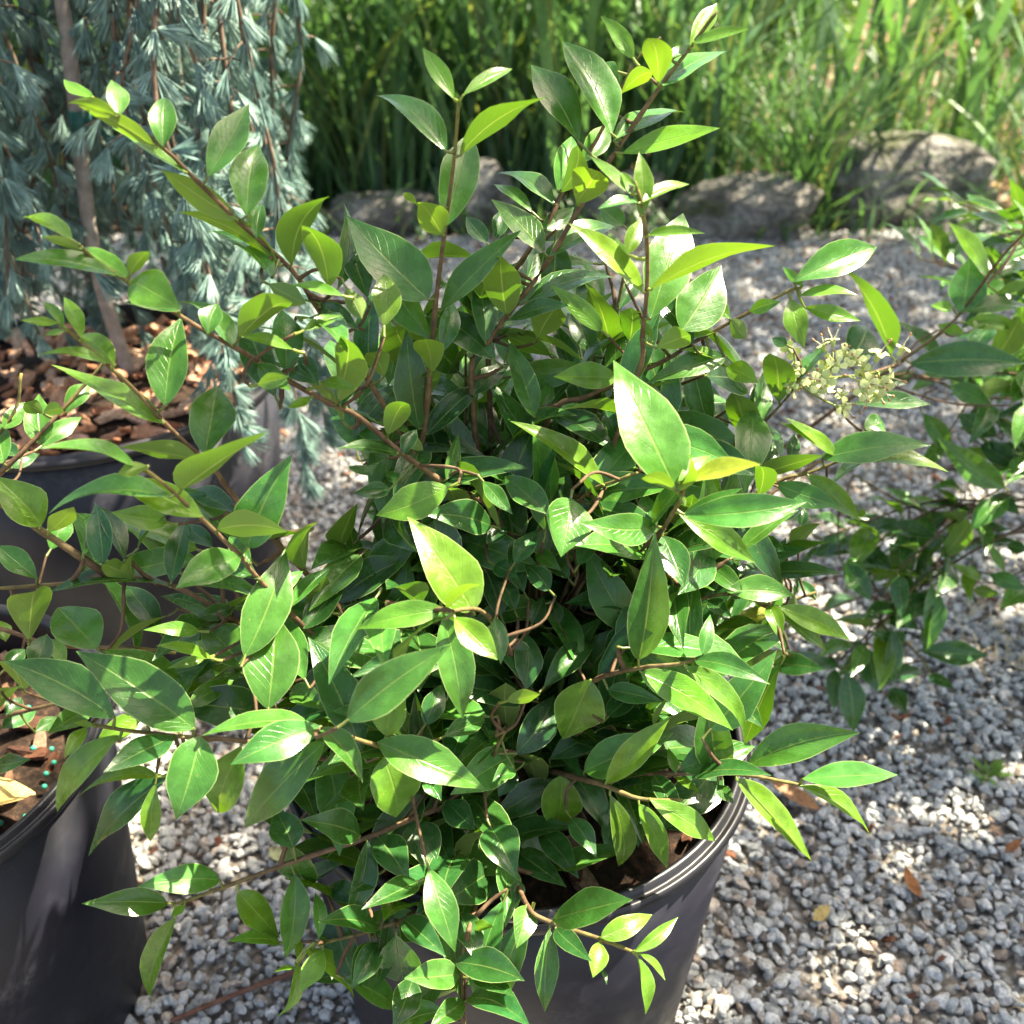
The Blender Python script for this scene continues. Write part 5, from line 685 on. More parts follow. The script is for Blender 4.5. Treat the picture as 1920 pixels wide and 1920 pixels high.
(-151,1049,1062,39,-95,8,61,45,0),(46,1121,1164,80,-65,-19,8,47,0),(-132,718,701,-3,30,-136,-1,61,0),(-261,906,982,127,16,-57,17,52,1),
(-96,1218,1258,13,-82,68,57,49,1),(-83,895,780,-60,-79,-77,47,51,1),(-184,1011,1026,-49,-94,-13,-18,44,1),(-76,724,618,-64,-3,-89,-33,41,1),
(217,1004,971,-37,-84,51,23,43,1),(-231,1047,1314,66,-107,7,-11,50,1),(-416,1010,1009,-71,1,73,6,41,1),(-2,1199,1178,100,-20,23,69,46,1),
(-43,1201,1063,49,-59,53,28,38,1),(224,1005,997,-11,-85,-79,23,46,0),(-6,953,792,-1,-47,123,-3,49,0),(-161,1111,1126,129,-3,-13,15,54,0),
(354,1144,730,32,-77,101,-22,55,0),(-70,1055,1132,56,-69,-58,-78,48,1),(-149,883,1058,-39,-106,-30,14,47,1),(-93,883,717,33,-92,-12,20,43,0),
(-226,881,829,25,-100,-70,-6,49,1),(2,1046,999,-25,70,80,16,50,0),(216,1256,1092,111,-52,-34,52,46,1),(-10,772,690,-37,-74,-78,-1,48,1),
(86,1218,1150,-30,56,80,0,38,0),(150,1203,1225,-14,-105,84,-14,50,0),(-217,775,673,39,-75,-60,34,47,0),(130,960,726,32,-129,-4,-23,56,0),
(-270,884,1051,-109,35,-2,16,46,1),(133,902,753,136,15,23,-24,52,0),(-67,1054,1071,-7,-63,69,-9,39,1),(195,984,1001,1,-95,-24,5,40,0),
(272,987,731,-108,-59,49,-18,60,1),(135,901,972,122,10,-21,-1,48,1),(-204,1071,994,-29,-111,56,-5,57,1),(-158,1071,1137,-70,55,32,-35,42,1),
(-47,1227,1326,-93,-86,6,43,48,1),(185,1011,1022,74,-58,61,26,49,0),(187,945,791,84,-57,73,-29,53,0),(-429,997,945,-90,-71,-41,43,49,1),
(133,1087,939,-15,-101,73,-23,45,1),(-20,905,628,104,-19,57,10,47,0),(136,1088,1177,-85,-85,51,26,52,1),(37,1033,934,-91,-24,-13,-33,38,1),
(-52,882,749,50,-104,19,-6,51,0),(-271,852,893,110,4,34,8,42,0),(-132,840,891,-63,-40,76,-13,47,0),(-71,1085,1003,108,-69,-2,51,52,1),
(15,1236,1221,72,-96,3,-39,49,1),(19,1018,688,53,-84,0,14,38,0),(-89,748,659,-108,38,-19,-17,43,1),(-139,854,747,-88,-47,-29,33,43,1),
(-383,1003,1029,-115,-35,-14,-30,44,1),(-220,718,682,0,51,-80,15,35,1),(89,957,698,65,-74,41,-26,42,0),(-91,870,636,78,-53,47,32,45,1),
(245,1044,1014,-56,-116,13,-47,49,0),(-145,1134,1147,-12,-96,-91,-15,52,1),(34,1081,909,52,-117,-30,-22,59,1),(34,1033,1078,-10,15,112,45,51,1),
(159,1009,906,-66,54,100,-50,56,1),(44,1027,901,-89,-38,27,17,42,1),(-242,968,1086,-105,-59,-16,28,47,1),(-105,1082,1031,-87,-83,-56,-1,60,1),
(108,983,1092,-63,81,41,54,44,0),(-482,932,1081,-49,117,-16,31,46,1),(-209,932,998,-104,50,-31,-9,43,1),(-252,973,1257,-35,54,71,-40,42,0),
(-390,1032,1020,-79,-27,48,-24,36,1),(-59,698,603,-33,71,107,35,53,1),(-134,1193,1167,84,-60,4,13,45,1),(213,1105,1261,-57,56,55,-27,36,0),
(-142,1094,1117,89,-39,-40,-27,45,1),(302,1124,940,-63,-57,-85,-22,54,0),(4,1265,1342,96,18,-11,23,45,0),(250,1189,1184,64,112,-53,53,62,0),
(-154,1124,947,-94,18,4,11,36,0),(25,951,861,-64,13,92,-21,49,0),(-263,801,755,3,24,-112,3,50,1),(-367,965,956,-32,-101,32,-30,49,0),
(120,1079,868,-44,81,-44,23,45,1),(-193,1078,1235,-92,-30,73,12,49,0),(-182,1087,1108,22,-90,38,9,46,1),(1,907,792,-73,-87,26,-39,53,1),
(-30,884,881,-100,15,-11,4,45,1),(-352,990,875,-31,-113,42,-7,50,1),(-370,959,948,86,-4,74,-28,41,1),(233,867,876,75,39,87,36,48,1),
(421,1166,816,-45,-78,104,89,55,1),(337,1190,867,67,-28,73,16,39,1),(136,919,725,95,-18,-14,13,42,1),(-37,1189,1235,-55,-34,88,-30,41,0),
(54,1242,1342,-9,-28,-96,-37,44,0),(-350,915,936,-93,-10,-22,-27,36,1),(302,1053,1084,-23,-57,77,-14,36,1),(-116,861,712,125,-24,-6,-61,46,1),
(98,977,726,-111,33,-37,-19,52,1),(-136,1163,1185,-58,-89,-27,2,45,0),(281,1030,1017,76,37,42,-14,35,1),(-73,790,708,-76,-80,60,8,46,0),
(204,1147,1285,95,-16,-91,-6,50,0),(-500,952,1040,-17,93,-28,51,37,0),(-12,845,679,6,-95,-6,-30,40,1),(-31,1205,1238,109,55,-16,0,56,0),
(-30,831,666,-50,-93,63,-54,53,0),(-486,998,873,-36,27,129,42,55,0),(334,960,897,-32,-19,-118,4,50,1),(274,956,723,-96,-99,-11,-22,60,0),
(358,1043,885,-113,-70,-40,4,58,1),(-120,849,876,-75,-81,50,-4,55,0),(22,748,698,-29,-49,-99,-5,44,0),(316,1316,1083,-105,-27,-5,-7,47,1),
(-109,785,658,-34,-74,86,16,47,1),(339,1271,1093,-26,-115,-65,-15,53,1),(-178,767,641,-101,45,44,46,43,1),(158,1013,1182,81,-84,18,26,52,1),
(-79,680,614,-58,24,-72,-20,40,1),(-424,942,1082,85,43,53,-4,40,0),(360,1322,1059,4,-122,-2,-41,46,0),(-191,1045,1034,48,23,83,-22,40,0),
(299,1122,1006,61,-45,-80,41,41,0),(-123,726,540,109,4,67,-42,57,1),(-101,858,837,-11,6,98,-9,38,0),(259,1339,1143,20,-97,-84,36,52,0),
(2,1141,1107,41,66,59,41,37,1),
]
RIGHT_LEAVES=[
(4363,9103,2036,4302,9277,2608,-27,300,0,4383,9133,1923),(4108,9200,2492,3402,9122,2377,-7,259,0,4167,9206,2502),
(3532,8800,2459,3792,8488,2177,33,269,0,3501,8838,2493),(4552,8800,2535,4615,8572,3192,-69,268,1,4547,8820,2478),
(4516,9137,1878,5078,9546,1800,7,252,0,4414,9167,1944),(4641,8800,2047,4105,8519,1945,-24,274,0,4694,8827,2057),
(4171,8870,1753,4376,8494,1807,44,256,0,4164,8900,1774),(4510,8628,1398,5238,8546,1412,42,326,0,4494,8658,1342),
(3910,8600,1449,3967,8245,1144,18,336,0,3903,8645,1488),(4565,8578,1160,3996,8241,1204,-8,239,0,4624,8608,1211),
(4302,8600,882,4370,8272,775,21,238,0,4291,8656,900),(4667,8570,1082,4818,8269,1164,44,141,0,4645,8600,1190),
(4340,8678,1468,3815,8445,1819,-62,256,0,4360,8708,1473),(4378,9170,1961,3865,8940,2232,69,225,1,4391,9200,1935),
(4531,9178,1874,4294,9533,2083,-30,213,0,4476,9208,1975),(3897,9200,2363,4088,8849,2349,36,209,0,3868,9253,2365),
(4547,8628,1426,4701,8906,1560,12,209,0,4494,8658,1342),(5081,9300,2606,5363,9067,2706,53,162,0,5036,9337,2590),
(4982,9370,2221,5683,9284,2410,3,263,0,5024,9400,2133),(3822,9800,1035,4355,10199,974,-2,241,0,3774,9764,1041),
(3582,8370,4942,4560,8258,4991,57,387,0,3544,8400,4973),(4291,9000,4430,4588,8658,4365,50,226,1,4252,9045,4439),
(5010,8800,3398,4280,8952,3897,-64,323,1,5058,8790,3365),(4794,9200,3114,4385,9021,3268,-20,170,1,4846,9223,3094),
(5201,9000,3138,4750,8747,2914,-14,264,1,5249,9027,3162),(5280,8800,2357,5133,8952,2607,-45,113,2,5307,8772,2312),
(5126,8800,2306,5421,8562,2300,47,214,1,5079,8838,2307),(5550,8700,2199,5088,8343,2211,-12,225,1,5598,8737,2198),
(5055,8800,2255,4709,8867,2412,-52,116,2,5109,8790,2231),(4876,9000,4451,4473,8813,4476,110,185,1,4931,9025,4448),
(4596,8900,4720,4590,8636,5290,-42,301,1,4597,8925,4666),(4780,8700,4407,5070,9063,4608,24,221,1,4746,8657,4383),
(5453,9200,2415,5618,9063,2456,49,162,0,5407,9238,2404),(4003,9695,4131,4334,9956,4147,34,177,0,3973,9725,4135),
(4280,9400,4439,4448,9107,4423,52,128,1,4250,9452,4442),(5217,9600,3557,4905,9949,3663,-48,271,0,5256,9556,3544),
(4498,9900,3687,4835,9732,3246,64,230,1,4463,9917,3733),(5073,9600,3463,5371,9254,3368,49,272,0,5035,9645,3475),
(5131,9000,3327,5438,9330,3467,25,240,1,5092,8958,3309),(5066,8900,2025,5275,8728,2100,-108,138,1,5022,8937,2009),
(4739,9800,3404,4381,9425,3272,-40,192,1,4779,9842,3419),(5326,9400,3381,5169,9701,3408,-50,224,0,5353,9347,3377),
(5372,9620,2813,5533,9265,2779,43,235,0,5411,9650,2677),(3947,8403,5408,4031,8698,5817,1,332,1,3965,8433,5414),
(4168,8520,5667,3744,8631,6136,-46,193,2,4197,8550,5656),(3943,8403,5426,4574,8330,5489,18,230,1,3965,8433,5414),
(4275,8500,5550,4478,8383,5679,60,111,2,4164,8533,5621),(3869,8445,5446,3630,8337,5504,-61,111,2,3955,8475,5362),
(4278,8553,5690,4667,8830,5704,13,172,1,4263,8583,5725),(4527,8870,5903,4593,8949,6292,34,121,2,4597,8900,5836),
(3391,8370,5019,2740,8203,5901,15,399,1,3512,8400,4939),(3819,8520,5254,4014,8372,5221,57,113,2,3877,8550,5195),
(4278,8800,5106,4530,9030,5189,15,136,2,4234,8761,5092),(4239,8900,5124,4785,8839,5090,61,177,2,4180,8907,5127),
(2542,7000,5580,2724,7267,5737,33,299,0,2512,6955,5554),
]
LEFT_LEAVES=[
(-3095,5845,5472,-3187,6162,5688,1,207,1,-3124,5875,5520),(-2943,5970,5638,-2850,6204,5740,39,152,1,-2960,6000,5669),
(-3347,6300,5213,-3166,6639,5274,40,140,1,-3375,6248,5203),(-3328,5870,5574,-3253,6085,5667,35,124,1,-3331,5900,5575),
(-3071,5920,5662,-3108,5785,5798,60,110,1,-3026,5950,5610),(-3071,5920,5662,-2885,5839,5730,-91,96,1,-3026,5950,5610),
(-3657,6400,4982,-3543,6611,4980,45,123,0,-3686,6347,4983),(-3321,5737,5386,-3477,6035,5576,-10,165,1,-3317,5767,5346),
(-3327,6000,4532,-3247,6270,4644,33,182,1,-3342,5947,4510),(-3589,6400,5079,-3753,6534,5103,-16,152,0,-3543,6362,5072),
(-3671,5308,3447,-3546,5581,3378,37,181,0,-3711,5338,3509),(-3593,5000,3394,-3266,4870,3594,34,146,0,-3642,5019,3365),
(-3599,5295,3591,-3549,5453,3612,29,134,0,-3608,5325,3552),(-3438,5300,3416,-3351,5492,3385,34,121,0,-3506,5312,3595),
(-3648,5308,3635,-3301,5094,4044,-20,208,1,-3711,5338,3509),(-3223,5000,4096,-3158,4741,4581,-17,200,1,-3230,5028,4043),
(-2944,4978,4572,-2954,4720,4459,-19,159,0,-2983,5008,4474),(-2927,4978,4540,-2782,4774,4460,-4,107,2,-2983,5008,4474),
(-3505,5300,4003,-3432,5498,4028,35,145,0,-3525,5244,3996),(-3247,5028,4483,-3340,5167,4548,14,108,2,-3272,5058,4499),
]
MAIN_BRANCHES=[

(-2019,5000,7739,-1859,5000,7680,-1677,5050,7510,-1597,5100,7390,-1412,5200,7119,-1191,5300,6829,-1047,5350,6527,-761,5400,5973,-384,5500,4999,-40,5600,3517),
(-2002,4600,7184,-1974,4650,7103,-1851,4700,6971,-1601,4800,6714,-1398,4900,6519,-1203,4950,6341,-997,5000,6178,-857,5050,6071,-658,5100,5834,-394,5200,5539,-57,5300,5154,0,5600,3517),
(-2128,4500,6827,-2047,4500,6738,-1952,4500,6619,-1874,4550,6472,-1782,4600,6272,-1704,4650,6113,-1592,4700,5920,-1539,4750,5743,-1243,4800,5234,-884,5000,4513,-120,5500,3127),
(-1801,4200,6238,-1719,4200,6173,-1647,4250,6031,-1522,4300,5804,-1407,4350,5577,-1381,4400,5452,-1126,4600,4840,-573,5000,3871,-81,5500,3016),
(-2884,4700,5766,-2811,4700,5711,-2621,4700,5533,-2326,4700,5241),
(-3091,4700,5131,-2965,4700,5142,-2586,4700,5177,-2328,4700,5233,-1970,4750,5117,-1647,4800,4801,-1115,5100,3971,-123,5550,2909),
(-2276,4000,4747,-2106,4000,4704,-1861,4050,4611,-1723,4080,4565,-1476,4100,4516,-1082,4300,4168,-574,4800,3528,0,5500,2846),
(-2023,3850,3438,-1976,3850,3447,-1633,3900,3568,-1245,3950,3716,-864,4000,3834,-492,4300,3735,-178,4700,3473,102,5500,2875),
(-1154,3650,3351,-1101,3650,3351,-784,3700,3410,-479,3800,3485,-245,4400,3212,0,5500,2846),
(1025,4200,3936,761,4200,3950,548,4300,3960,341,4600,3725,102,5300,3083),
(1751,4300,3956,1690,4300,3974,1343,4350,4003,874,4500,3845,511,4900,3474,61,5500,2931),
(1078,4300,4980,945,4300,4918,726,4400,4797,493,4700,4430,229,5300,3536,41,5600,2857),
(-277,3400,2860,-284,3450,2896,-293,3550,3204,-250,3700,3415,-143,4500,3090,20,5500,2903),
(675,3450,3552,492,3500,3600,202,3600,3617,81,3750,3572,0,4500,3090,20,5500,2903),
(-267,5300,7687,-268,5300,7653,-303,5350,7368,-377,5400,6926,-441,5450,6517,-523,5500,5845,-578,5550,5404,-361,5600,4717,-80,5650,3472),
(1075,5850,8038,939,5850,7847,788,5800,7661,556,5800,7308,393,5800,7040,185,5780,6681,-45,5750,6379,-176,5730,6191,-249,5700,6077,-210,5700,5286,-40,5700,3426),
(893,6600,7823,746,6600,7685,528,6500,7264,320,6400,6974,224,6300,6796,-109,6100,6297,-140,5900,5575,-41,5750,3381),
(597,5000,7373,636,5000,7263,685,5050,7054,710,5100,6780,710,5150,6543,713,5200,6269,560,5400,5536,221,5600,4494,41,5700,3154),
(747,6200,6722,708,6200,6479,629,6150,6011,431,6000,5443,114,5800,4347,20,5700,3154),
(1661,5600,6624,1588,5600,6602,1358,5600,6460,1088,5650,6269,912,5650,6145,476,5700,5893,236,5700,5745,73,5750,4835,20,5700,3154),
(2019,6500,5634,1947,6500,5480,1816,6500,5297,1712,6500,5136,1349,6400,4741,755,6100,4226,164,5800,3335),
(2147,5800,5366,1957,5800,5277,1758,5800,5203,1251,5800,4802,622,5800,4059,125,5750,2936),
(864,4320,6057,852,4350,5949,853,4780,5492,839,5400,4813,504,5600,3775,82,5600,2971),
(733,5000,5746,620,5000,5696,404,5200,5431,248,5500,4787,41,5700,3154),(1680,5200,4633,1368,5250,4691,1050,5400,4372,590,5600,3569,104,5700,2871),
(-427,4000,5509,-328,4000,5512,-132,4300,5255,35,5000,4201,21,5600,2857),(-1001,3850,4876,-884,3850,4819,-747,3900,4700,-508,4300,4190,-40,5400,3007),
(2290,6100,4078,1973,6050,3965,1492,5950,3789,897,5800,3390,125,5700,2871),
(2748,6800,5113,2464,6800,4884,1963,6600,4621,1377,6300,4281,571,6000,3696,125,5750,2936),(-96,4400,4266,-48,4400,4292,-117,4500,3962,0,5200,3160),
]
MAIN_TWIGS=[
(-961,5137,6755,-1031,5261,6681,-1131,5321,6703),(-807,5453,6570,-872,5379,6475,-999,5358,6435),(-1702,4810,5321,-1512,4755,5377,-1391,4775,5489),
(-1883,4769,5539,-1653,4807,5561,-1514,4754,5700),(-2858,4624,4785,-2904,4694,4875,-2902,4700,5148),(-2350,4459,4851,-2240,4521,4979,-2238,4712,5204),
(-1444,4102,5063,-1401,4208,5091,-1296,4467,5248),(-1302,3951,4825,-1175,3864,4801,-1001,3850,4876),(-1134,4257,4771,-1109,4361,4787,-1147,4583,4891),
(-2145,4856,4621,-1797,4826,4541,-1470,4900,4524),(-1699,4424,5045,-1678,4616,4972,-1809,4775,4959),(-1497,4357,4791,-1440,4203,4658,-1497,4098,4520),
(-1564,4172,5047,-1373,4354,5042,-1275,4483,5197),(-1622,4235,5030,-1397,4415,5073,-1275,4483,5197),(-1925,4522,4595,-1765,4686,4619,-1674,4796,4827),
(-2327,4253,4655,-2287,4194,4677,-2276,4000,4747),(-1885,3906,4465,-1830,3980,4533,-1861,4050,4611),(-1943,3904,4481,-1927,3990,4587,-1922,4038,4634),
(-1897,4009,4387,-1829,4048,4511,-1827,4058,4599),(-1378,3827,3094,-1242,3798,3144,-1154,3650,3351),(-836,3832,2922,-776,3838,3079,-864,3687,3395),
(-836,3540,5168,-983,3670,4977,-1001,3850,4876),(-422,4108,4527,-542,4077,4501,-628,4100,4445),(-424,4402,4512,-528,4271,4420,-568,4200,4318),
(-72,4275,4648,-121,4377,4441,-48,4400,4292),(151,4551,3303,64,4556,3223,7,4438,3130),(340,4353,3670,347,4467,3725,410,4500,3803),
(85,4547,4427,29,4444,4337,-48,4400,4292),(158,4654,4375,57,4696,4403,-7,4825,4464),(553,4555,4229,489,4610,4276,471,4750,4355),
(784,4657,3338,707,4783,3460,632,4767,3597),(691,4755,3244,644,4879,3368,541,4867,3505),(-147,4054,3935,-169,4335,3984,-99,4475,4045),
(-472,3644,4103,-564,3946,4273,-608,4133,4403),(-562,3608,3166,-433,3648,3177,-293,3550,3204),(-502,3743,3800,-453,3830,3628,-479,3800,3485),
(502,3558,3323,511,3588,3433,553,3483,3584),(-757,3946,3620,-750,4034,3683,-802,4050,3817),(-881,3865,3432,-831,3774,3432,-837,3692,3400),
(1331,4703,4349,1276,4657,4192,1304,4362,3990),(936,4697,3304,758,4812,3392,632,4767,3597),(-290,4711,5841,-305,4927,5807,-548,5142,5711),
(-76,4928,5414,-82,5112,5343,-225,5250,5347),(248,4754,5573,426,4833,5563,548,5067,5608),(332,4751,5777,467,4943,5776,620,5000,5696),
(-839,5449,4778,-647,5447,4769,-415,5588,4889),(-1118,5328,4958,-1110,5211,4816,-1034,4917,4814),(-47,4956,4676,-15,4844,4585,-21,4767,4552),
(462,5349,4484,563,5362,4445,727,5467,4467),(140,5149,5231,260,5275,5235,352,5300,5216),(-198,5048,5698,-327,5173,5651,-416,5192,5564),
(-1082,5552,6001,-1010,5443,6022,-832,5388,6112),(-978,5651,5782,-880,5502,5746,-698,5417,5811),(-685,5059,6542,-794,4992,6289,-950,5017,6142),
(-116,5855,6770,23,5778,6664,128,5772,6606),(-112,5953,6752,-31,5830,6627,109,5770,6580),(720,6167,7724,811,5987,7657,826,5812,7707),
(592,6143,7562,594,6056,7490,672,5800,7484),(144,5935,6147,17,6032,6078,-117,6050,6116),(608,6353,6207,649,6246,6178,662,6171,6206),
(394,6457,6256,452,6293,6210,662,6171,6206),(766,6554,6678,801,6358,6647,740,6200,6681),(577,5589,6327,715,5621,6158,767,5667,6061),
(665,5658,6621,814,5605,6355,956,5650,6176),(955,5456,6377,976,5511,6297,1058,5650,6248),(1257,5648,6136,1177,5691,6202,1133,5642,6301),
(1590,6650,5065,1623,6550,5038,1652,6483,5070),(1964,6552,5851,2018,6497,5750,2019,6500,5634),(1516,6728,5240,1658,6676,5185,1712,6500,5136),
(2490,6810,5302,2513,6824,5188,2677,6800,5056),(1609,5560,5367,1719,5628,5281,1758,5800,5203),(2100,6140,4850,2169,6441,4770,2088,6650,4686),
(1729,6154,5023,1646,5954,5014,1631,5800,5103),(1982,6251,5071,1871,6313,5085,1755,6500,5203),(2562,6138,5195,2708,6503,5132,2725,6800,5094),
(2326,5831,4921,2166,5883,5030,2084,5800,5336),(1875,6029,4407,1862,6102,4144,1973,6050,3965),(1753,5822,4453,1547,6103,4364,1475,6350,4338),
(1679,5849,4762,1570,5891,4852,1505,5800,5003),(1597,5751,4609,1458,5725,4678,1335,5800,4869),(1852,5726,4541,2034,5936,4273,2079,6067,4002),
(2006,6033,4449,2046,6121,4176,2132,6075,4021),(2065,6051,4639,2097,6006,4329,2211,6088,4049),(2194,6147,3407,2136,6037,3599,1973,6050,3965),
(2053,6233,3263,1859,6218,3478,1773,6008,3891),(-1057,4759,6581,-1088,4879,6461,-1252,4938,6385),(-1309,5090,6846,-1324,5204,6879,-1265,5267,6926),
(-821,4979,6792,-866,5188,6689,-1107,5329,6653),(-1095,4754,6683,-1250,4776,6587,-1349,4912,6474),(-888,5096,6848,-1040,5261,6848,-1167,5308,6778),
(-1317,4625,6457,-1391,4782,6439,-1366,4908,6489),(-1387,4648,4420,-1426,4732,4422,-1425,4925,4455),(-1341,4433,4465,-1289,4365,4405,-1312,4183,4371),
(-1323,4440,4625,-1288,4561,4698,-1126,4600,4840),(-1427,4459,4623,-1361,4281,4547,-1410,4133,4458),(-1340,4428,3926,-1268,4432,3989,-1040,4342,4115),
(-1413,4449,3978,-1328,4453,4074,-1115,4283,4197),(-1666,4546,3620,-1535,4864,3812,-1204,5050,4109),(-16,4851,5162,-89,4658,5015,-77,4533,4904),
(102,4950,4871,80,4796,4738,-35,4708,4640),(256,4752,5042,165,4606,4959,-77,4533,4904),(380,4951,4981,402,5061,5032,339,5325,5162),
(366,4852,5147,333,4970,5188,378,5250,5323),(-143,5044,5093,-160,5204,5123,-85,5292,5186),(38,4849,4810,23,4728,4748,-49,4650,4728),
(121,5147,5117,9,5267,5129,-57,5300,5154),(104,4949,4625,36,4858,4529,-7,4825,4464),(322,5048,4545,412,4862,4420,471,4750,4355),
]
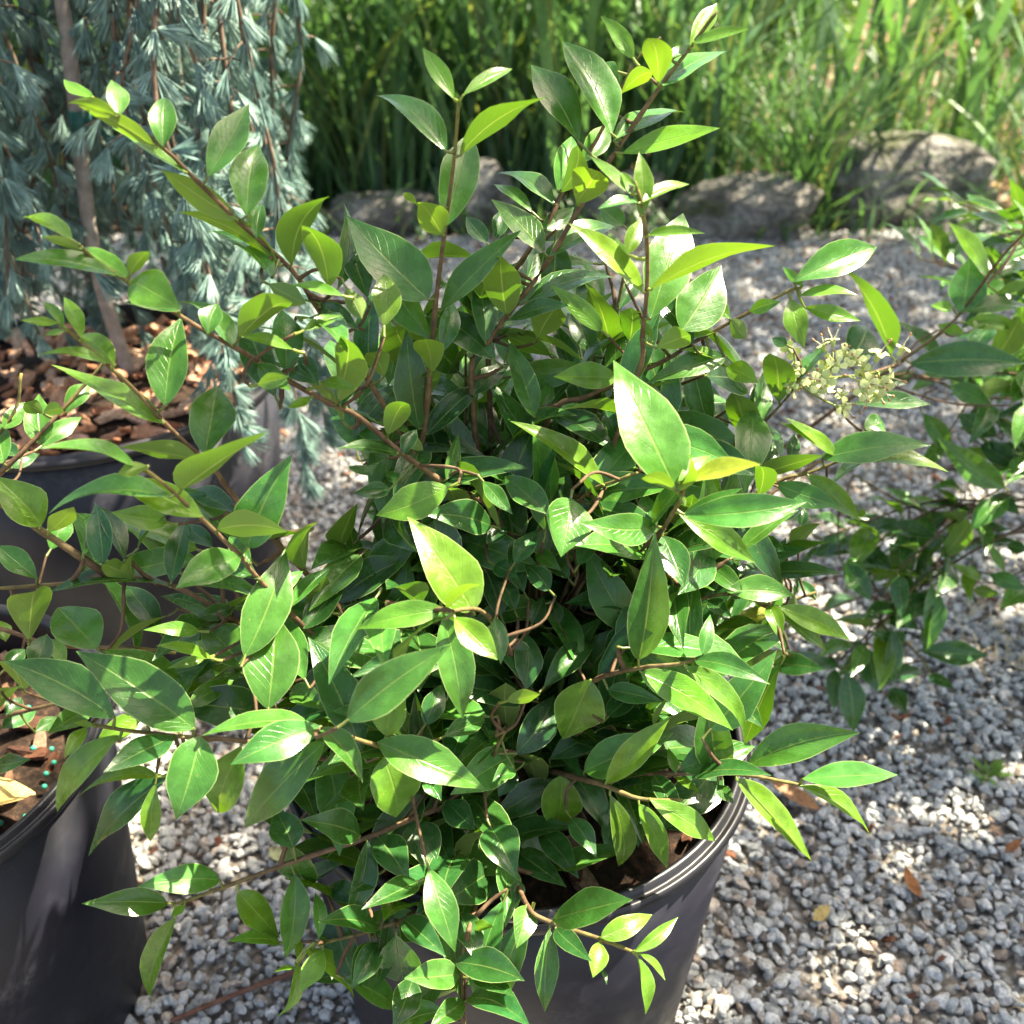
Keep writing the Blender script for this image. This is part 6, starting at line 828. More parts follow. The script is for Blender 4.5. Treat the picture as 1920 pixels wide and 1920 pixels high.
FILL_TWIGS=[
(-10,1090,540,-13,1232,740,-19,1321,841),(-29,1129,540,-120,1177,870,-233,1269,1116),(-43,1141,540,-106,1104,690,-174,1072,826),
(-24,1129,540,-58,1047,763,-126,989,872),(31,1122,540,175,1179,775,292,1238,865),(44,1176,540,15,1061,717,14,964,818),
(69,1113,540,128,1100,792,199,1073,930),(55,1156,540,-2,1051,779,-59,929,951),(36,1151,540,77,1307,778,158,1467,896),
(16,1134,540,-176,1169,650,-350,1208,729),(-62,1160,540,-125,1187,734,-155,1182,804),(-14,1128,540,-92,1101,629,-138,1099,649),
(-20,1117,540,78,1121,868,192,1125,1123),(-19,1088,540,-41,1050,749,-77,957,896),(7,1133,540,-44,1100,661,-65,1049,685),
(-12,1142,540,-27,1076,755,-41,1028,871),(55,1157,540,142,1107,729,220,1070,880),(39,1163,540,151,1240,862,226,1335,1005),
(41,1089,540,139,1212,743,238,1301,892),(-31,1064,540,-10,1022,673,-10,982,670),(16,1099,540,-133,1058,709,-292,1007,731),
(-19,1109,540,-111,1103,727,-256,1095,843),(6,1132,540,-73,1225,865,-184,1296,1064),(23,1025,540,178,1187,778,324,1351,917),
(12,1066,540,108,1052,838,214,1072,982),(32,1106,540,-37,1153,893,-112,1200,1180),(-34,1143,540,-29,1197,862,25,1296,1015),
(-46,1132,540,39,1272,816,66,1374,1010),(16,1127,540,111,1281,727,187,1362,772),(3,1114,540,79,1178,781,169,1292,960),
(-61,1099,540,69,1113,868,193,1112,1092),(40,1149,540,100,1195,721,235,1189,760),(109,1123,540,163,1106,795,169,1109,954),
(-10,1128,540,33,1136,789,97,1177,932),(2,1154,540,86,1089,673,172,1066,691),(-61,1156,540,-55,1219,727,-5,1354,797),
(-37,1145,540,58,1031,724,178,937,802),(-65,1204,540,-166,1232,709,-253,1249,761),(41,1092,540,-151,1049,770,-288,1021,826),
(63,1163,540,-124,1112,632,-296,1096,680),(-16,1100,540,133,1096,803,284,1133,923),(-30,1121,540,-102,1257,741,-152,1385,823),
(-4,1047,540,-158,1107,710,-316,1160,768),(-14,1134,540,-68,1129,794,-74,1115,923),(-93,1145,540,-78,1080,839,-16,1056,1062),
(31,1173,540,118,1098,815,193,1033,985),(20,1062,540,-24,1073,840,-54,1108,1056),(3,1152,540,-66,1181,925,-157,1153,1173),
(-31,1123,540,6,1327,864,50,1501,1028),(-28,1096,540,-79,1203,834,-137,1338,983),(45,1105,540,32,1076,900,37,1000,1053),
(53,1129,540,80,1038,755,129,957,888),(109,1168,540,102,1137,657,95,1100,739),(-6,1038,540,67,990,724,116,938,826),
(-40,1110,540,155,1092,700,348,1153,728),(7,1204,540,19,1128,755,-47,999,824),(-4,1134,540,-90,1250,822,-160,1370,1027),
(29,1158,540,-39,1247,863,-63,1343,1031),(-19,1109,540,-8,1112,788,-6,1106,980),(-52,1104,540,-8,1095,719,26,1079,785),
(-41,1147,540,-61,1021,669,-71,922,745),(10,1179,540,-25,1239,881,-76,1284,1088),(-60,1119,540,-136,1204,857,-208,1317,1051),
(47,1233,540,-78,1241,704,-175,1263,806),(-31,1092,540,41,998,740,128,968,893),(-27,1155,540,-52,1150,851,-53,1191,1074),
(39,1110,540,143,1072,852,250,1022,996),(12,1183,540,-26,1103,777,-75,998,956),(14,1201,540,59,1314,894,135,1431,1134),
(43,1091,540,20,1123,710,7,1128,803),(44,1158,540,28,1291,688,7,1421,677),(-47,1178,540,-138,1049,733,-217,940,848),
(56,1113,540,28,1042,694,-6,960,811),(11,1131,540,103,1124,705,217,1134,706),(82,1198,540,122,1145,774,192,1107,950),
(34,1127,540,162,1186,850,249,1335,1016),(7,1150,540,71,1042,678,108,939,709),(-28,1171,540,-131,1117,789,-218,1045,951),
(23,1201,540,128,1250,724,196,1325,804),(-21,1101,540,-65,1123,732,-102,1137,880),(72,1088,540,-69,1043,738,-235,1052,806),
(-2,1163,540,31,1211,612,65,1191,644),(-3,1075,540,-52,1255,824,-106,1339,944),(-25,1102,540,-125,1070,765,-252,1010,909),
(38,1105,540,-96,1047,805,-249,914,905),(8,1101,540,21,1110,841,31,1114,1095),(90,1222,540,-52,1245,927,-135,1256,1097),
(-35,1184,540,3,1104,694,40,1054,748),(-23,1039,540,-186,1081,700,-321,1202,743),(79,1143,540,150,1222,757,221,1259,758),
(6,1134,540,-32,1050,757,-113,982,919),(-25,1064,540,-58,1150,933,-60,1217,1224),(73,1042,540,-27,1086,708,-113,1120,772),
(-5,1141,540,64,1260,840,107,1332,974),(-6,1093,540,-36,1227,712,-123,1334,757),(-19,1112,540,71,1225,880,194,1332,1081),
(-41,1140,540,-51,1099,797,-66,1067,1009),(-17,1143,540,-90,1078,735,-161,976,899),(-14,1150,540,123,1311,874,240,1425,1094),
(-39,1072,540,92,1189,886,159,1339,1064),(-28,1137,540,-10,1251,720,-26,1368,751),(70,1141,540,53,1042,720,33,964,831),
(43,1238,540,151,1221,845,231,1154,1010),(19,1165,540,-73,1250,652,-173,1326,719),(76,1116,540,-35,1147,843,-100,1229,1015),
(-3,1160,540,-82,1212,727,-223,1350,692),(-93,1243,540,-50,1179,767,-19,1084,959),(12,1090,540,-60,1112,797,-126,1138,858),
(-45,1135,540,-34,1195,738,-87,1285,808),(102,1149,540,-28,1111,771,-131,1044,896),(-49,1124,540,-125,1102,660,-164,1076,644),
(76,1164,540,-129,1117,692,-323,1025,797),(-30,1151,540,-16,1074,699,-1,1017,808),(1,1096,540,-16,1124,849,2,1192,1055),
(-41,1196,540,-112,1321,742,-198,1394,833),(-41,1177,540,98,1160,827,199,1134,1033),(-20,1105,540,78,1091,888,182,1071,1099),
(-7,1126,540,-88,1234,856,-189,1327,1129),(23,1125,540,83,1268,729,86,1459,793),(-10,1194,540,113,1177,723,258,1138,864),
(-36,1112,540,11,1107,798,-4,1148,981),(34,1124,540,6,1034,686,-9,944,806),(52,1114,540,-22,1276,778,-84,1428,854),
(-27,1096,540,-85,1084,742,-149,1092,876),(-12,1138,540,71,1057,748,180,996,898),(17,1188,540,-33,1290,859,-94,1369,1117),
(14,1115,540,18,1061,698,33,1022,803),(-44,1114,540,-93,1191,687,-129,1289,711),(8,1154,540,-37,1044,703,-104,974,778),
(4,1188,540,63,1178,876,117,1166,1145),(22,1141,540,-57,1172,801,-49,1208,917),(-18,1165,540,-88,1174,750,-85,1156,851),
(-25,1102,540,70,1022,714,171,964,799),(52,1163,540,164,1107,677,244,1073,739),(63,1110,540,114,1172,784,196,1193,903),
(12,1176,540,-171,1091,705,-377,1054,764),(49,1101,540,-60,1147,751,-157,1249,895),(-22,1175,540,-9,1298,829,34,1434,924),
(56,1107,540,-78,1190,632,-200,1270,661),(22,1091,540,-19,1083,715,-64,1033,731),(20,1175,540,133,1165,691,246,1131,764),
(17,1170,540,104,1251,877,208,1276,1119),(-4,1079,540,82,1101,866,197,1135,988),(35,1202,540,32,1318,681,57,1409,691),
(67,1141,540,179,1264,746,251,1331,854),(-3,1144,540,-30,1277,867,-21,1431,1077),(61,1148,540,-129,1169,706,-318,1104,740),
(-32,1203,540,-34,1274,815,-23,1347,935),(-7,1100,540,68,1116,643,122,1072,704),(9,1079,540,-173,1060,711,-325,1019,826),
(-43,1140,540,73,1255,823,182,1263,983),(-28,1162,540,-99,1127,815,-152,1109,1039),(37,1115,540,-1,1119,848,-48,1167,985),
(47,1199,540,101,1212,717,142,1176,799),(22,1104,540,12,1204,785,97,1272,906),(12,1088,540,-53,1237,846,-87,1370,1056),
(10,1061,540,-1,1047,684,-17,1032,736),(50,1143,540,163,1269,769,198,1416,858),(7,1154,540,14,1147,849,-9,1141,1084),
(46,1126,540,-83,1213,744,-182,1309,811),(-24,1108,540,50,1118,920,116,1180,1175),(-105,1132,540,-84,1123,832,-46,1101,1055),
(-29,1141,540,95,1303,692,174,1437,763),(31,1202,540,29,1337,870,91,1430,1111),(-19,1150,540,-61,1148,780,-44,1089,890),
(-14,1130,540,-67,1012,705,-114,950,762),(37,1099,540,-13,1022,752,-66,970,842),(-48,1149,540,108,1044,696,192,968,740),
(-20,1207,540,-11,1110,664,15,1009,758),(99,1169,540,95,1174,690,50,1235,726),(3,1054,540,-54,1065,805,-108,1074,1022),
(-24,1178,540,-52,1297,690,-139,1407,774),(65,1133,540,-18,1254,775,-125,1345,829),(-30,1188,540,26,1163,765,4,1113,824),
(-39,1183,540,-34,1134,905,-70,1108,1118),(74,1119,540,205,1203,732,346,1229,762),(-5,1072,540,50,1088,630,91,1087,634),
(32,1154,540,-92,1040,763,-221,909,874),(10,1182,540,-140,1094,670,-321,1054,674),(-8,1164,540,-85,1172,746,-168,1189,868),
(-8,1071,540,-114,1250,795,-255,1472,904),(31,1132,540,-97,1174,637,-212,1245,648),(15,1142,540,60,1159,771,99,1200,975),
(-59,1158,540,-82,1023,887,-139,884,1050),(-25,1100,540,53,1225,704,136,1407,790),(-23,1108,540,81,1108,929,183,1131,1163),
(10,1151,540,-45,1275,910,-140,1362,1146),(-218,1045,951,-210,1028,944,-202,1012,942),(-19,923,766,0,922,769,16,916,772),
(180,996,898,180,997,925,185,989,952),(140,1043,1242,131,1039,1225,123,1033,1213),(-14,958,726,12,965,689,35,962,665),
(-49,1140,1202,-28,1133,1211,-11,1126,1224),(-198,940,920,-242,931,904,-279,918,899),(95,990,686,75,996,701,58,996,715),
(108,1172,1143,109,1193,1176,106,1203,1207),(-140,1083,1162,-182,1102,1170,-216,1110,1180),(-212,1069,1310,-187,1074,1299,-167,1074,1292),
(246,1131,764,259,1154,768,276,1168,779),(-166,910,770,-180,874,734,-203,829,695),(253,875,795,258,883,780,262,889,770),
(-130,813,898,-156,841,859,-182,852,831),(165,1058,919,172,1045,923,175,1029,928),(-249,914,905,-261,910,893,-270,904,883),
(116,1222,1174,92,1246,1170,62,1261,1174),(-263,958,1072,-279,963,1055,-298,965,1044),(128,1232,1218,149,1247,1217,166,1255,1219),
(-139,884,1050,-118,892,1040,-99,893,1036),(-10,982,670,-15,996,669,-20,1004,668),(37,1063,852,25,1084,867,15,1096,881),
(-335,959,965,-351,962,943,-367,954,924),(-171,1010,1214,-177,1031,1194,-187,1046,1181),(-138,800,914,-148,795,906,-160,790,902),
(5,850,650,18,847,647,33,843,646),(170,966,1087,177,979,1059,179,984,1037),(118,915,917,127,936,926,141,950,936),
(171,949,1106,157,956,1082,147,958,1066),(-183,893,791,-243,872,749,-286,835,712),(134,1235,1249,131,1259,1274,121,1277,1303),
(52,967,702,70,966,700,84,960,698),(-183,736,677,-195,722,663,-204,705,647),(237,1028,978,239,1055,954,241,1071,938),
(-43,835,1072,-59,839,1080,-74,837,1087),(-73,1042,1101,-97,1046,1099,-116,1046,1100),(81,1089,858,63,1115,858,49,1131,859),
(-85,800,1102,-69,786,1116,-56,769,1127),(-195,990,939,-219,996,941,-239,1000,948),(-121,1088,1113,-113,1117,1121,-108,1136,1130),
(-152,742,683,-147,761,697,-143,773,709),(-92,770,692,-78,810,693,-64,837,702),(-262,837,874,-259,855,882,-260,870,893),
(95,1027,1104,83,1043,1092,74,1054,1084),(-129,835,755,-113,861,763,-101,878,771),(-83,1038,1113,-122,1059,1084,-156,1062,1061),
(75,1140,1166,53,1138,1166,36,1130,1167),(-137,747,687,-134,732,702,-131,715,715),(-216,927,952,-249,918,970,-274,904,987),
(-60,1217,1224,-79,1227,1233,-98,1229,1249),(-98,860,747,-85,887,768,-76,904,788),(-231,970,1011,-202,1004,1018,-178,1023,1028),
(-57,690,579,-60,710,606,-68,724,629),(193,1033,985,208,1028,972,222,1015,964),(-244,989,1271,-244,1032,1290,-239,1059,1314),
(-335,959,965,-367,988,976,-406,1009,999),(-26,1178,1078,-40,1198,1064,-50,1210,1055),(237,1028,978,231,1024,993,225,1015,1007),
(-9,944,806,-7,953,790,-6,958,779),(-111,1106,1118,-147,1111,1121,-175,1111,1127),(-68,1043,1095,-74,1058,1117,-77,1064,1139),
(-93,867,743,-96,885,730,-98,896,719),(-208,868,823,-219,883,830,-229,892,837),(-10,1065,1003,-2,1051,994,5,1037,989),
(-48,753,678,-26,772,689,-6,781,700),(168,1132,1221,160,1180,1213,152,1214,1216),(-199,733,674,-212,764,678,-223,785,681),
(151,927,744,138,956,734,126,974,727),(169,907,763,141,906,755,119,901,751),(-73,1042,1101,-69,1057,1078,-66,1064,1060),
(169,1008,1042,182,1007,1023,195,998,1005),(192,968,740,243,987,728,284,993,726),(134,895,941,125,899,957,121,900,975),
(-218,1045,951,-209,1069,967,-200,1083,987),(-127,1087,1130,-136,1075,1129,-148,1062,1132),(-16,1223,1268,-24,1235,1295,-37,1236,1326),
(170,997,1053,171,1011,1031,176,1019,1014),(-312,970,933,-360,996,940,-419,1005,949),(131,1081,987,134,1095,955,135,1098,930),
(1,888,626,-17,899,621,-32,907,621),(130,1057,1193,139,1081,1180,145,1097,1172),(-88,873,738,-74,887,741,-58,894,746),
(-256,840,868,-272,847,877,-285,851,888),(-130,813,898,-125,832,886,-124,845,880),(-30,1063,1006,-60,1082,1003,-83,1093,1004),
(-23,1210,1223,-10,1233,1221,7,1247,1221),(44,990,681,26,1015,683,11,1030,688),(-84,790,683,-77,768,671,-76,743,661),
(-346,958,976,-353,987,1002,-369,1007,1030),(-220,730,670,-220,721,683,-220,711,694),(108,939,709,93,956,699,81,967,693),
(-61,850,656,-84,868,640,-101,877,630),(250,1022,996,252,1043,1003,251,1057,1013),(-114,1090,1097,-128,1124,1128,-143,1144,1156),
(36,1050,912,31,1076,912,28,1093,912),(81,1040,1086,58,1037,1071,35,1031,1064),(174,1050,942,172,1027,914,166,1003,895),
(36,1050,912,48,1043,904,56,1032,898),(-273,956,1089,-249,969,1088,-229,975,1088),(-108,1074,1022,-101,1084,1030,-95,1091,1037),
(95,1027,1104,108,1000,1093,116,973,1087),(-509,940,1037,-491,929,1059,-476,919,1083),(-225,973,999,-208,950,1000,-197,926,1002),
(-247,988,1274,-246,977,1258,-247,965,1247),(-321,965,946,-344,1007,973,-378,1036,1013),(-56,720,655,-55,706,618,-56,690,592),
(-103,1194,1145,-127,1201,1154,-146,1201,1167),(212,1130,1250,218,1114,1249,222,1097,1254),(-114,1090,1097,-136,1098,1109,-154,1099,1122),
(265,1129,907,289,1134,930,309,1131,950),(34,1253,1343,10,1259,1342,-9,1262,1343),(208,1276,1119,223,1226,1154,244,1178,1189),
(-125,1119,925,-131,1121,935,-140,1122,946),(-1,965,893,18,959,867,33,950,849),(-275,787,733,-269,793,752,-263,798,769),
(-362,955,992,-361,971,970,-363,977,952),(84,1121,854,107,1094,864,126,1068,874),(-195,1072,1278,-186,1080,1249,-182,1081,1227),
(-133,1085,1146,-160,1099,1121,-185,1100,1103),(-20,895,809,-4,910,797,9,917,789),(-19,880,853,-16,882,867,-17,882,882),
(-312,970,933,-329,994,898,-348,1003,870),(-340,958,971,-363,961,952,-380,960,939),(269,870,801,243,868,828,224,863,866),
(410,1212,799,419,1196,799,426,1174,805),(292,1238,865,307,1219,857,328,1194,857),(151,927,744,134,926,735,122,921,727),
(-38,1145,1234,-32,1173,1225,-30,1194,1224),(17,1243,1318,36,1248,1338,55,1246,1356),(-346,958,976,-338,940,957,-336,917,939),
(182,1071,1099,246,1076,1077,306,1061,1073),(-83,880,734,-109,875,722,-130,863,713),(62,988,706,90,982,717,111,973,730),
(-157,1153,1173,-142,1167,1180,-129,1174,1188),(250,1022,996,259,1024,1002,269,1025,1011),(-101,758,696,-81,783,696,-65,799,701),
(215,1130,1252,202,1142,1274,194,1148,1295),(9,812,674,-2,841,676,-13,859,680),(-24,1207,1211,-36,1204,1225,-44,1199,1239),
(-45,780,667,-33,816,659,-25,841,659),(-325,1019,826,-401,1012,829,-482,995,860),(336,1040,927,338,1005,921,338,962,910),
(192,968,740,242,975,730,284,966,724),(320,1042,930,348,1051,908,369,1050,889),(-130,813,898,-118,840,881,-112,858,870),
(249,1335,1016,295,1333,1047,329,1319,1084),(-121,752,691,-112,778,665,-105,794,647),(354,1300,1046,349,1297,1073,342,1283,1100),
(-80,800,679,-118,783,652,-166,762,636),(147,1000,1149,146,1015,1163,148,1023,1180),(-57,690,579,-62,685,603,-70,677,624),
(-412,948,1029,-426,943,1049,-435,937,1076),(361,1300,1057,360,1322,1057,359,1336,1060),(-152,1109,1039,-178,1077,1024,-198,1041,1023),
(301,1160,1001,295,1146,1009,292,1128,1016),(-57,690,579,-101,712,550,-135,725,533),(-110,847,855,-104,853,836,-99,857,823),
(194,1332,1081,225,1349,1118,257,1350,1152),(-28,1183,1127,-17,1158,1109,-4,1132,1098),
]
RIGHT_BRANCHES=[
(4223,8000,6390,4073,8200,5982,3945,8500,5306,3676,8700,4862,2870,9200,3697,2700,10000,2785),
(3512,8400,4939,3898,8400,5345,4297,8600,5759,4897,9200,5912,6453,10000,4118,7726,10500,1725),
(3719,9500,3143,4638,9500,2664,5669,9700,2681,6445,10000,2571,7790,10500,1320),
(4121,9200,1779,4445,9200,1966,4816,9300,2079,5438,9600,2241,6597,10000,2052,7939,10500,1070),
(4645,8600,1190,4386,8700,1451,4070,8800,1710,4445,9200,1966),(3356,9500,3917,4179,9800,4208,5375,10000,3605,6510,10200,2669,7726,10500,1725),
(5476,9200,1929,6150,9500,1939,7817,10500,1237),
]
RIGHT_TWIGS=[
(4167,9206,2502,4366,9358,2625,4408,9500,2784),(3501,8838,2493,3540,9213,2802,3719,9500,3143),(4547,8820,2478,4534,9046,2166,4538,9225,1994),
(4694,8827,2057,4746,9061,2047,4631,9250,2022),(3903,8645,1488,3976,8773,1611,4097,8792,1688),(4291,8656,900,4395,8746,1067,4580,8625,1255),
(3868,9253,2365,3938,9339,2116,4148,9200,1795),(5036,9337,2590,4970,9479,2602,4982,9567,2669),(3774,9764,1041,3840,9501,1339,4121,9200,1779),
(4252,9045,4439,4099,9444,4318,4042,9750,4159),(5058,8790,3365,5144,9142,2995,5068,9583,2671),(4846,9223,3094,4953,9418,2870,4896,9550,2668),
(5249,9027,3162,5325,9346,2980,5240,9617,2674),(5307,8772,2312,5423,8926,2062,5476,9200,1929),(5079,8838,2307,4913,9126,2205,4868,9325,2092),
(5598,8737,2198,5626,9012,2070,5476,9200,1929),(5109,8790,2231,5353,8967,2049,5476,9200,1929),(4931,9025,4448,5334,9348,4656,5675,9600,5015),
(4597,8925,4666,4464,9380,4338,4278,9817,4157),(4746,8657,4383,4155,8701,4394,3475,8825,4571),(5407,9238,2404,5291,9426,2293,5282,9525,2200),
(4250,9452,4442,4173,9696,4338,4179,9800,4208),(5256,9556,3544,5316,9691,3565,5275,9983,3655),(4463,9917,3733,4472,9926,3891,4577,9867,4007),
(5035,9645,3475,4994,9856,3601,5076,9950,3756),(5092,8958,3309,4945,9167,2991,4896,9550,2668),(5022,8937,2009,4865,9164,2003,4816,9300,2079),
(4779,9842,3419,4926,9965,3595,4976,9933,3806),(5353,9347,3377,5448,9562,3418,5469,10017,3527),(4234,8761,5092,4016,8626,5102,3877,8550,5195),
(4180,8907,5127,3841,8874,4966,3609,8742,4765),(2512,6955,5554,2881,7550,5213,3512,8400,4939),
]
LEFT_BRANCHES=[
(-2625,6200,5993,-2829,6100,5789,-3222,5800,5430,-4365,5400,4418,-4700,5450,2700),(-3181,6000,5911,-3331,5900,5575,-4116,5500,4787,-4700,5450,2700),
(-2162,5000,4404,-2427,5000,4448,-2935,5000,4470,-3512,5100,4520,-4724,5400,3698,-4700,5450,2700),
(-3575,5000,2478,-3965,5200,2826,-4873,5450,3122,-4700,5450,2700),(-2788,5200,3880,-3403,5300,3638,-4633,5450,3122,-4700,5450,2700),
]
LEFT_TWIGS=[
(-3375,6248,5203,-3486,5991,5249,-3528,5800,5378),(-3686,6347,4983,-3738,5985,4978,-3698,5633,5008),(-3342,5947,4510,-3480,5638,4045,-3608,5325,3552),
(-3543,6362,5072,-3451,6045,5090,-3508,5700,5177),(-3642,5019,3365,-3731,5190,3381,-3711,5338,3509),(-3230,5028,4043,-3184,5177,3838,-3096,5250,3759),
(-3525,5244,3996,-3500,5210,3829,-3403,5300,3638),
]

# inner leaves and shoots were noted in half millimetres, tips relative to the base
def _inner(r):
    b = [v * 5 for v in r[0:3]]; d = [v * 5 for v in r[3:6]]; l = math.sqrt(sum(v * v for v in d))
    return (*b, *[p + q for p, q in zip(b, d)], r[6], r[7] * 5, r[8], *[p - q * 70 / l for p, q in zip(b, d)])
MAIN_FILL = [_inner(r) for r in MAIN_FILL]; FILL_TWIGS = [[v * 5 for v in r] for r in FILL_TWIGS]

# ------------------------------------------------------------------ helpers
def tag(o, label=None, cat=None, group=None, kind=None):
    if label: o['label'] = label
    if cat: o['category'] = cat
    if group: o['group'] = group
    if kind: o['kind'] = kind
    return o
def empty(name, loc, label, cat, group=None):
    o = bpy.data.objects.new(name, None); COL.objects.link(o); o.location = loc
    return tag(o, label, cat, group)
def link(name, me, parent=None, loc=None):
    o = bpy.data.objects.new(name, me); COL.objects.link(o)
    if parent is not None: o.parent = parent
    if loc is not None: o.location = loc
    return o
def mesh(name, V, F, mat=None, smooth=True, cols=None):
    """V (n,3); F list of faces; cols {attr: (n,4)} point colours"""
    me = bpy.data.meshes.new(name)
    V = np.asarray(V, np.float32)
    me.from_pydata(V.tolist(), [], F if isinstance(F, list) else F.tolist())
    if mat: me.materials.append(mat)
    if smooth and len(me.polygons): me.polygons.foreach_set('use_smooth', np.ones(len(me.polygons), bool))
    for k, c in (cols or {}).items():
        a = me.color_attributes.new(k, 'FLOAT_COLOR', 'POINT'); a.data.foreach_set('color', np.asarray(c, np.float32).ravel())
    me.update(); return me
def big_mesh(name, V, F, mat, smooth=False, cols=None):
    """fast path: V (n,3), F (m,k) arrays of equal-sized faces"""
    me = bpy.data.meshes.new(name); V = np.asarray(V, np.float32); F = np.asarray(F, np.int32)
    m, k = F.shape
    me.vertices.add(len(V)); me.vertices.foreach_set('co', V.ravel())
    me.loops.add(m * k); me.loops.foreach_set('vertex_index', F.ravel())
    me.polygons.add(m); me.polygons.foreach_set('loop_start', np.arange(0, m * k, k, dtype=np.int32))
    me.polygons.foreach_set('use_smooth', np.full(m, smooth, bool))
    me.materials.append(mat)
    for kk, c in (cols or {}).items():
        a = me.color_attributes.new(kk, 'FLOAT_COLOR', 'POINT'); a.data.foreach_set('color', np.asarray(c, np.float32).ravel())
    me.update(calc_edges=True); me.validate(); return me
def nrm(v): return v / (np.linalg.norm(v) + 1e-12)
class Acc:
    """collects geometry of one mesh"""
    def __init__(s): s.V = []; s.F = []; s.n = 0; s.C = {}
    def add(s, V, F, **cols):
        s.V.append(np.asarray(V, float)); s.F += [tuple(i + s.n for i in f) for f in F]; s.n += len(V)
        for k, c in cols.items():
            c = np.asarray(c, float)
            if c.ndim == 1: c = np.tile(c, (len(V), 1))
            s.C.setdefault(k, []).append(c)
    def mesh(s, name, mat, smooth=True):
        return mesh(name, np.concatenate(s.V), s.F, mat, smooth, {k: np.concatenate(c) for k, c in s.C.items()})
def smooth_path(P, n=5):
    P = np.asarray(P, float)
    if len(P) < 3: return np.array([P[0] + (P[-1] - P[0]) * t for t in np.linspace(0, 1, n + 1)])
    Q = np.vstack([2 * P[0] - P[1], P, 2 * P[-1] - P[-2]]); out = []
    for i in range(1, len(Q) - 2):
        p0, p1, p2, p3 = Q[i - 1:i + 3]
        for t in np.linspace(0, 1, n, endpoint=False):
            out.append(.5 * ((2 * p1) + (p2 - p0) * t + (2 * p0 - 5 * p1 + 4 * p2 - p3) * t * t + (3 * p1 - p0 - 3 * p2 + p3) * t ** 3))
    out.append(P[-1]); return np.array(out)
def tube(P, R, k=6, cap=True):
    P = np.asarray(P, float); n = len(P); R = np.broadcast_to(R, (n,))
    V = []; up = np.array([.31, .17, .93])
    for i in range(n):
        t = nrm(P[min(i + 1, n - 1)] - P[max(i - 1, 0)])
        a = nrm(np.cross(t, up) if abs(t @ up) < .95 else np.cross(t, [1, 0, 0])); b = np.cross(t, a)
        for j in range(k):
            th = 2 * math.pi * j / k; V.append(P[i] + R[i] * (a * math.cos(th) + b * math.sin(th)))
    F = [(i * k + j, i * k + (j + 1) % k, (i + 1) * k + (j + 1) % k, (i + 1) * k + j) for i in range(n - 1) for j in range(k)]
    if cap: F += [tuple(range(k))[::-1], tuple((n - 1) * k + j for j in range(k))]
    return np.array(V), F

# node shorthands
class N:
    def __init__(s, name):
        s.m = bpy.data.materials.new(name); s.m.use_nodes = True; s.t = s.m.node_tree; s.t.nodes.clear()
        s.out = s.t.nodes.new('ShaderNodeOutputMaterial')
    def n(s, ty, **kw):
        x = s.t.nodes.new('ShaderNode' + ty)
        for k, v in kw.items(): setattr(x, k, v)
        return x
    def set(s, sock, v):
        if hasattr(v, 'links') or isinstance(v, bpy.types.NodeSocket): s.t.links.new(v, sock)
        else: sock.default_value = v
    def math(s, op, a, b=0.0, clamp=False):
        x = s.n('Math', operation=op, use_clamp=clamp); s.set(x.inputs[0], a); s.set(x.inputs[1], b); return x.outputs[0]
    def mix(s, fac, a, b, mode='MIX'):
        x = s.n('Mix', data_type='RGBA', blend_type=mode); s.set(x.inputs[0], fac); s.set(x.inputs[6], a); s.set(x.inputs[7], b); return x.outputs[2]
    def attr(s, nm): return s.n('Attribute', attribute_name=nm)
    def noise(s, scale, detail=3, vec=None, rough=.55):
        x = s.n('TexNoise'); x.inputs['Scale'].default_value = scale; x.inputs['Detail'].default_value = detail; x.inputs['Roughness'].default_value = rough
        if vec is not None: s.t.links.new(vec, x.inputs['Vector'])
        return x
    def ramp(s, fac, stops):
        x = s.n('ValToRGB'); e = x.color_ramp.elements
        while len(e) < len(stops): e.new(.5)
        for i, (p, c) in enumerate(stops): e[i].position = p; e[i].color = c if len(c) == 4 else (*c, 1)
        s.set(x.inputs[0], fac); return x.outputs[0]
    def rng(s, v, a, b, c=0., d=1.):
        x = s.n('MapRange', interpolation_type='SMOOTHSTEP'); s.set(x.inputs[0], v)
        for i, q in enumerate((a, b, c, d)): x.inputs[i + 1].default_value = q
        return x.outputs[0]
    def bump(s, h, strength, dist):
        x = s.n('Bump'); x.inputs['Strength'].default_value = strength; x.inputs['Distance'].default_value = dist; s.set(x.inputs['Height'], h); return x.outputs[0]
    def bsdf(s, col, rough, spec=.5, normal=None, metal=0.):
        x = s.n('BsdfPrincipled'); s.set(x.inputs['Base Color'], col); s.set(x.inputs['Roughness'], rough); s.set(x.inputs['Specular IOR Level'], spec)
        if normal is not None: s.set(x.inputs['Normal'], normal)
        return x
    def done(s, sh): s.t.links.new(sh, s.out.inputs[0]); return s.m
def pos(n): return n.n('NewGeometry').outputs['Position']
def objc(n): return n.n('TexCoord').outputs['Object']

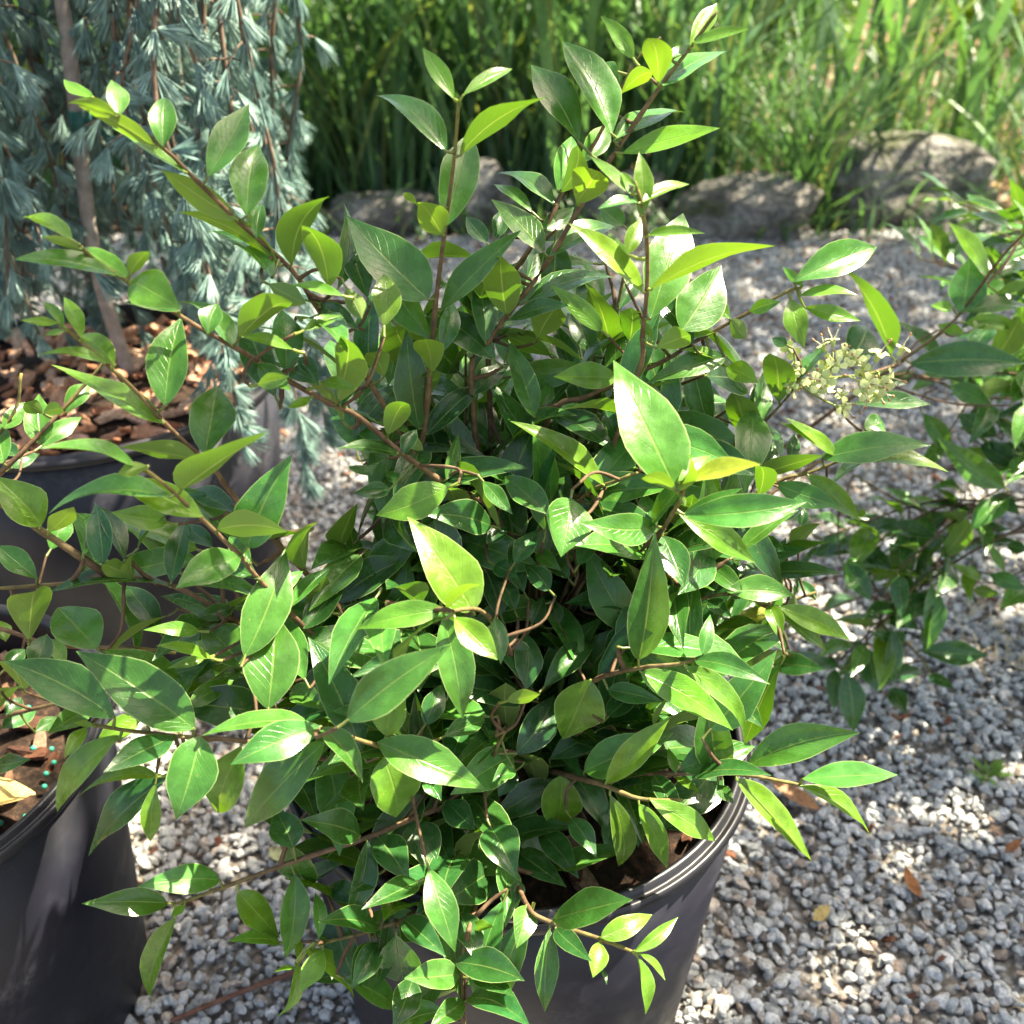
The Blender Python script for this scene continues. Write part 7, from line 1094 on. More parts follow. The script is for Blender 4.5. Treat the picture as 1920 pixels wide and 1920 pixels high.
# ------------------------------------------------------------------ materials
def leaf_material():
    n = N('privet_leaf'); geo = n.n('NewGeometry')
    tone = n.attr('tone'); luv = n.attr('luv'); sp = n.n('SeparateColor'); n.t.links.new(luv.outputs['Color'], sp.inputs[0])
    a = n.math('ABSOLUTE', n.math('SUBTRACT', sp.outputs[0], .5)); v = sp.outputs[1]
    young = tone.outputs['Alpha']
    nz = n.noise(95, 3, geo.outputs['Position']); nf = n.noise(900, 2, geo.outputs['Position'])
    vary = n.rng(nz.outputs[0], .3, .7, .78, 1.22)
    base = n.mix(1, tone.outputs['Color'], vary, 'MULTIPLY')
    # paler midrib, faint side veins, thin pale margin
    rib = n.rng(a, .034, .008); vein_ph = n.math('SINE', n.math('MULTIPLY', n.math('SUBTRACT', v, n.math('MULTIPLY', a, .62)), 62))
    vein = n.math('MULTIPLY', n.rng(vein_ph, .90, 1.0), n.rng(a, .46, .30))
    pale = n.mix(.5, base, (.30, .42, .10, 1)); pale = n.mix(.35, base, (.42, .55, .14, 1))
    c1 = n.mix(n.math('MULTIPLY', vein, .07), base, pale)
    c2 = n.mix(n.math('MULTIPLY', rib, .6), c1, pale)
    spot = n.noise(420, 1, geo.outputs['Position']); sm = n.math('MULTIPLY', n.rng(spot.outputs[0], .735, .765), n.rng(nz.outputs[0], .45, .62))
    dust = n.rng(n.noise(38, 5, geo.outputs['Position'], .7).outputs[0], .50, .72)
    edge = n.rng(a, .470, .492)
    c3 = n.mix(n.math('MULTIPLY', edge, .5), c2, (.45, .55, .22, 1))
    c3 = n.mix(n.math('MULTIPLY', sm, .7), c3, (.34, .26, .08, 1)); c3 = n.mix(n.math('MULTIPLY', dust, .05), c3, (.36, .38, .30, 1))
    under = n.mix(.60, base, (.22, .29, .085, 1)); under = n.mix(n.math('MULTIPLY', rib, .5), under, (.36, .42, .16, 1))
    under = n.mix(n.math('MULTIPLY', edge, .5), under, (.45, .5, .15, 1))
    back = geo.outputs['Backfacing']
    col = n.mix(back, c3, under)
    hgt = n.math('ADD', n.math('MULTIPLY', nf.outputs[0], .35), n.math('ADD', n.math('MULTIPLY', rib, -1.2), n.math('ADD', n.math('MULTIPLY', vein, -.5), n.math('MULTIPLY', nz.outputs[0], 1.6))))
    bmp = n.bump(hgt, .35, .0006)
    rough = n.math('ADD', n.math('ADD', n.rng(nz.outputs[0], .3, .7, .19, .31), n.math('MULTIPLY', dust, .14)), n.math('MULTIPLY', back, .25))
    p = n.bsdf(col, rough, n.math('SUBTRACT', .50, n.math('MULTIPLY', back, .25)), bmp)
    tr = n.n('BsdfTranslucent')
    tcol = n.mix(young, (.075, .22, .008, 1), (.22, .40, .016, 1)); tcol = n.mix(n.math('MULTIPLY', rib, .5), tcol, (.5, .6, .1, 1))
    n.set(tr.inputs[0], tcol); n.set(tr.inputs['Normal'], bmp)
    mx = n.n('MixShader'); n.set(mx.inputs[0], n.rng(young, 0, 1, .26, .34)); n.t.links.new(p.outputs[0], mx.inputs[1]); n.t.links.new(tr.outputs[0], mx.inputs[2])
    return n.done(mx.outputs[0])
def foliage_material(name, c0, c1, tr, rough=.45, fac=.3, scale=6, spec=.4):
    n = N(name); p_ = pos(n); nz = n.noise(scale, 3, p_); nz2 = n.noise(scale * 9, 2, p_)
    at = n.attr('tone')
    col = n.mix(n.rng(nz.outputs[0], .35, .65), (*c0, 1), (*c1, 1)); col = n.mix(1, col, n.rng(nz2.outputs[0], .3, .7, .7, 1.3), 'MULTIPLY')
    col = n.mix(1, col, at.outputs['Color'], 'MULTIPLY')
    p = n.bsdf(col, rough, spec); t = n.n('BsdfTranslucent'); n.set(t.inputs[0], n.mix(1, (*tr, 1), at.outputs['Color'], 'MULTIPLY'))
    mx = n.n('MixShader'); mx.inputs[0].default_value = fac; n.t.links.new(p.outputs[0], mx.inputs[1]); n.t.links.new(t.outputs[0], mx.inputs[2])
    return n.done(mx.outputs[0])
def bark_material(name, c0, c1, scale=160, rough=.75):
    n = N(name); p_ = pos(n); nz = n.noise(scale, 4, p_); nz2 = n.noise(scale * .25, 2, p_)
    at = n.attr('tone')
    col = n.mix(n.rng(nz.outputs[0], .35, .68), (*c0, 1), (*c1, 1)); col = n.mix(1, col, at.outputs['Color'], 'MULTIPLY')
    spk = n.rng(nz2.outputs[0], .62, .70); col = n.mix(n.math('MULTIPLY', spk, .4), col, (.30, .22, .13, 1))
    return n.done(n.bsdf(col, rough, .3, n.bump(nz.outputs[0], .6, .0008)).outputs[0])
def attr_material(name, rough, scale, amp=.25, spec=.4, bump=.4, bd=.001):
    n = N(name); p_ = pos(n); nz = n.noise(scale, 4, p_); at = n.attr('tone')
    col = n.mix(1, at.outputs['Color'], n.rng(nz.outputs[0], .3, .7, 1 - amp, 1 + amp), 'MULTIPLY')
    return n.done(n.bsdf(col, rough, spec, n.bump(nz.outputs[0], bump, bd)).outputs[0])
def pot_material():
    n = N('black_plastic'); p_ = pos(n); nz = n.noise(28, 5, p_); nz2 = n.noise(700, 2, p_); nz3 = n.noise(7, 4, p_)
    col = n.mix(n.rng(nz.outputs[0], .45, .75), (.008, .0085, .015, 1), (.014, .0145, .023, 1))
    col = n.mix(n.math('MULTIPLY', n.rng(nz3.outputs[0], .48, .70, 0, .6), n.rng(n.noise(150, 5, p_, .7).outputs[0], .42, .62)), col, (.052, .050, .056, 1))
    rough = n.rng(nz.outputs[0], .3, .7, .40, .58)
    return n.done(n.bsdf(col, rough, .40, n.bump(nz2.outputs[0], .15, .0004)).outputs[0])
def rim_material():
    n = N('rim_plastic'); nz = n.noise(40, 4, pos(n))
    return n.done(n.bsdf((.011, .011, .015, 1), n.rng(nz.outputs[0], .3, .7, .36, .48), .45).outputs[0])
def ground_material():
    n = N('garden_soil'); p_ = pos(n); a = n.noise(3.5, 6, p_); b = n.noise(45, 4, p_)
    c = n.mix(n.rng(a.outputs[0], .4, .62), (.055, .034, .020, 1), (.20, .125, .075, 1)); c = n.mix(1, c, n.rng(b.outputs[0], .3, .7, .45, 1.5), 'MULTIPLY')
    return n.done(n.bsdf(c, .9, .2, n.bump(b.outputs[0], .8, .02)).outputs[0])
def bed_material():
    n = N('gravel_base'); p_ = pos(n); b = n.noise(160, 3, p_); vo = n.n('TexVoronoi'); vo.inputs['Scale'].default_value = 95; n.t.links.new(p_, vo.inputs['Vector'])
    c = n.mix(n.rng(vo.outputs['Distance'], .25, .6), (.34, .33, .31, 1), (.16, .14, .12, 1)); c = n.mix(1, c, n.rng(b.outputs[0], .3, .7, .6, 1.4), 'MULTIPLY')
    return n.done(n.bsdf(c, .9, .2, n.bump(vo.outputs['Distance'], .8, -.006)).outputs[0])
def rock_material():
    n = N('fieldstone'); p_ = pos(n); a = n.noise(9, 6, p_, .65); b = n.noise(60, 4, p_); mo = n.noise(5, 4, p_)
    c = n.ramp(a.outputs[0], [(.30, (.050, .046, .040)), (.48, (.165, .155, .14)), (.66, (.30, .285, .26))])
    c = n.mix(1, c, n.rng(b.outputs[0], .3, .7, .6, 1.3), 'MULTIPLY')
    nz = n.n('SeparateXYZ'); n.t.links.new(n.n('NewGeometry').outputs['Normal'], nz.inputs[0])
    moss = n.math('MULTIPLY', n.rng(mo.outputs[0], .54, .66), n.rng(nz.outputs[2], .1, .6)); c = n.mix(n.math('MULTIPLY', moss, .75), c, (.045, .06, .012, 1))
    return n.done(n.bsdf(c, .88, .25, n.bump(n.math('ADD', a.outputs[0], n.math('MULTIPLY', b.outputs[0], .7)), 1.0, .03)).outputs[0])

M_LEAF = leaf_material()
M_STEM = bark_material('privet_stem', (.095, .055, .030), (.17, .105, .055))
M_POT = pot_material(); M_RIM = rim_material(); M_SOIL = ground_material(); M_BED = bed_material(); M_ROCK = rock_material()
M_NEEDLE = foliage_material('cedar_needle', (.135, .24, .215), (.225, .35, .30), (.10, .20, .15), .5, .15, 14)
M_CBARK = bark_material('cedar_bark', (.085, .058, .040), (.19, .135, .095), 90)
M_GRASS = foliage_material('tall_grass', (.045, .115, .046), (.110, .215, .085), (.13, .29, .06), .40, .34, 2.2)
M_SHRUB = foliage_material('shrub_leaf', (.05, .11, .02), (.11, .19, .035), (.20, .36, .03), .38, .32, 3)
M_TREE = foliage_material('tree_leaf', (.04, .09, .02), (.07, .13, .025), (.10, .22, .02), .45, .25, 3)
M_STONE = attr_material('crushed_stone', .72, 260, .28, .35, .5, .001)
M_CHIP = attr_material('bark_chip', .85, 220, .35, .25, .6, .001)
M_FLOWER = attr_material('privet_flower', .5, 400, .1, .4, .1, .0003)

# ------------------------------------------------------------------ ground and gravel
def grid(x0, x1, y0, y1, nx, ny, zf):
    xs = np.linspace(x0, x1, nx); ys = np.linspace(y0, y1, ny)
    V = [(x, y, zf(x, y)) for y in ys for x in xs]
    F = [(j * nx + i, j * nx + i + 1, (j + 1) * nx + i + 1, (j + 1) * nx + i) for j in range(ny - 1) for i in range(nx - 1)]
    return V, F
V, F = grid(-60, 60, -60, 60, 25, 25, lambda x, y: -.012)
tag(link('ground', mesh('ground', V, F, M_SOIL)), kind='structure')
def bed_edge(x): return 2.92 + .05 * math.sin(x * 5) + .05 * x
nx = 60; xs = np.linspace(-2.6, 3.4, nx)
V = [(x, -1.5, .0) for x in xs] + [(x, bed_edge(x), -.002) for x in xs]
F = [(i, i + 1, nx + i + 1, nx + i) for i in range(nx - 1)]
tag(link('gravel_path', mesh('gravel_path', V, F, M_BED)), kind='structure')

POTS = [(.004, .565, .178, .148), (-.485, .541, .178, .148), (-.52, 1.13, .235, .195), (1.12, 1.08, .178, .148)]
def ico(sub):
    bm = bmesh.new(); bmesh.ops.create_icosphere(bm, subdivisions=sub, radius=1)
    V = np.array([v.co[:] for v in bm.verts]); F = np.array([[v.index for v in f.verts] for f in bm.faces]); bm.free(); return V, F
def stone_shapes(sub, k, R):
    V0, F0 = ico(sub); out = []
    for i in range(k):
        V = V0.copy()
        for _ in range(R.integers(10, 15)):                       # flat broken faces
            d = nrm(R.normal(size=3)); h = R.uniform(.45, .80); s = V @ d; m = s > h
            V[m] -= np.outer(s[m] - h, d)
        V *= np.array([R.uniform(.8, 1.25), R.uniform(.7, 1.0), R.uniform(.5, .8)])
        out.append(V)
    return out, F0
STONE_COL = [((.44, .435, .42), .40), ((.36, .37, .36), .22), ((.53, .525, .505), .13), ((.27, .28, .28), .10), ((.42, .35, .29), .07), ((.30, .235, .185), .05), ((.115, .10, .09), .04)]
def gravel():
    R = np.random.default_rng(3); AV = []; AF = []; AC = []; off = 0
    for (sub, y0, y1, dens, smin, smax, shapes) in ((2, .28, 1.25, 19000, .0034, .0092, 14), (1, 1.25, 2.98, 12500, .0048, .0090, 8)):
        S, F0 = stone_shapes(sub, shapes, R)
        xl, xr = (-.75, 1.15) if sub == 2 else (-1.35, 2.1)
        n = int((xr - xl) * (y1 - y0) * dens); x = R.uniform(xl, xr, n); y = R.uniform(y0, y1, n)
        zc = y * .848 + .456; lim = .51 * zc + .18
        keep = (np.abs(x) < lim) & (y < 2.90 + .05 * np.sin(x * 5) + .05 * x)
        for (px, py, r, rb) in POTS: keep &= (x - px) ** 2 + (y - py) ** 2 > (rb + .002) ** 2
        # thin bare patches where bark and soil show between the stones
        nzv = np.array([noise.noise((a * 7, b * 7, 3.1)) for a, b in zip(x, y)])
        keep &= ~((nzv > .38) & (R.random(n) < .45))
        x = x[keep]; y = y[keep]; n = len(x)
        size = smin + (smax - smin) * R.random(n) ** 1.6; big = R.random(n) < .012; size[big] *= 1.5
        z = size * .45 + R.random(n) * .006
        # random rotations
        q = R.normal(size=(n, 4)) * np.array([1, .35, .35, 1]); q /= np.linalg.norm(q, axis=1)[:, None]; w, a, b, c = q.T
        Rm = np.stack([1 - 2 * (b * b + c * c), 2 * (a * b - w * c), 2 * (a * c + w * b), 2 * (a * b + w * c), 1 - 2 * (a * a + c * c), 2 * (b * c - w * a), 2 * (a * c - w * b), 2 * (b * c + w * a), 1 - 2 * (a * a + b * b)], 1).reshape(n, 3, 3)
        sh = R.integers(0, shapes, n); SA = np.array(S)[sh] * size[:, None, None]
        V = np.einsum('nij,nkj->nki', Rm, SA) + np.stack([x, y, z], 1)[:, None, :]
        cols = np.array([c for c, _ in STONE_COL]); pr = np.array([p for _, p in STONE_COL]); ci = R.choice(len(cols), n, p=pr / pr.sum())
        C = cols[ci] * R.uniform(.8, 1.2, (n, 1)); C = np.concatenate([C, np.ones((n, 1))], 1)
        k = SA.shape[1]
        AV.append(V.reshape(-1, 3)); AC.append(np.repeat(C, k, 0)); AF.append((F0[None] + (np.arange(n) * k)[:, None, None]).reshape(-1, 3) + off); off += n * k
    o = link('gravel', big_mesh('gravel', np.concatenate(AV), np.concatenate(AF), M_STONE, False, {'tone': np.concatenate(AC)}))
    return tag(o, kind='stuff')
gravel()

# ------------------------------------------------------------------ loose bark crumbs among the stones
def chip_geo(R, L, W, T):
    k = 6; x = np.linspace(-.5, .5, 4); top = [(a * L, (.5 - .25 * abs(a) * R.uniform(.5, 1.5)) * W * s, T * .5) for s in (-1, 1) for a in (x if s < 0 else x[::-1])]
    V = np.array(top + [(a, b, -c) for a, b, c in top]); V[:, 2] += .6 * T * np.sin(V[:, 0] / L * 3); V += R.normal(size=V.shape) * T * .12; n = len(top)
    F = [tuple(range(n)), tuple(range(2 * n - 1, n - 1, -1))] + [(i, n + i, n + (i + 1) % n, (i + 1) % n) for i in range(n)]
    return V, F
def rot3(R, tilt=.5):
    a = R.uniform(0, 6.28); return np.array(Matrix.Rotation(a, 3, 'Z') @ Matrix.Rotation(R.normal() * tilt, 3, 'X') @ Matrix.Rotation(R.normal() * tilt, 3, 'Y'))
CHIPC = [(.16, .065, .035), (.10, .045, .028), (.23, .12, .07), (.30, .19, .125), (.06, .03, .022), (.20, .075, .04)]
def crumbs():
    R = np.random.default_rng(5); A = Acc(); n = 0
    while n < 1500:
        y = R.uniform(.35, 2.85); x = R.uniform(-1.2, 1.8)
        if abs(x) > .51 * (y * .848 + .456) + .15: continue
        if any((x - a) ** 2 + (y - b) ** 2 < (d + .01) ** 2 for a, b, c, d in POTS): continue
        v = noise.noise((x * 7, y * 7, 3.1)); edge = (bed_edge(x) - y < .25)
        if not (v > .22 or edge or R.random() < .10): continue
        L = R.uniform(.006, .018); V, F = chip_geo(R, L, L * R.uniform(.25, .6), L * .18)
        A.add(V @ rot3(R).T + (x, y, R.uniform(.006, .013)), F, tone=(*CHIPC[R.integers(len(CHIPC))], 1)); n += 1
    tag(link('bark_litter', A.mesh('bark_litter', M_CHIP, False)), kind='stuff')
crumbs()

# ------------------------------------------------------------------ pots
def lathe(prof, k=72):
    V = [(r * math.cos(2 * math.pi * j / k), r * math.sin(2 * math.pi * j / k), z) for r, z in prof for j in range(k)]
    F = [(i * k + j, i * k + (j + 1) % k, (i + 1) * k + (j + 1) % k, (i + 1) * k + j) for i in range(len(prof) - 1) for j in range(k)]
    return np.array(V), F
def make_pot(x, y, R0, RB, H0, label, soil_z, seed, nchip, rust=False, pellets=0, group='black nursery pots'):
    t = empty('plant_pot', (x, y, 0), label, 'pot', group)
    w = R0 - .0045
    V, F = lathe([(.001, .002), (RB - .006, .002), (RB, .008), (RB + (w - RB) * .5, H0 * .5), (w, H0 - .012), (w - .004, H0 - .012), (RB + (w - RB) * .5 - .004, H0 * .5), (RB - .004, .012), (.001, .012)])
    link('body', mesh('pot_body', V, F, M_POT), t)
    e = R0
    prof = [(w - .001, H0 - .0135), (e - .0015, H0 - .0125), (e, H0 - .010), (e - .0002, H0 - .006), (e - .0016, H0 - .0036), (e - .0036, H0 - .0034), (e - .0052, H0 - .0052), (e - .0064, H0 - .0054), (e - .0075, H0 - .0040), (e - .0086, H0 - .0010), (e - .0105, H0), (e - .0125, H0 - .0008), (e - .0138, H0 - .004), (e - .0145, H0 - .012), (e - .0165, H0 - .05), (e - .019, H0 - .095), (e - .022, H0 - .095)]
    V, F = lathe(prof, 96); link('rim', mesh('pot_rim', V, F, M_RIM), t)
    # potting mix with lumps
    R = np.random.default_rng(seed); rs = R0 - .019; V = []; F = []; nr_, k = 10, 40
    for i in range(nr_ + 1):
        for j in range(k):
            r = rs * i / nr_ + 1e-4; a = 2 * math.pi * j / k; px, py = r * math.cos(a), r * math.sin(a)
            V.append((px, py, soil_z + .010 * noise.noise((px * 22, py * 22, seed)) + .014 * (1 - (r / rs) ** 2)))
    F = [(i * k + j, i * k + (j + 1) % k, (i + 1) * k + (j + 1) % k, (i + 1) * k + j) for i in range(nr_) for j in range(k)]
    soil = link('potting_mix', mesh('potting_mix', V, F, M_SOILPOT), t)
    shapes = []
    for s in range(10):
        L = R.uniform(.016, .040); v, f = chip_geo(R, L, L * R.uniform(.25, .55), L * .16)
        c = CHIPC[s % len(CHIPC)]
        if not rust: c = [v * .6 for v in c]
        if rust: c = [(.42, .22, .13), (.34, .15, .08), (.52, .33, .22), (.28, .12, .07), (.46, .27, .18)][s % 5]
        shapes.append(mesh('bark_chip', v, f, M_CHIP, False, {'tone': np.tile((*c, 1), (len(v), 1))}))
    for i in range(nchip):
        r = rs * .97 * math.sqrt(R.random()); a = R.uniform(0, 6.28)
        o = link('bark_chip', shapes[R.integers(10)], soil, (r * math.cos(a), r * math.sin(a), soil_z + .016 * (1 - (r / rs) ** 2) + R.uniform(.0, .008)))
        o.rotation_euler = (R.normal() * .35, R.normal() * .35, R.uniform(0, 6.28))
    if pellets:
        V0, F0 = ico(2); pm = mesh('fertilizer_pellet', V0 * .0022, F0, M_PELLET)
        for i in range(pellets):
            r = rs * .95 * math.sqrt(R.random()); a = R.uniform(-1.4, 1.6)
            link('fertilizer_pellet', pm, soil, (r * math.cos(a), r * math.sin(a), soil_z + .016 * (1 - (r / rs) ** 2) + .008))
    return t
n_ = N('potting_soil'); p_ = pos(n_); b_ = n_.noise(130, 5, p_); M_SOILPOT = n_.done(n_.bsdf(n_.ramp(b_.outputs[0], [(.35, (.010, .007, .005)), (.55, (.030, .018, .012)), (.72, (.085, .045, .028))]), .92, .2, n_.bump(b_.outputs[0], 1, .006)).outputs[0])
n_ = N('teal_pellet'); M_PELLET = n_.done(n_.bsdf((.02, .30, .20, 1), .4).outputs[0])
make_pot(*POTS[0], .32, 'black plastic nursery pot in the middle holding the largest privet shrub', .268, 11, 130)
make_pot(*POTS[1], .32, 'black plastic nursery pot cut by the left edge with teal pellets on its soil', .268, 12, 130, pellets=46)
make_pot(*POTS[2], .36, 'wide black pot full of bark mulch beneath the weeping blue cedar', .332, 13, 290, rust=True)
make_pot(*POTS[3], .32, 'black plastic nursery pot of the privet shrub at the right edge', .268, 14, 40)

# ------------------------------------------------------------------ privet shrubs
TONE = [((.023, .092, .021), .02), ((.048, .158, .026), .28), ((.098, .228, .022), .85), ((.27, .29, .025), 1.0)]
ROWS = np.array([0, .045, .11, .22, .36, .52, .67, .80, .90, .96, 1.0]); PROF = np.array([.05, .22, .47, .80, .99, .98, .79, .50, .24, .10, .008])
CROSS = np.array([-1, -.55, 0, .55, 1.])
def prof(u):
    u = np.clip(np.asarray(u, float), 0, 1); return np.maximum((np.sin(np.pi * u ** .84) ** .92) * (1 - .30 * u ** 3.5) * 1.03, .008)
FINE = np.array([0, .035, .08, .15, .24, .34, .45, .56, .67, .77, .86, .93, 1.])
def leaf_geo(rec, R, rows=FINE, cross=CROSS, petiole=True):
    bx, by, bz, tx, ty, tz, roll, W, tone, ax_, ay_, az_ = rec
    b = np.array([bx, by, bz]) / 1e4; t = np.array([tx, ty, tz]) / 1e4; W = W / 1e4; att = np.array([ax_, ay_, az_]) / 1e4
    ax = t - b; L = np.linalg.norm(ax); ax /= L
    n0 = np.array([0, 0, 1.]) - ax * ax[2]
    if np.linalg.norm(n0) < .25: n0 = np.array([0, -1., 0]) + ax * ax[1]
    n0 = nrm(n0); a = math.radians(roll); n = n0 * math.cos(a) + np.cross(ax, n0) * math.sin(a); s = np.cross(ax, n)
    bow = R.uniform(.01, .11); tipc = R.uniform(-.02, .07); side = R.normal() * .025; fold = math.radians(R.uniform(14, 36)); wav = R.uniform(.02, .11); ph = R.uniform(0, 6.28); twist = R.normal() * .3
    pk = R.uniform(.80, 1.22); pr = prof(rows ** pk) * W / 2; pr[0] = max(pr[0], W * .02)
    jp = R.uniform(0, 6.28, (2, 2)); jg = .035 * np.stack([np.sin(rows * 9 + jp[0, k]) + .6 * np.sin(rows * 17 + jp[1, k]) for k in (0, 1)], 1)
    u = rows[:, None]; mid = b + ax * u * L + n * (bow * 4 * u * (1 - u) * L - tipc * L * (u ** 4)) + s * side * 4 * u * (1 - u) * L
    V = []; LUV = []
    asym = R.uniform(.94, 1.06); rnd = R.random()
    for i, uu in enumerate(rows):
        tw = twist * (uu - .4); ns = s * math.cos(tw) + n * math.sin(tw); nn = n * math.cos(tw) - s * math.sin(tw)
        for c in cross:
            h = abs(c) * math.sin(fold) - .22 * c * c * abs(c) * math.sin(fold) * 1.5 + (wav * math.sin(uu * 9 + ph + (c > 0) * 2) * c * c)
            V.append(mid[i] + pr[i] * (1 + jg[i, int(c > 0)] * abs(c)) * ((c * (asym if c > 0 else 2 - asym)) * math.cos(fold) * ns + h * nn)); LUV.append((.5 + c * .5, uu, rnd, 1))
    m = len(cross); F = [(i * m + j, i * m + j + 1, (i + 1) * m + j + 1, (i + 1) * m + j) for i in range(len(rows) - 1) for j in range(m - 1)]
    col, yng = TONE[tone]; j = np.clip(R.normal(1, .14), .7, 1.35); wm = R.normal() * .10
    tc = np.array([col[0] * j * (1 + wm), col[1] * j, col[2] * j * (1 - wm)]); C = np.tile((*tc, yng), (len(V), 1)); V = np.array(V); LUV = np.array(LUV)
    if petiole:
        d = np.linalg.norm(att - b)
        if d < .03:
            p1 = b + ax * L * .02; pm_ = (att + b) / 2 + n * (-.08) * d
            tv, tf = tube([att, pm_, b, p1], [.0011, .0009, .0008, .0006], 4, False)
            F += [tuple(i + len(V) for i in f) for f in tf]; V = np.vstack([V, tv]); LUV = np.vstack([LUV, np.tile((.5, .5, rnd, 1), (len(tv), 1))])
            C = np.vstack([C, np.tile((*(np.array([.10, .095, .035]) if tone < 2 else np.array([.2, .24, .05])), yng), (len(tv), 1))])
    return b, V, F, C, LUV
def add_leaf_obj(rec, parent, R, org):
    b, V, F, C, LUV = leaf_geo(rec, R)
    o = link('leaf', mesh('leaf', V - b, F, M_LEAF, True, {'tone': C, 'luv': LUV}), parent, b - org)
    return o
def joined_leaves(recs, parent, R, org, name='foliage', simple=True):
    A = Acc(); rows = np.array([0, .11, .32, .56, .80, .93, 1.]) if simple else ROWS
    for rec in recs:
        b, V, F, C, LUV = leaf_geo(rec, R, rows, np.array([-1, 0, 1.]) if simple else CROSS); A.add(V - org, F, tone=C, luv=LUV)
    o = link(name, A.mesh(name, M_LEAF), parent); tag(o, kind='stuff'); return o
def stem_geo(P, r0, r1, tip_green=True, k=6):
    P = smooth_path(np.array(P).reshape(-1, 3) / 1e4, 5)       # runs from the tip to the root
    seg = np.concatenate([[0], np.cumsum(np.linalg.norm(np.diff(P, axis=0), axis=1))]); u = seg / seg[-1]
    R = r0 + (r1 - r0) * np.clip(u * 1.25, 0, 1) ** .8
    R = R * (1 + .22 * (np.sin(seg * 2 * math.pi / .028) > .93))   # swollen nodes
    V, F = tube(P, R, k)
    g = np.clip(seg / .07, 0, 1)[:, None]; c = np.array([1.05, 1.55, .8]) * (1 - g) + np.array([1.0, 1.0, 1.0]) * g
    if not tip_green: c = np.ones_like(c) * .8
    C = np.repeat(np.concatenate([c, np.ones((len(P), 1))], 1), k, 0)
    return V, F, C
def shrub(name, org, label, leaves, fill, branches, twigs, fine, seed, group, maxobj=300):
    org = np.array(org); t = empty(name, org, label, 'shrub', group); R = np.random.default_rng(seed)
    for P in branches:
        V, F, C = stem_geo(P, .0009, .0023); link('branch', mesh('branch', V - org, F, M_STEM, True, {'tone': C}), t)
    A = Acc()
    for P in twigs: V, F, C = stem_geo(P, .0008, .0011, False, 5); A.add(V - org, F, tone=C)
    for P in fine:
        P = list(P); P = P[6:9] + P[3:6] + P[0:3]; V, F, C = stem_geo(P, .0008, .0016, False, 5); A.add(V - org, F, tone=C)
    if A.n: tag(link('twig', A.mesh('twig', M_STEM), t), kind='stuff')
    def area(r): return math.dist(r[0:3], r[3:6]) * r[7]
    L = sorted(leaves, key=area, reverse=True)
    for r in L[:maxobj]: add_leaf_obj(r, t, R, org)
    rest = L[maxobj:]
    if rest or fill:
        A = Acc()
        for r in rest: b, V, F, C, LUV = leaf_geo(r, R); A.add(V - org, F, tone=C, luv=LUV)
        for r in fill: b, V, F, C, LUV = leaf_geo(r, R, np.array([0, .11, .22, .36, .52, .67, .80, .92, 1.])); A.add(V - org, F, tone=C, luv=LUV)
        tag(link('foliage', A.mesh('foliage', M_LEAF), t), kind='stuff')
    return t
GP = 'potted privet shrubs'
main = shrub('privet_shrub', (.004, .565, .27), 'largest glossy privet shrub, filling the middle of the picture, in its black pot', MAIN_LEAVES, MAIN_FILL, MAIN_BRANCHES, MAIN_TWIGS, FILL_TWIGS, 21, GP)
def auto_fill(c, rad, base, n, seed, keep):
    """leafy shoots inside an ellipsoid, as records like the measured ones"""
    R = np.random.default_rng(seed); L = []; T = []
    while len(L) < n:
        d = nrm(R.normal(size=3)); e = c + d * R.random() ** .45 * rad
        if not keep(e): continue
        s = base + np.array([R.normal() * .02, R.normal() * .02, 0]); m = (s + e) / 2 + (0, 0, .03); ln = np.linalg.norm(e - s)
        T.append([int(v * 1e4) for v in (*s, *m, *e)])
        for i in range(R.integers(6, 9)):
            u = 1 - i * .03 / ln - .004
            if u < .3: break
            p = (1 - u) ** 2 * s + 2 * u * (1 - u) * m + u * u * e; Tn = nrm(2 * (1 - u) * (m - s) + 2 * u * (e - m)); a = R.uniform(0, 6.28) if i == 0 else a + 1.57
            sd = nrm(np.cross(Tn, [.1, .2, 1])); sd2 = np.cross(Tn, sd)
            for sg in (1, -1):
                ax = nrm(Tn * .75 + sg * .8 * (sd * math.cos(a) + sd2 * math.sin(a))); ll = R.uniform(.045, .07); b = p + ax * .007; tip = b + ax * ll
                if not keep(tip): continue
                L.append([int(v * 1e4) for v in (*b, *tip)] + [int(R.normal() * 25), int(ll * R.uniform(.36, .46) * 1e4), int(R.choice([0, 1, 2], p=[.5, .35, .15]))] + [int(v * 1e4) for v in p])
    return L, T
rf, rt = auto_fill(np.array([.55, 1.02, .50]), np.array([.15, .24, .27]), np.array([1.12, 1.08, .27]), 340, 31, lambda p: .30 < p[2] < .575 and p[0] > .395 * (p[1] * .848 + (.86 - p[2]) * .53) + .05 * math.sin(p[2] * 20))
rf2, rt2 = auto_fill(np.array([.41, .89, .19]), np.array([.11, .09, .09]), np.array([.56, .95, .27]), 60, 35, lambda p: p[2] > .06)
rf = rf + rf2; rt = rt + rt2
shrub('privet_shrub', (1.12, 1.08, .27), 'blurred privet shrub cut by the right edge, its branches reaching over the gravel', RIGHT_LEAVES, rf, RIGHT_BRANCHES, RIGHT_TWIGS, rt, 22, GP)
lf, lt = auto_fill(np.array([-.56, .54, .50]), np.array([.20, .20, .20]), np.array([-.485, .541, .27]), 120, 33, lambda p: p[2] > .34 and p[0] < -.505 - .0 * p[1] and p[0] < -.51 * (p[1] * .848 + (.86 - p[2]) * .53) - .015)
shrub('privet_shrub', (-.485, .541, .27), 'privet shrub mostly outside the left edge, in the pot with teal pellets', LEFT_LEAVES, lf, LEFT_BRANCHES, LEFT_TWIGS, lt, 23, GP)

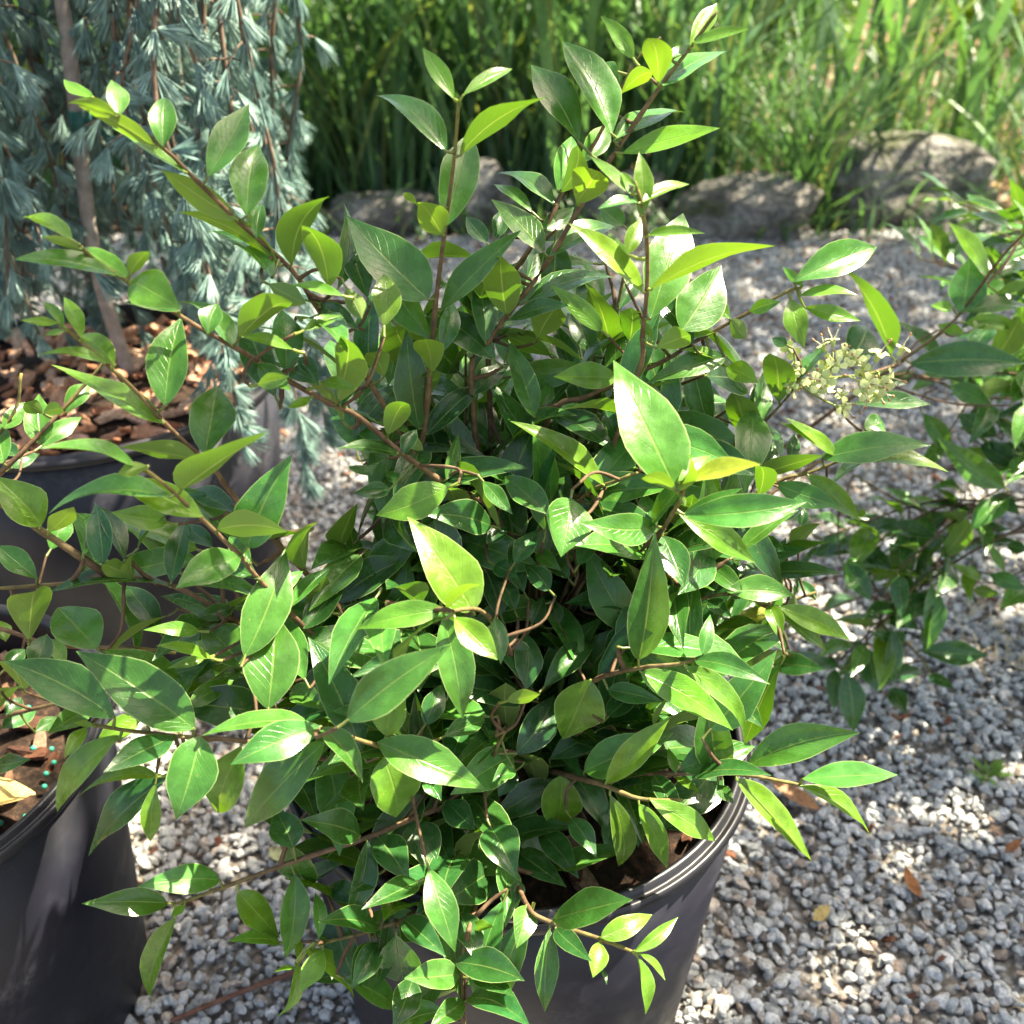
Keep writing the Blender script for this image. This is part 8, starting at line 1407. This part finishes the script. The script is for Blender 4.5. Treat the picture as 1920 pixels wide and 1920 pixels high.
# flower panicles ----------------------------------------------------
def make_flower(R):
    A = Acc()
    k = 7; V, F = tube([(0, 0, 0), (0, 0, .0022), (0, 0, .0036)], [.0009, .0013, .0016], 6); A.add(V, F, tone=(.50, .58, .20, 1))
    for i in range(4):
        a = i * 1.571 + R.uniform(-.2, .2); d = np.array([math.cos(a), math.sin(a), 0]); s = np.array([-d[1], d[0], 0]); up = np.array([0, 0, 1.])
        b = up * .0034 + d * .001; P = [b - s * .0006, b + s * .0006, b + d * .002 + up * .0012 + s * .0018, b + d * .002 + up * .0012 - s * .0018, b + d * .0038 + up * .0004 + s * .0010, b + d * .0038 + up * .0004 - s * .0010]
        A.add(P, [(0, 1, 2, 3), (3, 2, 4, 5)], tone=(.62, .68, .27, 1))
    for i in range(2):
        a = R.uniform(0, 6.28); d = np.array([math.cos(a) * .45, math.sin(a) * .45, 1]); p = np.array([0, 0, .003]); q_ = p + d * R.uniform(.006, .009); V, F = tube([p, (p + q_) / 2 + (0, .0004, 0), q_], [.00028, .00024, .00022], 4); A.add(V, F, tone=(.66, .60, .40, 1))
        V0, F0 = ico(1); A.add(V0 * (.0006, .0006, .0009) + q_, [tuple(f) for f in F0], tone=(.45, .22, .10, 1))
    return A.mesh('flower', M_FLOWER)
Rf = np.random.default_rng(41); FLOWERS = [make_flower(Rf) for _ in range(5)]
def panicle(parent, org, pts, nfl, spread, seed, sc=1.6):
    """central stalk along pts with short side stalks carrying flowers"""
    R = np.random.default_rng(seed); P = smooth_path(np.array(pts), 6) - org; A = Acc(); V, F = tube(P, np.linspace(.0012, .0006, len(P)), 5); A.add(V, F, tone=(.22, .28, .07, 1))
    spots = []
    for i in range(nfl):
        u = R.uniform(.12, 1) ** .9; p = P[min(len(P) - 1, int(u * (len(P) - 1)))]; d = nrm(R.normal(size=3)); e = p + d * spread * (1.15 - .6 * u) * R.uniform(.5, 1.)
        V, F = tube([p, e], [.0005, .00035], 4); A.add(V, F, tone=(.42, .48, .14, 1)); spots.append((e, nrm(d + (0, 0, .3))))
    st = link('flower_cluster', A.mesh('flower_stalk', M_FLOWER), parent)
    for e, d in spots:
        o = link('flower', FLOWERS[R.integers(5)], st, e); o.rotation_euler = Vector(d).to_track_quat('Z', 'Y').to_euler(); o.scale = (sc * R.uniform(.8, 1.15),) * 3
    return st
mo = np.array([.004, .565, .27])
panicle(main, mo, [(.2019, .65, .5634), (.2246, .648, .5663), (.2454, .645, .5701), (.2638, .642, .5755)], 14, .023, 5)
panicle(main, mo, [(.2030, .648, .5606), (.2167, .645, .5525), (.2321, .642, .5456)], 8, .020, 6, 1.5)
panicle(main, mo, [(.2014, .652, .5629), (.1992, .655, .5746), (.1972, .657, .5838)], 5, .014, 7, 1.4)
panicle(main, mo, [(.2227, .648, .5720), (.2245, .648, .5780), (.2269, .648, .5856)], 6, .015, 8, 1.5)

# ------------------------------------------------------------------ weeping blue cedar
def make_tuft(R):
    A = Acc(); n = 44
    for i in range(n):
        a = R.uniform(0, 6.28); sp = R.uniform(.03, .46) ; d = nrm(np.array([math.cos(a) * math.sin(sp), math.sin(a) * math.sin(sp), math.cos(sp)])); L = R.uniform(.030, .042)
        s = nrm(np.cross(d, [.3, .2, 1.1])); w = np.cross(d, s); r = .00062
        base = [s * r, (-.5 * s + .87 * w) * r, (-.5 * s - .87 * w) * r]; mid = [v * .95 + d * L * .8 + s * .0012 for v in base]; t = d * L + s * .0016
        tn = np.array([1, 1, 1]) * R.uniform(.8, 1.2); C = np.array([[*tn, 1]] * 3 + [[*(tn * 1.1), 1]] * 3 + [[*(tn * 1.3), 1]])
        A.add(base + mid + [t], [(0, 1, 4, 3), (1, 2, 5, 4), (2, 0, 3, 5), (3, 4, 6), (4, 5, 6), (5, 3, 6)], tone=C)
    return A
def cedar():
    R = np.random.default_rng(51); org = np.array([-.50, 1.15, .33]); t = empty('weeping_cedar', org, 'weeping blue cedar with hanging needle tufts in the wide mulched pot at upper left', 'conifer')
    V, F = tube(smooth_path([(-.475, 1.15, .33), (-.482, 1.14, .50), (-.462, 1.145, .72), (-.455, 1.16, .95), (-.45, 1.18, 1.15)], 5) - org, np.linspace(.0085, .007, 21), 10)
    link('trunk', mesh('trunk', V, F, M_CTRUNK, True, {'tone': np.ones((len(V), 4))}), t)
    z0 = .64; V, F = tube(np.array([(-.466, 1.1435, z0 - .014), (-.465, 1.1435, z0 + .014)]) - org, .0125, 14); V2, F2 = tube(np.array([(-.452, 1.133, z0 + .003), (-.436, 1.122, z0 - .004), (-.430, 1.120, z0 - .012)]) - org, .0035, 6)
    A = Acc(); A.add(V, F); A.add(V2, F2); link('plant_tie', A.mesh('plant_tie', M_TIE), t)
    tufts = []; var = [make_tuft(R) for _ in range(6)]; vm = [a.mesh('needle_tuft', M_NEEDLE, False) for a in var]; side = Acc()
    top = np.array([-.46, 1.17, 1.12])
    nb = 78
    for i in range(nb):
        a = -math.pi * .5 + (i / nb - .5) * 2 * math.pi + R.normal() * .08; r = R.uniform(.13, .27) if i % 3 else R.uniform(.06, .16)
        cx, cy = -.475 + r * math.cos(a) * 1.02, 1.17 + r * math.sin(a) * .95
        front = math.sin(a) < 0
        if cx > -.36: cx = -.36 + (cx + .36) * .78
        if front and abs(cx / (cy * .848 + .13) + .425) < .05: continue
        zb = R.uniform(.38, .56) if front else R.uniform(.36, .55)
        if cx > -.32: zb = R.uniform(.36, .58)
        P = [top + (R.normal() * .02, R.normal() * .02, R.normal() * .05 - .1), (.45 * top[0] + .55 * cx, .45 * top[1] + .55 * cy, 1.13 + R.uniform(-.06, .05)), (cx, cy, .96 + R.normal() * .04)]
        z = .96
        while z > zb:
            z -= .09; cx += R.normal() * .014; cy += R.normal() * .014; P.append((cx, cy, max(z, zb)))
        S = smooth_path(P, 5); V, F = tube(S - org, np.linspace(.0042, .0012, len(S)), 5); link('branch', mesh('branch', V, F, M_CBARK, True, {'tone': np.ones((len(V), 4))}), t)
        seg = np.concatenate([[0], np.cumsum(np.linalg.norm(np.diff(S, axis=0), axis=1))]); s = .16
        while s < seg[-1] + .004:
            p = np.array([np.interp(s, seg, S[:, k]) for k in range(3)])
            out = nrm(np.array([p[0] + .475, p[1] - 1.17, 0]) + R.normal(size=3) * (.55, .55, .1))
            d = nrm(out * R.uniform(.15, .8) + np.array([0, 0, -1]) * R.uniform(.6, 1.1))
            if s > seg[-1] - .01: d = nrm(S[-1] - S[-3])
            tufts.append((p, d))
            if R.random() < .35:                       # short side shoot with a tuft of its own
                o2 = nrm(R.normal(size=3) * (1, 1, .3)); e = p + o2 * R.uniform(.02, .05) + np.array([0, 0, -.012]); V, F = tube(np.array([p, (p + e) / 2 + (0, 0, .004), e]) - org, [.0014, .0011, .0008], 4); side.add(V, F, tone=(1, 1, 1, 1)); tufts.append((e, nrm(o2 * .5 + np.array([0, 0, -.8]))))
            s += R.uniform(.015, .026)
    for (x, y, za, zb_) in ((-.238, 1.0, .52, .29), (-.222, 1.06, .48, .31), (-.29, .95, .60, .36)):
        P = [(-.28, 1.08, .95), (x - .03, y + .02, za + .12), (x - .01, y, za), (x, y, (za + zb_) / 2), (x + .004, y - .01, zb_)]; S = smooth_path(P, 6); V, F = tube(S - org, np.linspace(.0032, .0010, len(S)), 5); link('branch', mesh('branch', V, F, M_CBARK, True, {'tone': np.ones((len(V), 4))}), t)
        for k in range(4, len(S)): tufts.append((S[k], nrm(R.normal(size=3) * .45 + np.array([.1, -.2, -1])))); tufts.append((S[k], nrm(R.normal(size=3) * .7 + np.array([.1, -.1, -.6]))))
    link('side_shoot', side.mesh('side_shoot', M_CBARK), t)['kind'] = 'stuff'
    # the 300 tufts nearest the viewer hang one by one, the rest are joined
    def key(q_):
        p = q_[0]; zc = p[1] * .848 + (.86 - p[2]) * .53; out_ = abs(p[0]) > .52 * zc or (p[1] * .53 - (.86 - p[2]) * .848) > .54 * zc; return zc + (5 if out_ else 0)
    tufts.sort(key=key); J = Acc()
    for i, (p, d) in enumerate(tufts):
        q_ = Vector(d).to_track_quat('Z', 'Y') @ Matrix.Rotation(R.uniform(0, 6.28), 3, 'Z').to_quaternion(); sc = R.uniform(.66, 1.0); v = R.integers(6)
        if i < 300:
            o = link('needle_tuft', vm[v], t, p - org); o.rotation_euler = q_.to_euler(); o.scale = (sc,) * 3
        else:
            A = var[v]; V = np.concatenate(A.V) @ np.array(q_.to_matrix()).T * sc + p - org; J.add(V, A.F, tone=np.concatenate(A.C['tone']))
    link('needles', J.mesh('needles', M_NEEDLE, False), t)['kind'] = 'stuff'
M_CTRUNK = bark_material('cedar_trunk', (.30, .26, .23), (.44, .38, .34), 70)
n_ = N('green_tie'); M_TIE = n_.done(n_.bsdf((.01, .10, .075, 1), .5).outputs[0])
cedar()

# ------------------------------------------------------------------ field stones along the far edge of the gravel
def rock(loc, size, rotz, seed, label, layer=0.):
    V, F = ico(5); R = np.random.default_rng(seed); off = R.uniform(0, 50, 3)
    V = np.sign(V) * np.abs(V) ** .74
    for _ in range(9):
        d = nrm(R.normal(size=3)); h = R.uniform(.70, 1.0); s = V @ d; m = s > h; V[m] -= np.outer((s[m] - h) * .85, d)
    out = []
    for v in V:
        q_ = Vector(v) ; n1 = noise.fractal(q_ * 1.4 + Vector(off), 1.0, 2.0, 5); n2 = noise.noise(q_ * 9 + Vector(off)); l = 0
        if layer: l = -.09 * math.exp(-((v[2] - .18 + .08 * noise.noise(q_ * 2)) / .05) ** 2)
        k = 1 + (.16 * n1 + .03 * n2) + l; out.append((v[0] * k * size[0], v[1] * k * size[1], v[2] * (1 + .10 * n1) * size[2]))
    o = link('fieldstone', mesh('fieldstone', out, F, M_ROCK), None, loc); o.rotation_euler.z = rotz
    return tag(o, label, 'rock', 'fieldstones edging the gravel')
rock((.690, 2.97, .035), (.215, .17, .115), .1, 61, 'low rounded fieldstone between the grass tuft and the shrub, left of the big layered block')
rock((1.150, 3.12, .07), (.31, .20, .16), -.04, 62, 'big flat-topped layered fieldstone block at the right, cracked along its middle', 1)
rock((-.36, 2.99, .02), (.17, .15, .085), .2, 63, 'grey fieldstone beside the right edge of the blue cedar')
rock((-.085, 3.04, .05), (.115, .13, .125), .4, 64, 'small pinkish grey fieldstone behind the upright middle shoot of the shrub')
rock((.335, 3.12, .03), (.15, .13, .10), .9, 65, 'dark low fieldstone half hidden behind the shrub top, left of the rounded one')

# ------------------------------------------------------------------ grass, herbs and shrubs behind
def blades(A, R, n, region, hmin, hmax, wmin, wmax, lean=.25, seg=6, droop=1.0):
    for _ in range(n):
        x, y = region(R); h = R.uniform(hmin, hmax); a = R.uniform(0, 6.28); ln = abs(R.normal()) * lean; w = R.uniform(wmin, wmax)
        d = np.array([math.cos(a), math.sin(a), 0]); s = np.array([-d[1], d[0], 0]) ; fa = R.uniform(-.7, .7); s = s * math.cos(fa) + d * math.sin(fa)
        c = R.uniform(.10, .55) * droop * h; V = []
        for i in range(seg + 1):
            u = i / seg; p = np.array([x, y, -.01]) + d * (ln * h * u + c * u ** 3) + np.array([0, 0, h * (u - .32 * c / h * u ** 4)]); ww = w * (1 - u) ** .6 * min(1, .5 + u * 2); V += [p - s * ww, p + s * ww]
        tn = R.uniform(.65, 1.3); bl = R.uniform(.8, 1.5) ; yl = 1.0 if R.random() > .10 else 1.45
        if R.random() < .05: tn, yl, bl = 1.3, 1.9, 1.1
        A.add(V, [(2 * i, 2 * i + 1, 2 * i + 3, 2 * i + 2) for i in range(seg)], tone=(tn * yl, tn, tn * bl * .9, 1))
R = np.random.default_rng(71)
A = Acc(); blades(A, R, 1750, lambda R: (lambda y: (R.uniform(-2.3, .62 + .10 * (y - 3)) if R.random() < .93 else R.uniform(.9, 2.2), y))(3.14 + 1.3 * R.random() ** 1.3), .7, 1.45, .007, .022, .32, 7, 1.3)
tag(link('tall_grass', A.mesh('tall_grass', M_GRASS)), kind='stuff')
def clump(x, y, n, h, label, seed, spread=.07, lean=.45, w=.008, cat='grass clump', group='grass clumps'):
    R = np.random.default_rng(seed); A = Acc(); blades(A, R, n, lambda R: (R.normal() * spread, R.normal() * spread * .7), h * .5, h, w * .5, w, lean, 7, 1.3)
    o = link('grass_clump', A.mesh('grass_clump', M_GRASS), None, (x, y, .0)); return tag(o, label, cat, group)
clump(.87, 3.05, 150, .62, 'bright green grass clump growing out between the two right-hand fieldstones', 72, .05, .35)
clump(.66, 3.30, 170, .85, 'tall green grass clump standing behind the low rounded fieldstone', 73, .08, .35)
clump(1.35, 3.55, 90, .75, 'thin arching grass clump behind the big layered fieldstone block', 74, .08, .6, .007)
clump(1.78, 3.75, 60, .65, 'sparse sunlit grass clump near the right edge, beyond the layered block', 75, .08, .5, .006)
clump(.05, 3.28, 160, .70, 'green grass clump behind the pinkish grey fieldstone', 76, .10, .5)
clump(-.45, 3.30, 180, .9, 'broad-bladed grass clump standing right of the blue cedar', 77, .10, .35, .011)
clump(1.50, 2.86, 26, .46, 'blue-green strap-leaved plant at the right edge beside the layered block', 78, .05, .9, .014, 'plant', 'strap-leaved plants')
def leafy(name, loc, rad, n, size, label, cat, seed, mat, tone=(1, 1, 1), group=None, stems=6, elong=1.8):
    t = empty(name, loc, label, cat, group); R = np.random.default_rng(seed); rad = np.array(rad, float); A = Acc(); clus = R.normal(size=(max(6, n // 60), 3)); clus = clus / np.linalg.norm(clus, axis=1)[:, None] * (R.random((len(clus), 1)) ** .4)
    for _ in range(n):
        c = clus[R.integers(len(clus))] * .85 + R.normal(size=3) * .17; c = c * rad + (0, 0, rad[2] * 1.02)
        if c[2] < .01: continue
        L = size * R.uniform(.6, 1.3); d = nrm(R.normal(size=3) + (0, 0, .1)); up = nrm(R.normal(size=3) * .7 + (0, 0, 1)); s = nrm(np.cross(d, up)); w = L / elong * .5; k = np.cross(s, d) * L * .07
        tn = np.array(tone) * R.uniform(.7, 1.3)
        A.add([c, c + d * L * .35 + s * w + k, c + d * L * .35 - s * w + k, c + d * L * .35, c + d * L * .75 + s * w * .6 + k, c + d * L * .75 - s * w * .6 + k, c + d * L], [(0, 1, 3), (0, 3, 2), (1, 4, 6, 3), (3, 6, 5, 2)], tone=(*tn, 1))
    link('foliage', A.mesh('foliage', mat, False), t)['kind'] = 'stuff'
    for i in range(stems):
        e = clus[i % len(clus)] * rad * .8 + (0, 0, rad[2]); V, F = tube(smooth_path([(R.normal() * .03, R.normal() * .03, 0), e * (.4, .4, .5), e], 4), np.linspace(.010, .003, 9) * max(1, rad[2] * 1.4), 6); link('stem', mesh('stem', V, F, M_CBARK, True, {'tone': np.ones((len(V), 4))}), t)
    return t
G2 = 'shrubs beyond the grass'
leafy('background_shrub', (-1.1, 5.1, 0), (.75, .5, .55), 5200, .055, 'dark green leafy shrub behind the grass at the left, next to the blue cedar', 'shrub', 81, M_SHRUB, (.8, .85, .8), G2)
leafy('background_shrub', (.15, 5.2, 0), (.75, .5, .50), 5200, .055, 'glossy mid-green shrub behind the grass above the upright middle shoot', 'shrub', 82, M_SHRUB, (.9, 1., .9), G2)
leafy('background_shrub', (1.25, 5.5, 0), (.60, .5, .42), 3600, .055, 'fine-leaved green shrub behind the grass above the layered fieldstone', 'shrub', 83, M_SHRUB, (1, 1, .9), G2)
leafy('background_shrub', (2.75, 6.3, 0), (.55, .4, .36), 3200, .06, 'sunlit yellow-green shrub in the top right corner', 'shrub', 84, M_SHRUB, (2.0, 1.75, .9), G2)
leafy('background_shrub', (1.75, 7.4, 0), (.8, .5, .4), 3400, .07, 'far green shrub at the top edge, left of the yellow-green one', 'shrub', 85, M_SHRUB, (1.3, 1.3, .9), G2)
leafy('background_shrub', (-.6, 7.2, 0), (1.6, .6, .5), 5200, .075, 'long far hedge-like shrub closing the view behind the grass', 'shrub', 86, M_SHRUB, (.8, .9, .8), G2)
A = Acc(); R = np.random.default_rng(89); blades(A, R, 260, lambda R: (R.uniform(-.6, 1.5), R.uniform(2.80, 2.98)), .05, .22, .003, .008, .9, 6, 1.4)
tag(link('edging_grass', A.mesh('edging_grass', M_GRASS)), kind='stuff')
# low herbs on the bank between grass and mulch
A = Acc(); R = np.random.default_rng(87); blades(A, R, 380, lambda R: (R.uniform(.7, 2.4), 3.35 + 1.6 * R.random()), .08, .30, .004, .010, .8, 6, 1.3)
tag(link('low_grass', A.mesh('low_grass', M_GRASS)), kind='stuff')
# dry mulch and fallen leaves on the bank
A = Acc(); R = np.random.default_rng(88)
for _ in range(2600):
    x = R.uniform(.5, 4.2); y = R.uniform(3.1, 8.5); L = R.uniform(.02, .06); V, F = chip_geo(R, L, L * R.uniform(.3, .6), .004); c = [(.42, .27, .16), (.34, .19, .10), (.50, .36, .24), (.24, .13, .07)][R.integers(4)]; A.add(V @ rot3(R, .3).T + (x, y, R.uniform(-.006, .008)), F, tone=(*c, 1))
tag(link('leaf_mulch', A.mesh('leaf_mulch', M_CHIP, False)), kind='stuff')
pt = empty('plant_pot', (2.42, 4.75, -.005), 'small dark pot on the bank, cut by the right edge far behind', 'pot', 'black nursery pots')
V, F = lathe([(.001, .002), (.075, .002), (.088, .15), (.084, .15), (.072, .012), (.001, .012)], 32); link('body', mesh('pot_body', V, F, M_POT), pt)
V, F = lathe([(.088, .138), (.095, .140), (.096, .152), (.090, .156), (.084, .152)], 32); link('rim', mesh('pot_rim', V, F, M_POT), pt)

# ------------------------------------------------------------------ fallen leaves, stick and weed on the gravel
def fallen_leaf(loc, L, W, rot, col, label, seed, curl=.25):
    R = np.random.default_rng(seed); V = []; LU = []
    for u, w in zip(ROWS, PROF):
        for c in CROSS:
            V.append((c * w * W / 2, (u - .5) * L, curl * L * (u - .5) ** 2 + abs(c) * w * W * .22 + R.normal() * .0006)); LU.append(u)
    m = 5; F = [(i * m + j, i * m + j + 1, (i + 1) * m + j + 1, (i + 1) * m + j) for i in range(len(ROWS) - 1) for j in range(4)]
    C = np.array([[*(np.array(col) * (.75 + .5 * noise.noise((v[0] * 60, v[1] * 60, seed)) + .12)), 1] for v in V])
    o = link('fallen_leaf', mesh('fallen_leaf', V, F, M_DRY, True, {'tone': C}), None, loc); o.rotation_euler = rot; return tag(o, label, 'leaf', 'fallen leaves on the gravel')
M_DRY = attr_material('dry_leaf', .6, 300, .3, .3, .3, .0006)
fallen_leaf((.306, .765, .016), .062, .024, (.15, .1, .95), (.27, .13, .055), 'large tan dead leaf lying on the gravel right of the middle pot', 91)
fallen_leaf((.396, .652, .017), .034, .014, (.25, .2, .25), (.34, .13, .04), 'narrow orange-brown dead leaf standing among stones at lower right', 92, .6)
fallen_leaf((.300, .620, .014), .026, .012, (.1, .3, -.9), (.46, .34, .12), 'small yellow-buff leaf on the gravel near the middle pot', 93)
fallen_leaf((.520, .700, .014), .028, .009, (.2, .1, -1.0), (.26, .10, .04), 'thin rust-brown leaf on the gravel at the right edge', 94, .5)
fallen_leaf((-.243, .690, .014), .022, .015, (.1, .1, .6), (.45, .46, .24), 'small pale green leaf on the gravel between the two front pots', 95)
fallen_leaf((-.378, .500, .302), .066, .036, (.2, .15, 2.0), (.50, .36, .13), 'mottled yellow and rust-red dying leaf on the soil of the left pot', 98, .1)['group'] = 'dead leaves'
P = smooth_path([(-.300, .512, .012), (-.25, .536, .013), (-.19, .562, .013), (-.13, .585, .012)], 5); V, F = tube(P, np.linspace(.0022, .0026, len(P)), 7)
tag(link('stick', mesh('stick', V, F, M_STICK := bark_material('stick', (.13, .055, .035), (.22, .11, .075), 120), True, {'tone': np.ones((len(V), 4))})), 'thin reddish-brown stick lying on the gravel at the bottom between the pots', 'stick')
def weed(loc, n, L, label, seed, mat, tone, name='weed', cat='weed'):
    R = np.random.default_rng(seed); A = Acc()
    for i in range(n):
        a = R.uniform(0, 6.28); d = nrm(np.array([math.cos(a), math.sin(a), R.uniform(.2, .8)])); s = nrm(np.cross(d, (0, 0, 1))); l = L * R.uniform(.6, 1); w = l * .12; A.add([(0, 0, 0), d * l * .5 + s * w, d * l * .5 - s * w, d * l - np.array([0, 0, l * .15])], [(0, 1, 3, 2)], tone=(*tone, 1))
    o = link(name, A.mesh(name, mat), None, loc); return tag(o, label, cat)
weed((.535, .80, .008), 11, .034, 'tiny green weed seedling in the gravel near the right edge', 96, M_SHRUB, (1.3, 1.4, 1.2))
A = Acc(); R = np.random.default_rng(97)
for i in range(46):
    p = np.array([.655 + R.normal() * .035, 1.0 + R.normal() * .05, R.uniform(.010, .022)]); a = R.normal() * .5 + 1.2; l = R.uniform(.02, .06); d = np.array([math.cos(a), math.sin(a), R.normal() * .12]) * l; V, F = tube([p, p + d * .5 + (0, 0, .003), p + d], [.0008, .0008, .0004], 4); A.add(V, F, tone=(.52, .42, .24, 1))
tag(link('dry_grass', A.mesh('dry_grass', M_DRY)), 'wisp of dry straw-coloured grass on the gravel below the right shrub', 'dry grass')

# ------------------------------------------------------------------ the tree to the right whose crown breaks the sunlight
def tree():
    base = np.array([3.3, .35, 0]); t = empty('shade_tree', base, 'shade tree standing to the right of the pots, its crown shaped to shade the gravel', 'tree'); R = np.random.default_rng(101)
    V, F = tube(smooth_path([(0, 0, -.05), (.03, .05, .8), (-.02, .1, 1.7), (-.1, .2, 2.5), (-.2, .4, 3.4)], 5), np.linspace(.15, .06, 21), 12); link('trunk', mesh('trunk', V, F, M_CTRUNK, True, {'tone': np.ones((len(V), 4))}), t)
    for e in ((-2.2, .2, 3.1), (-1.6, 1.6, 3.3), (-1.2, 3.6, 3.3), (.6, 2.2, 3.4), (-2.4, 3.2, 3.2), (-.6, -.8, 3.2), (-1.4, 5.2, 3.5)):
        e = np.array(e); V, F = tube(smooth_path([(-.03, .12, 1.8), e * (.45, .45, .85), e], 6), np.linspace(.05, .010, 13), 7); link('limb', mesh('limb', V, F, M_CTRUNK, True, {'tone': np.ones((len(V), 4))}), t)
    A_V = []; n = 60000; x = R.uniform(.1, 5.2, n); y = R.uniform(-1.6, 8.2, n); z = R.uniform(2.2, 3.5, n)
    # where each leaf's shade lands on the level of the plants
    k = (z - .5) / SUN.z; gx = x - SUN.x * k; gy = y - SUN.y * k
    cl = np.array([noise.noise((a * 2.3, b * 2.3, c * .6)) + .5 * noise.noise((a * 6.1, b * 6.1, 3.7)) for a, b, c in zip(gx, gy, z)])
    p = np.full(n, .62)
    p[(gx > .40) & (gy < 2.9)] = 1.3                      # crown thickened so the open gravel lies in shade
    p[(gx < .40) & (gy < 1.7)] = -.30                      # gap left in the crown to let sun onto the pots
    p[(gx > -.12) & (gy > 1.02) & (gy < 2.95)] = 1.25; p[(gx > -.08) & (gx < .2) & (gy > .55) & (gy < 1.1)] = .9; p[(gx > -.32) & (gx <= -.08) & (gy > .35) & (gy < .62)] = .35; p[(gy > 2.95)] = -.25; p[(gx > .42) & (gx < .80) & (gy > .85) & (gy < 1.35)] = -.3; p[(gy > 3.2) & (gx > 1.3)] = -.1  # leaf density shaped patch by patch to place shade and sun holes
    keep = R.random(n) < np.clip(p + cl * .85, 0, 1)
    x, y, z = x[keep], y[keep], z[keep]; n = len(x); L = R.uniform(.07, .12, n)
    d = R.normal(size=(n, 3)) * (1, 1, .4); d /= np.linalg.norm(d, axis=1)[:, None]; up = R.normal(size=(n, 3)) * .5 + (0, 0, 1); s = np.cross(d, up); s /= np.linalg.norm(s, axis=1)[:, None]
    c = np.stack([x, y, z], 1) - base; w = (L * .27)[:, None]; Lc = L[:, None]
    V = np.stack([c, c + d * Lc * .4 + s * w, c + d * Lc, c + d * Lc * .4 - s * w], 1).reshape(-1, 3); F = np.arange(4 * n).reshape(-1, 4); tn = np.repeat(R.uniform(.7, 1.3, (n, 1)), 4, 0)
    o = link('crown', big_mesh('crown', V, F, M_TREE, False, {'tone': np.concatenate([np.tile(tn, (1, 3)), np.ones((4 * n, 1))], 1)}), t); o['kind'] = 'stuff'
tree()
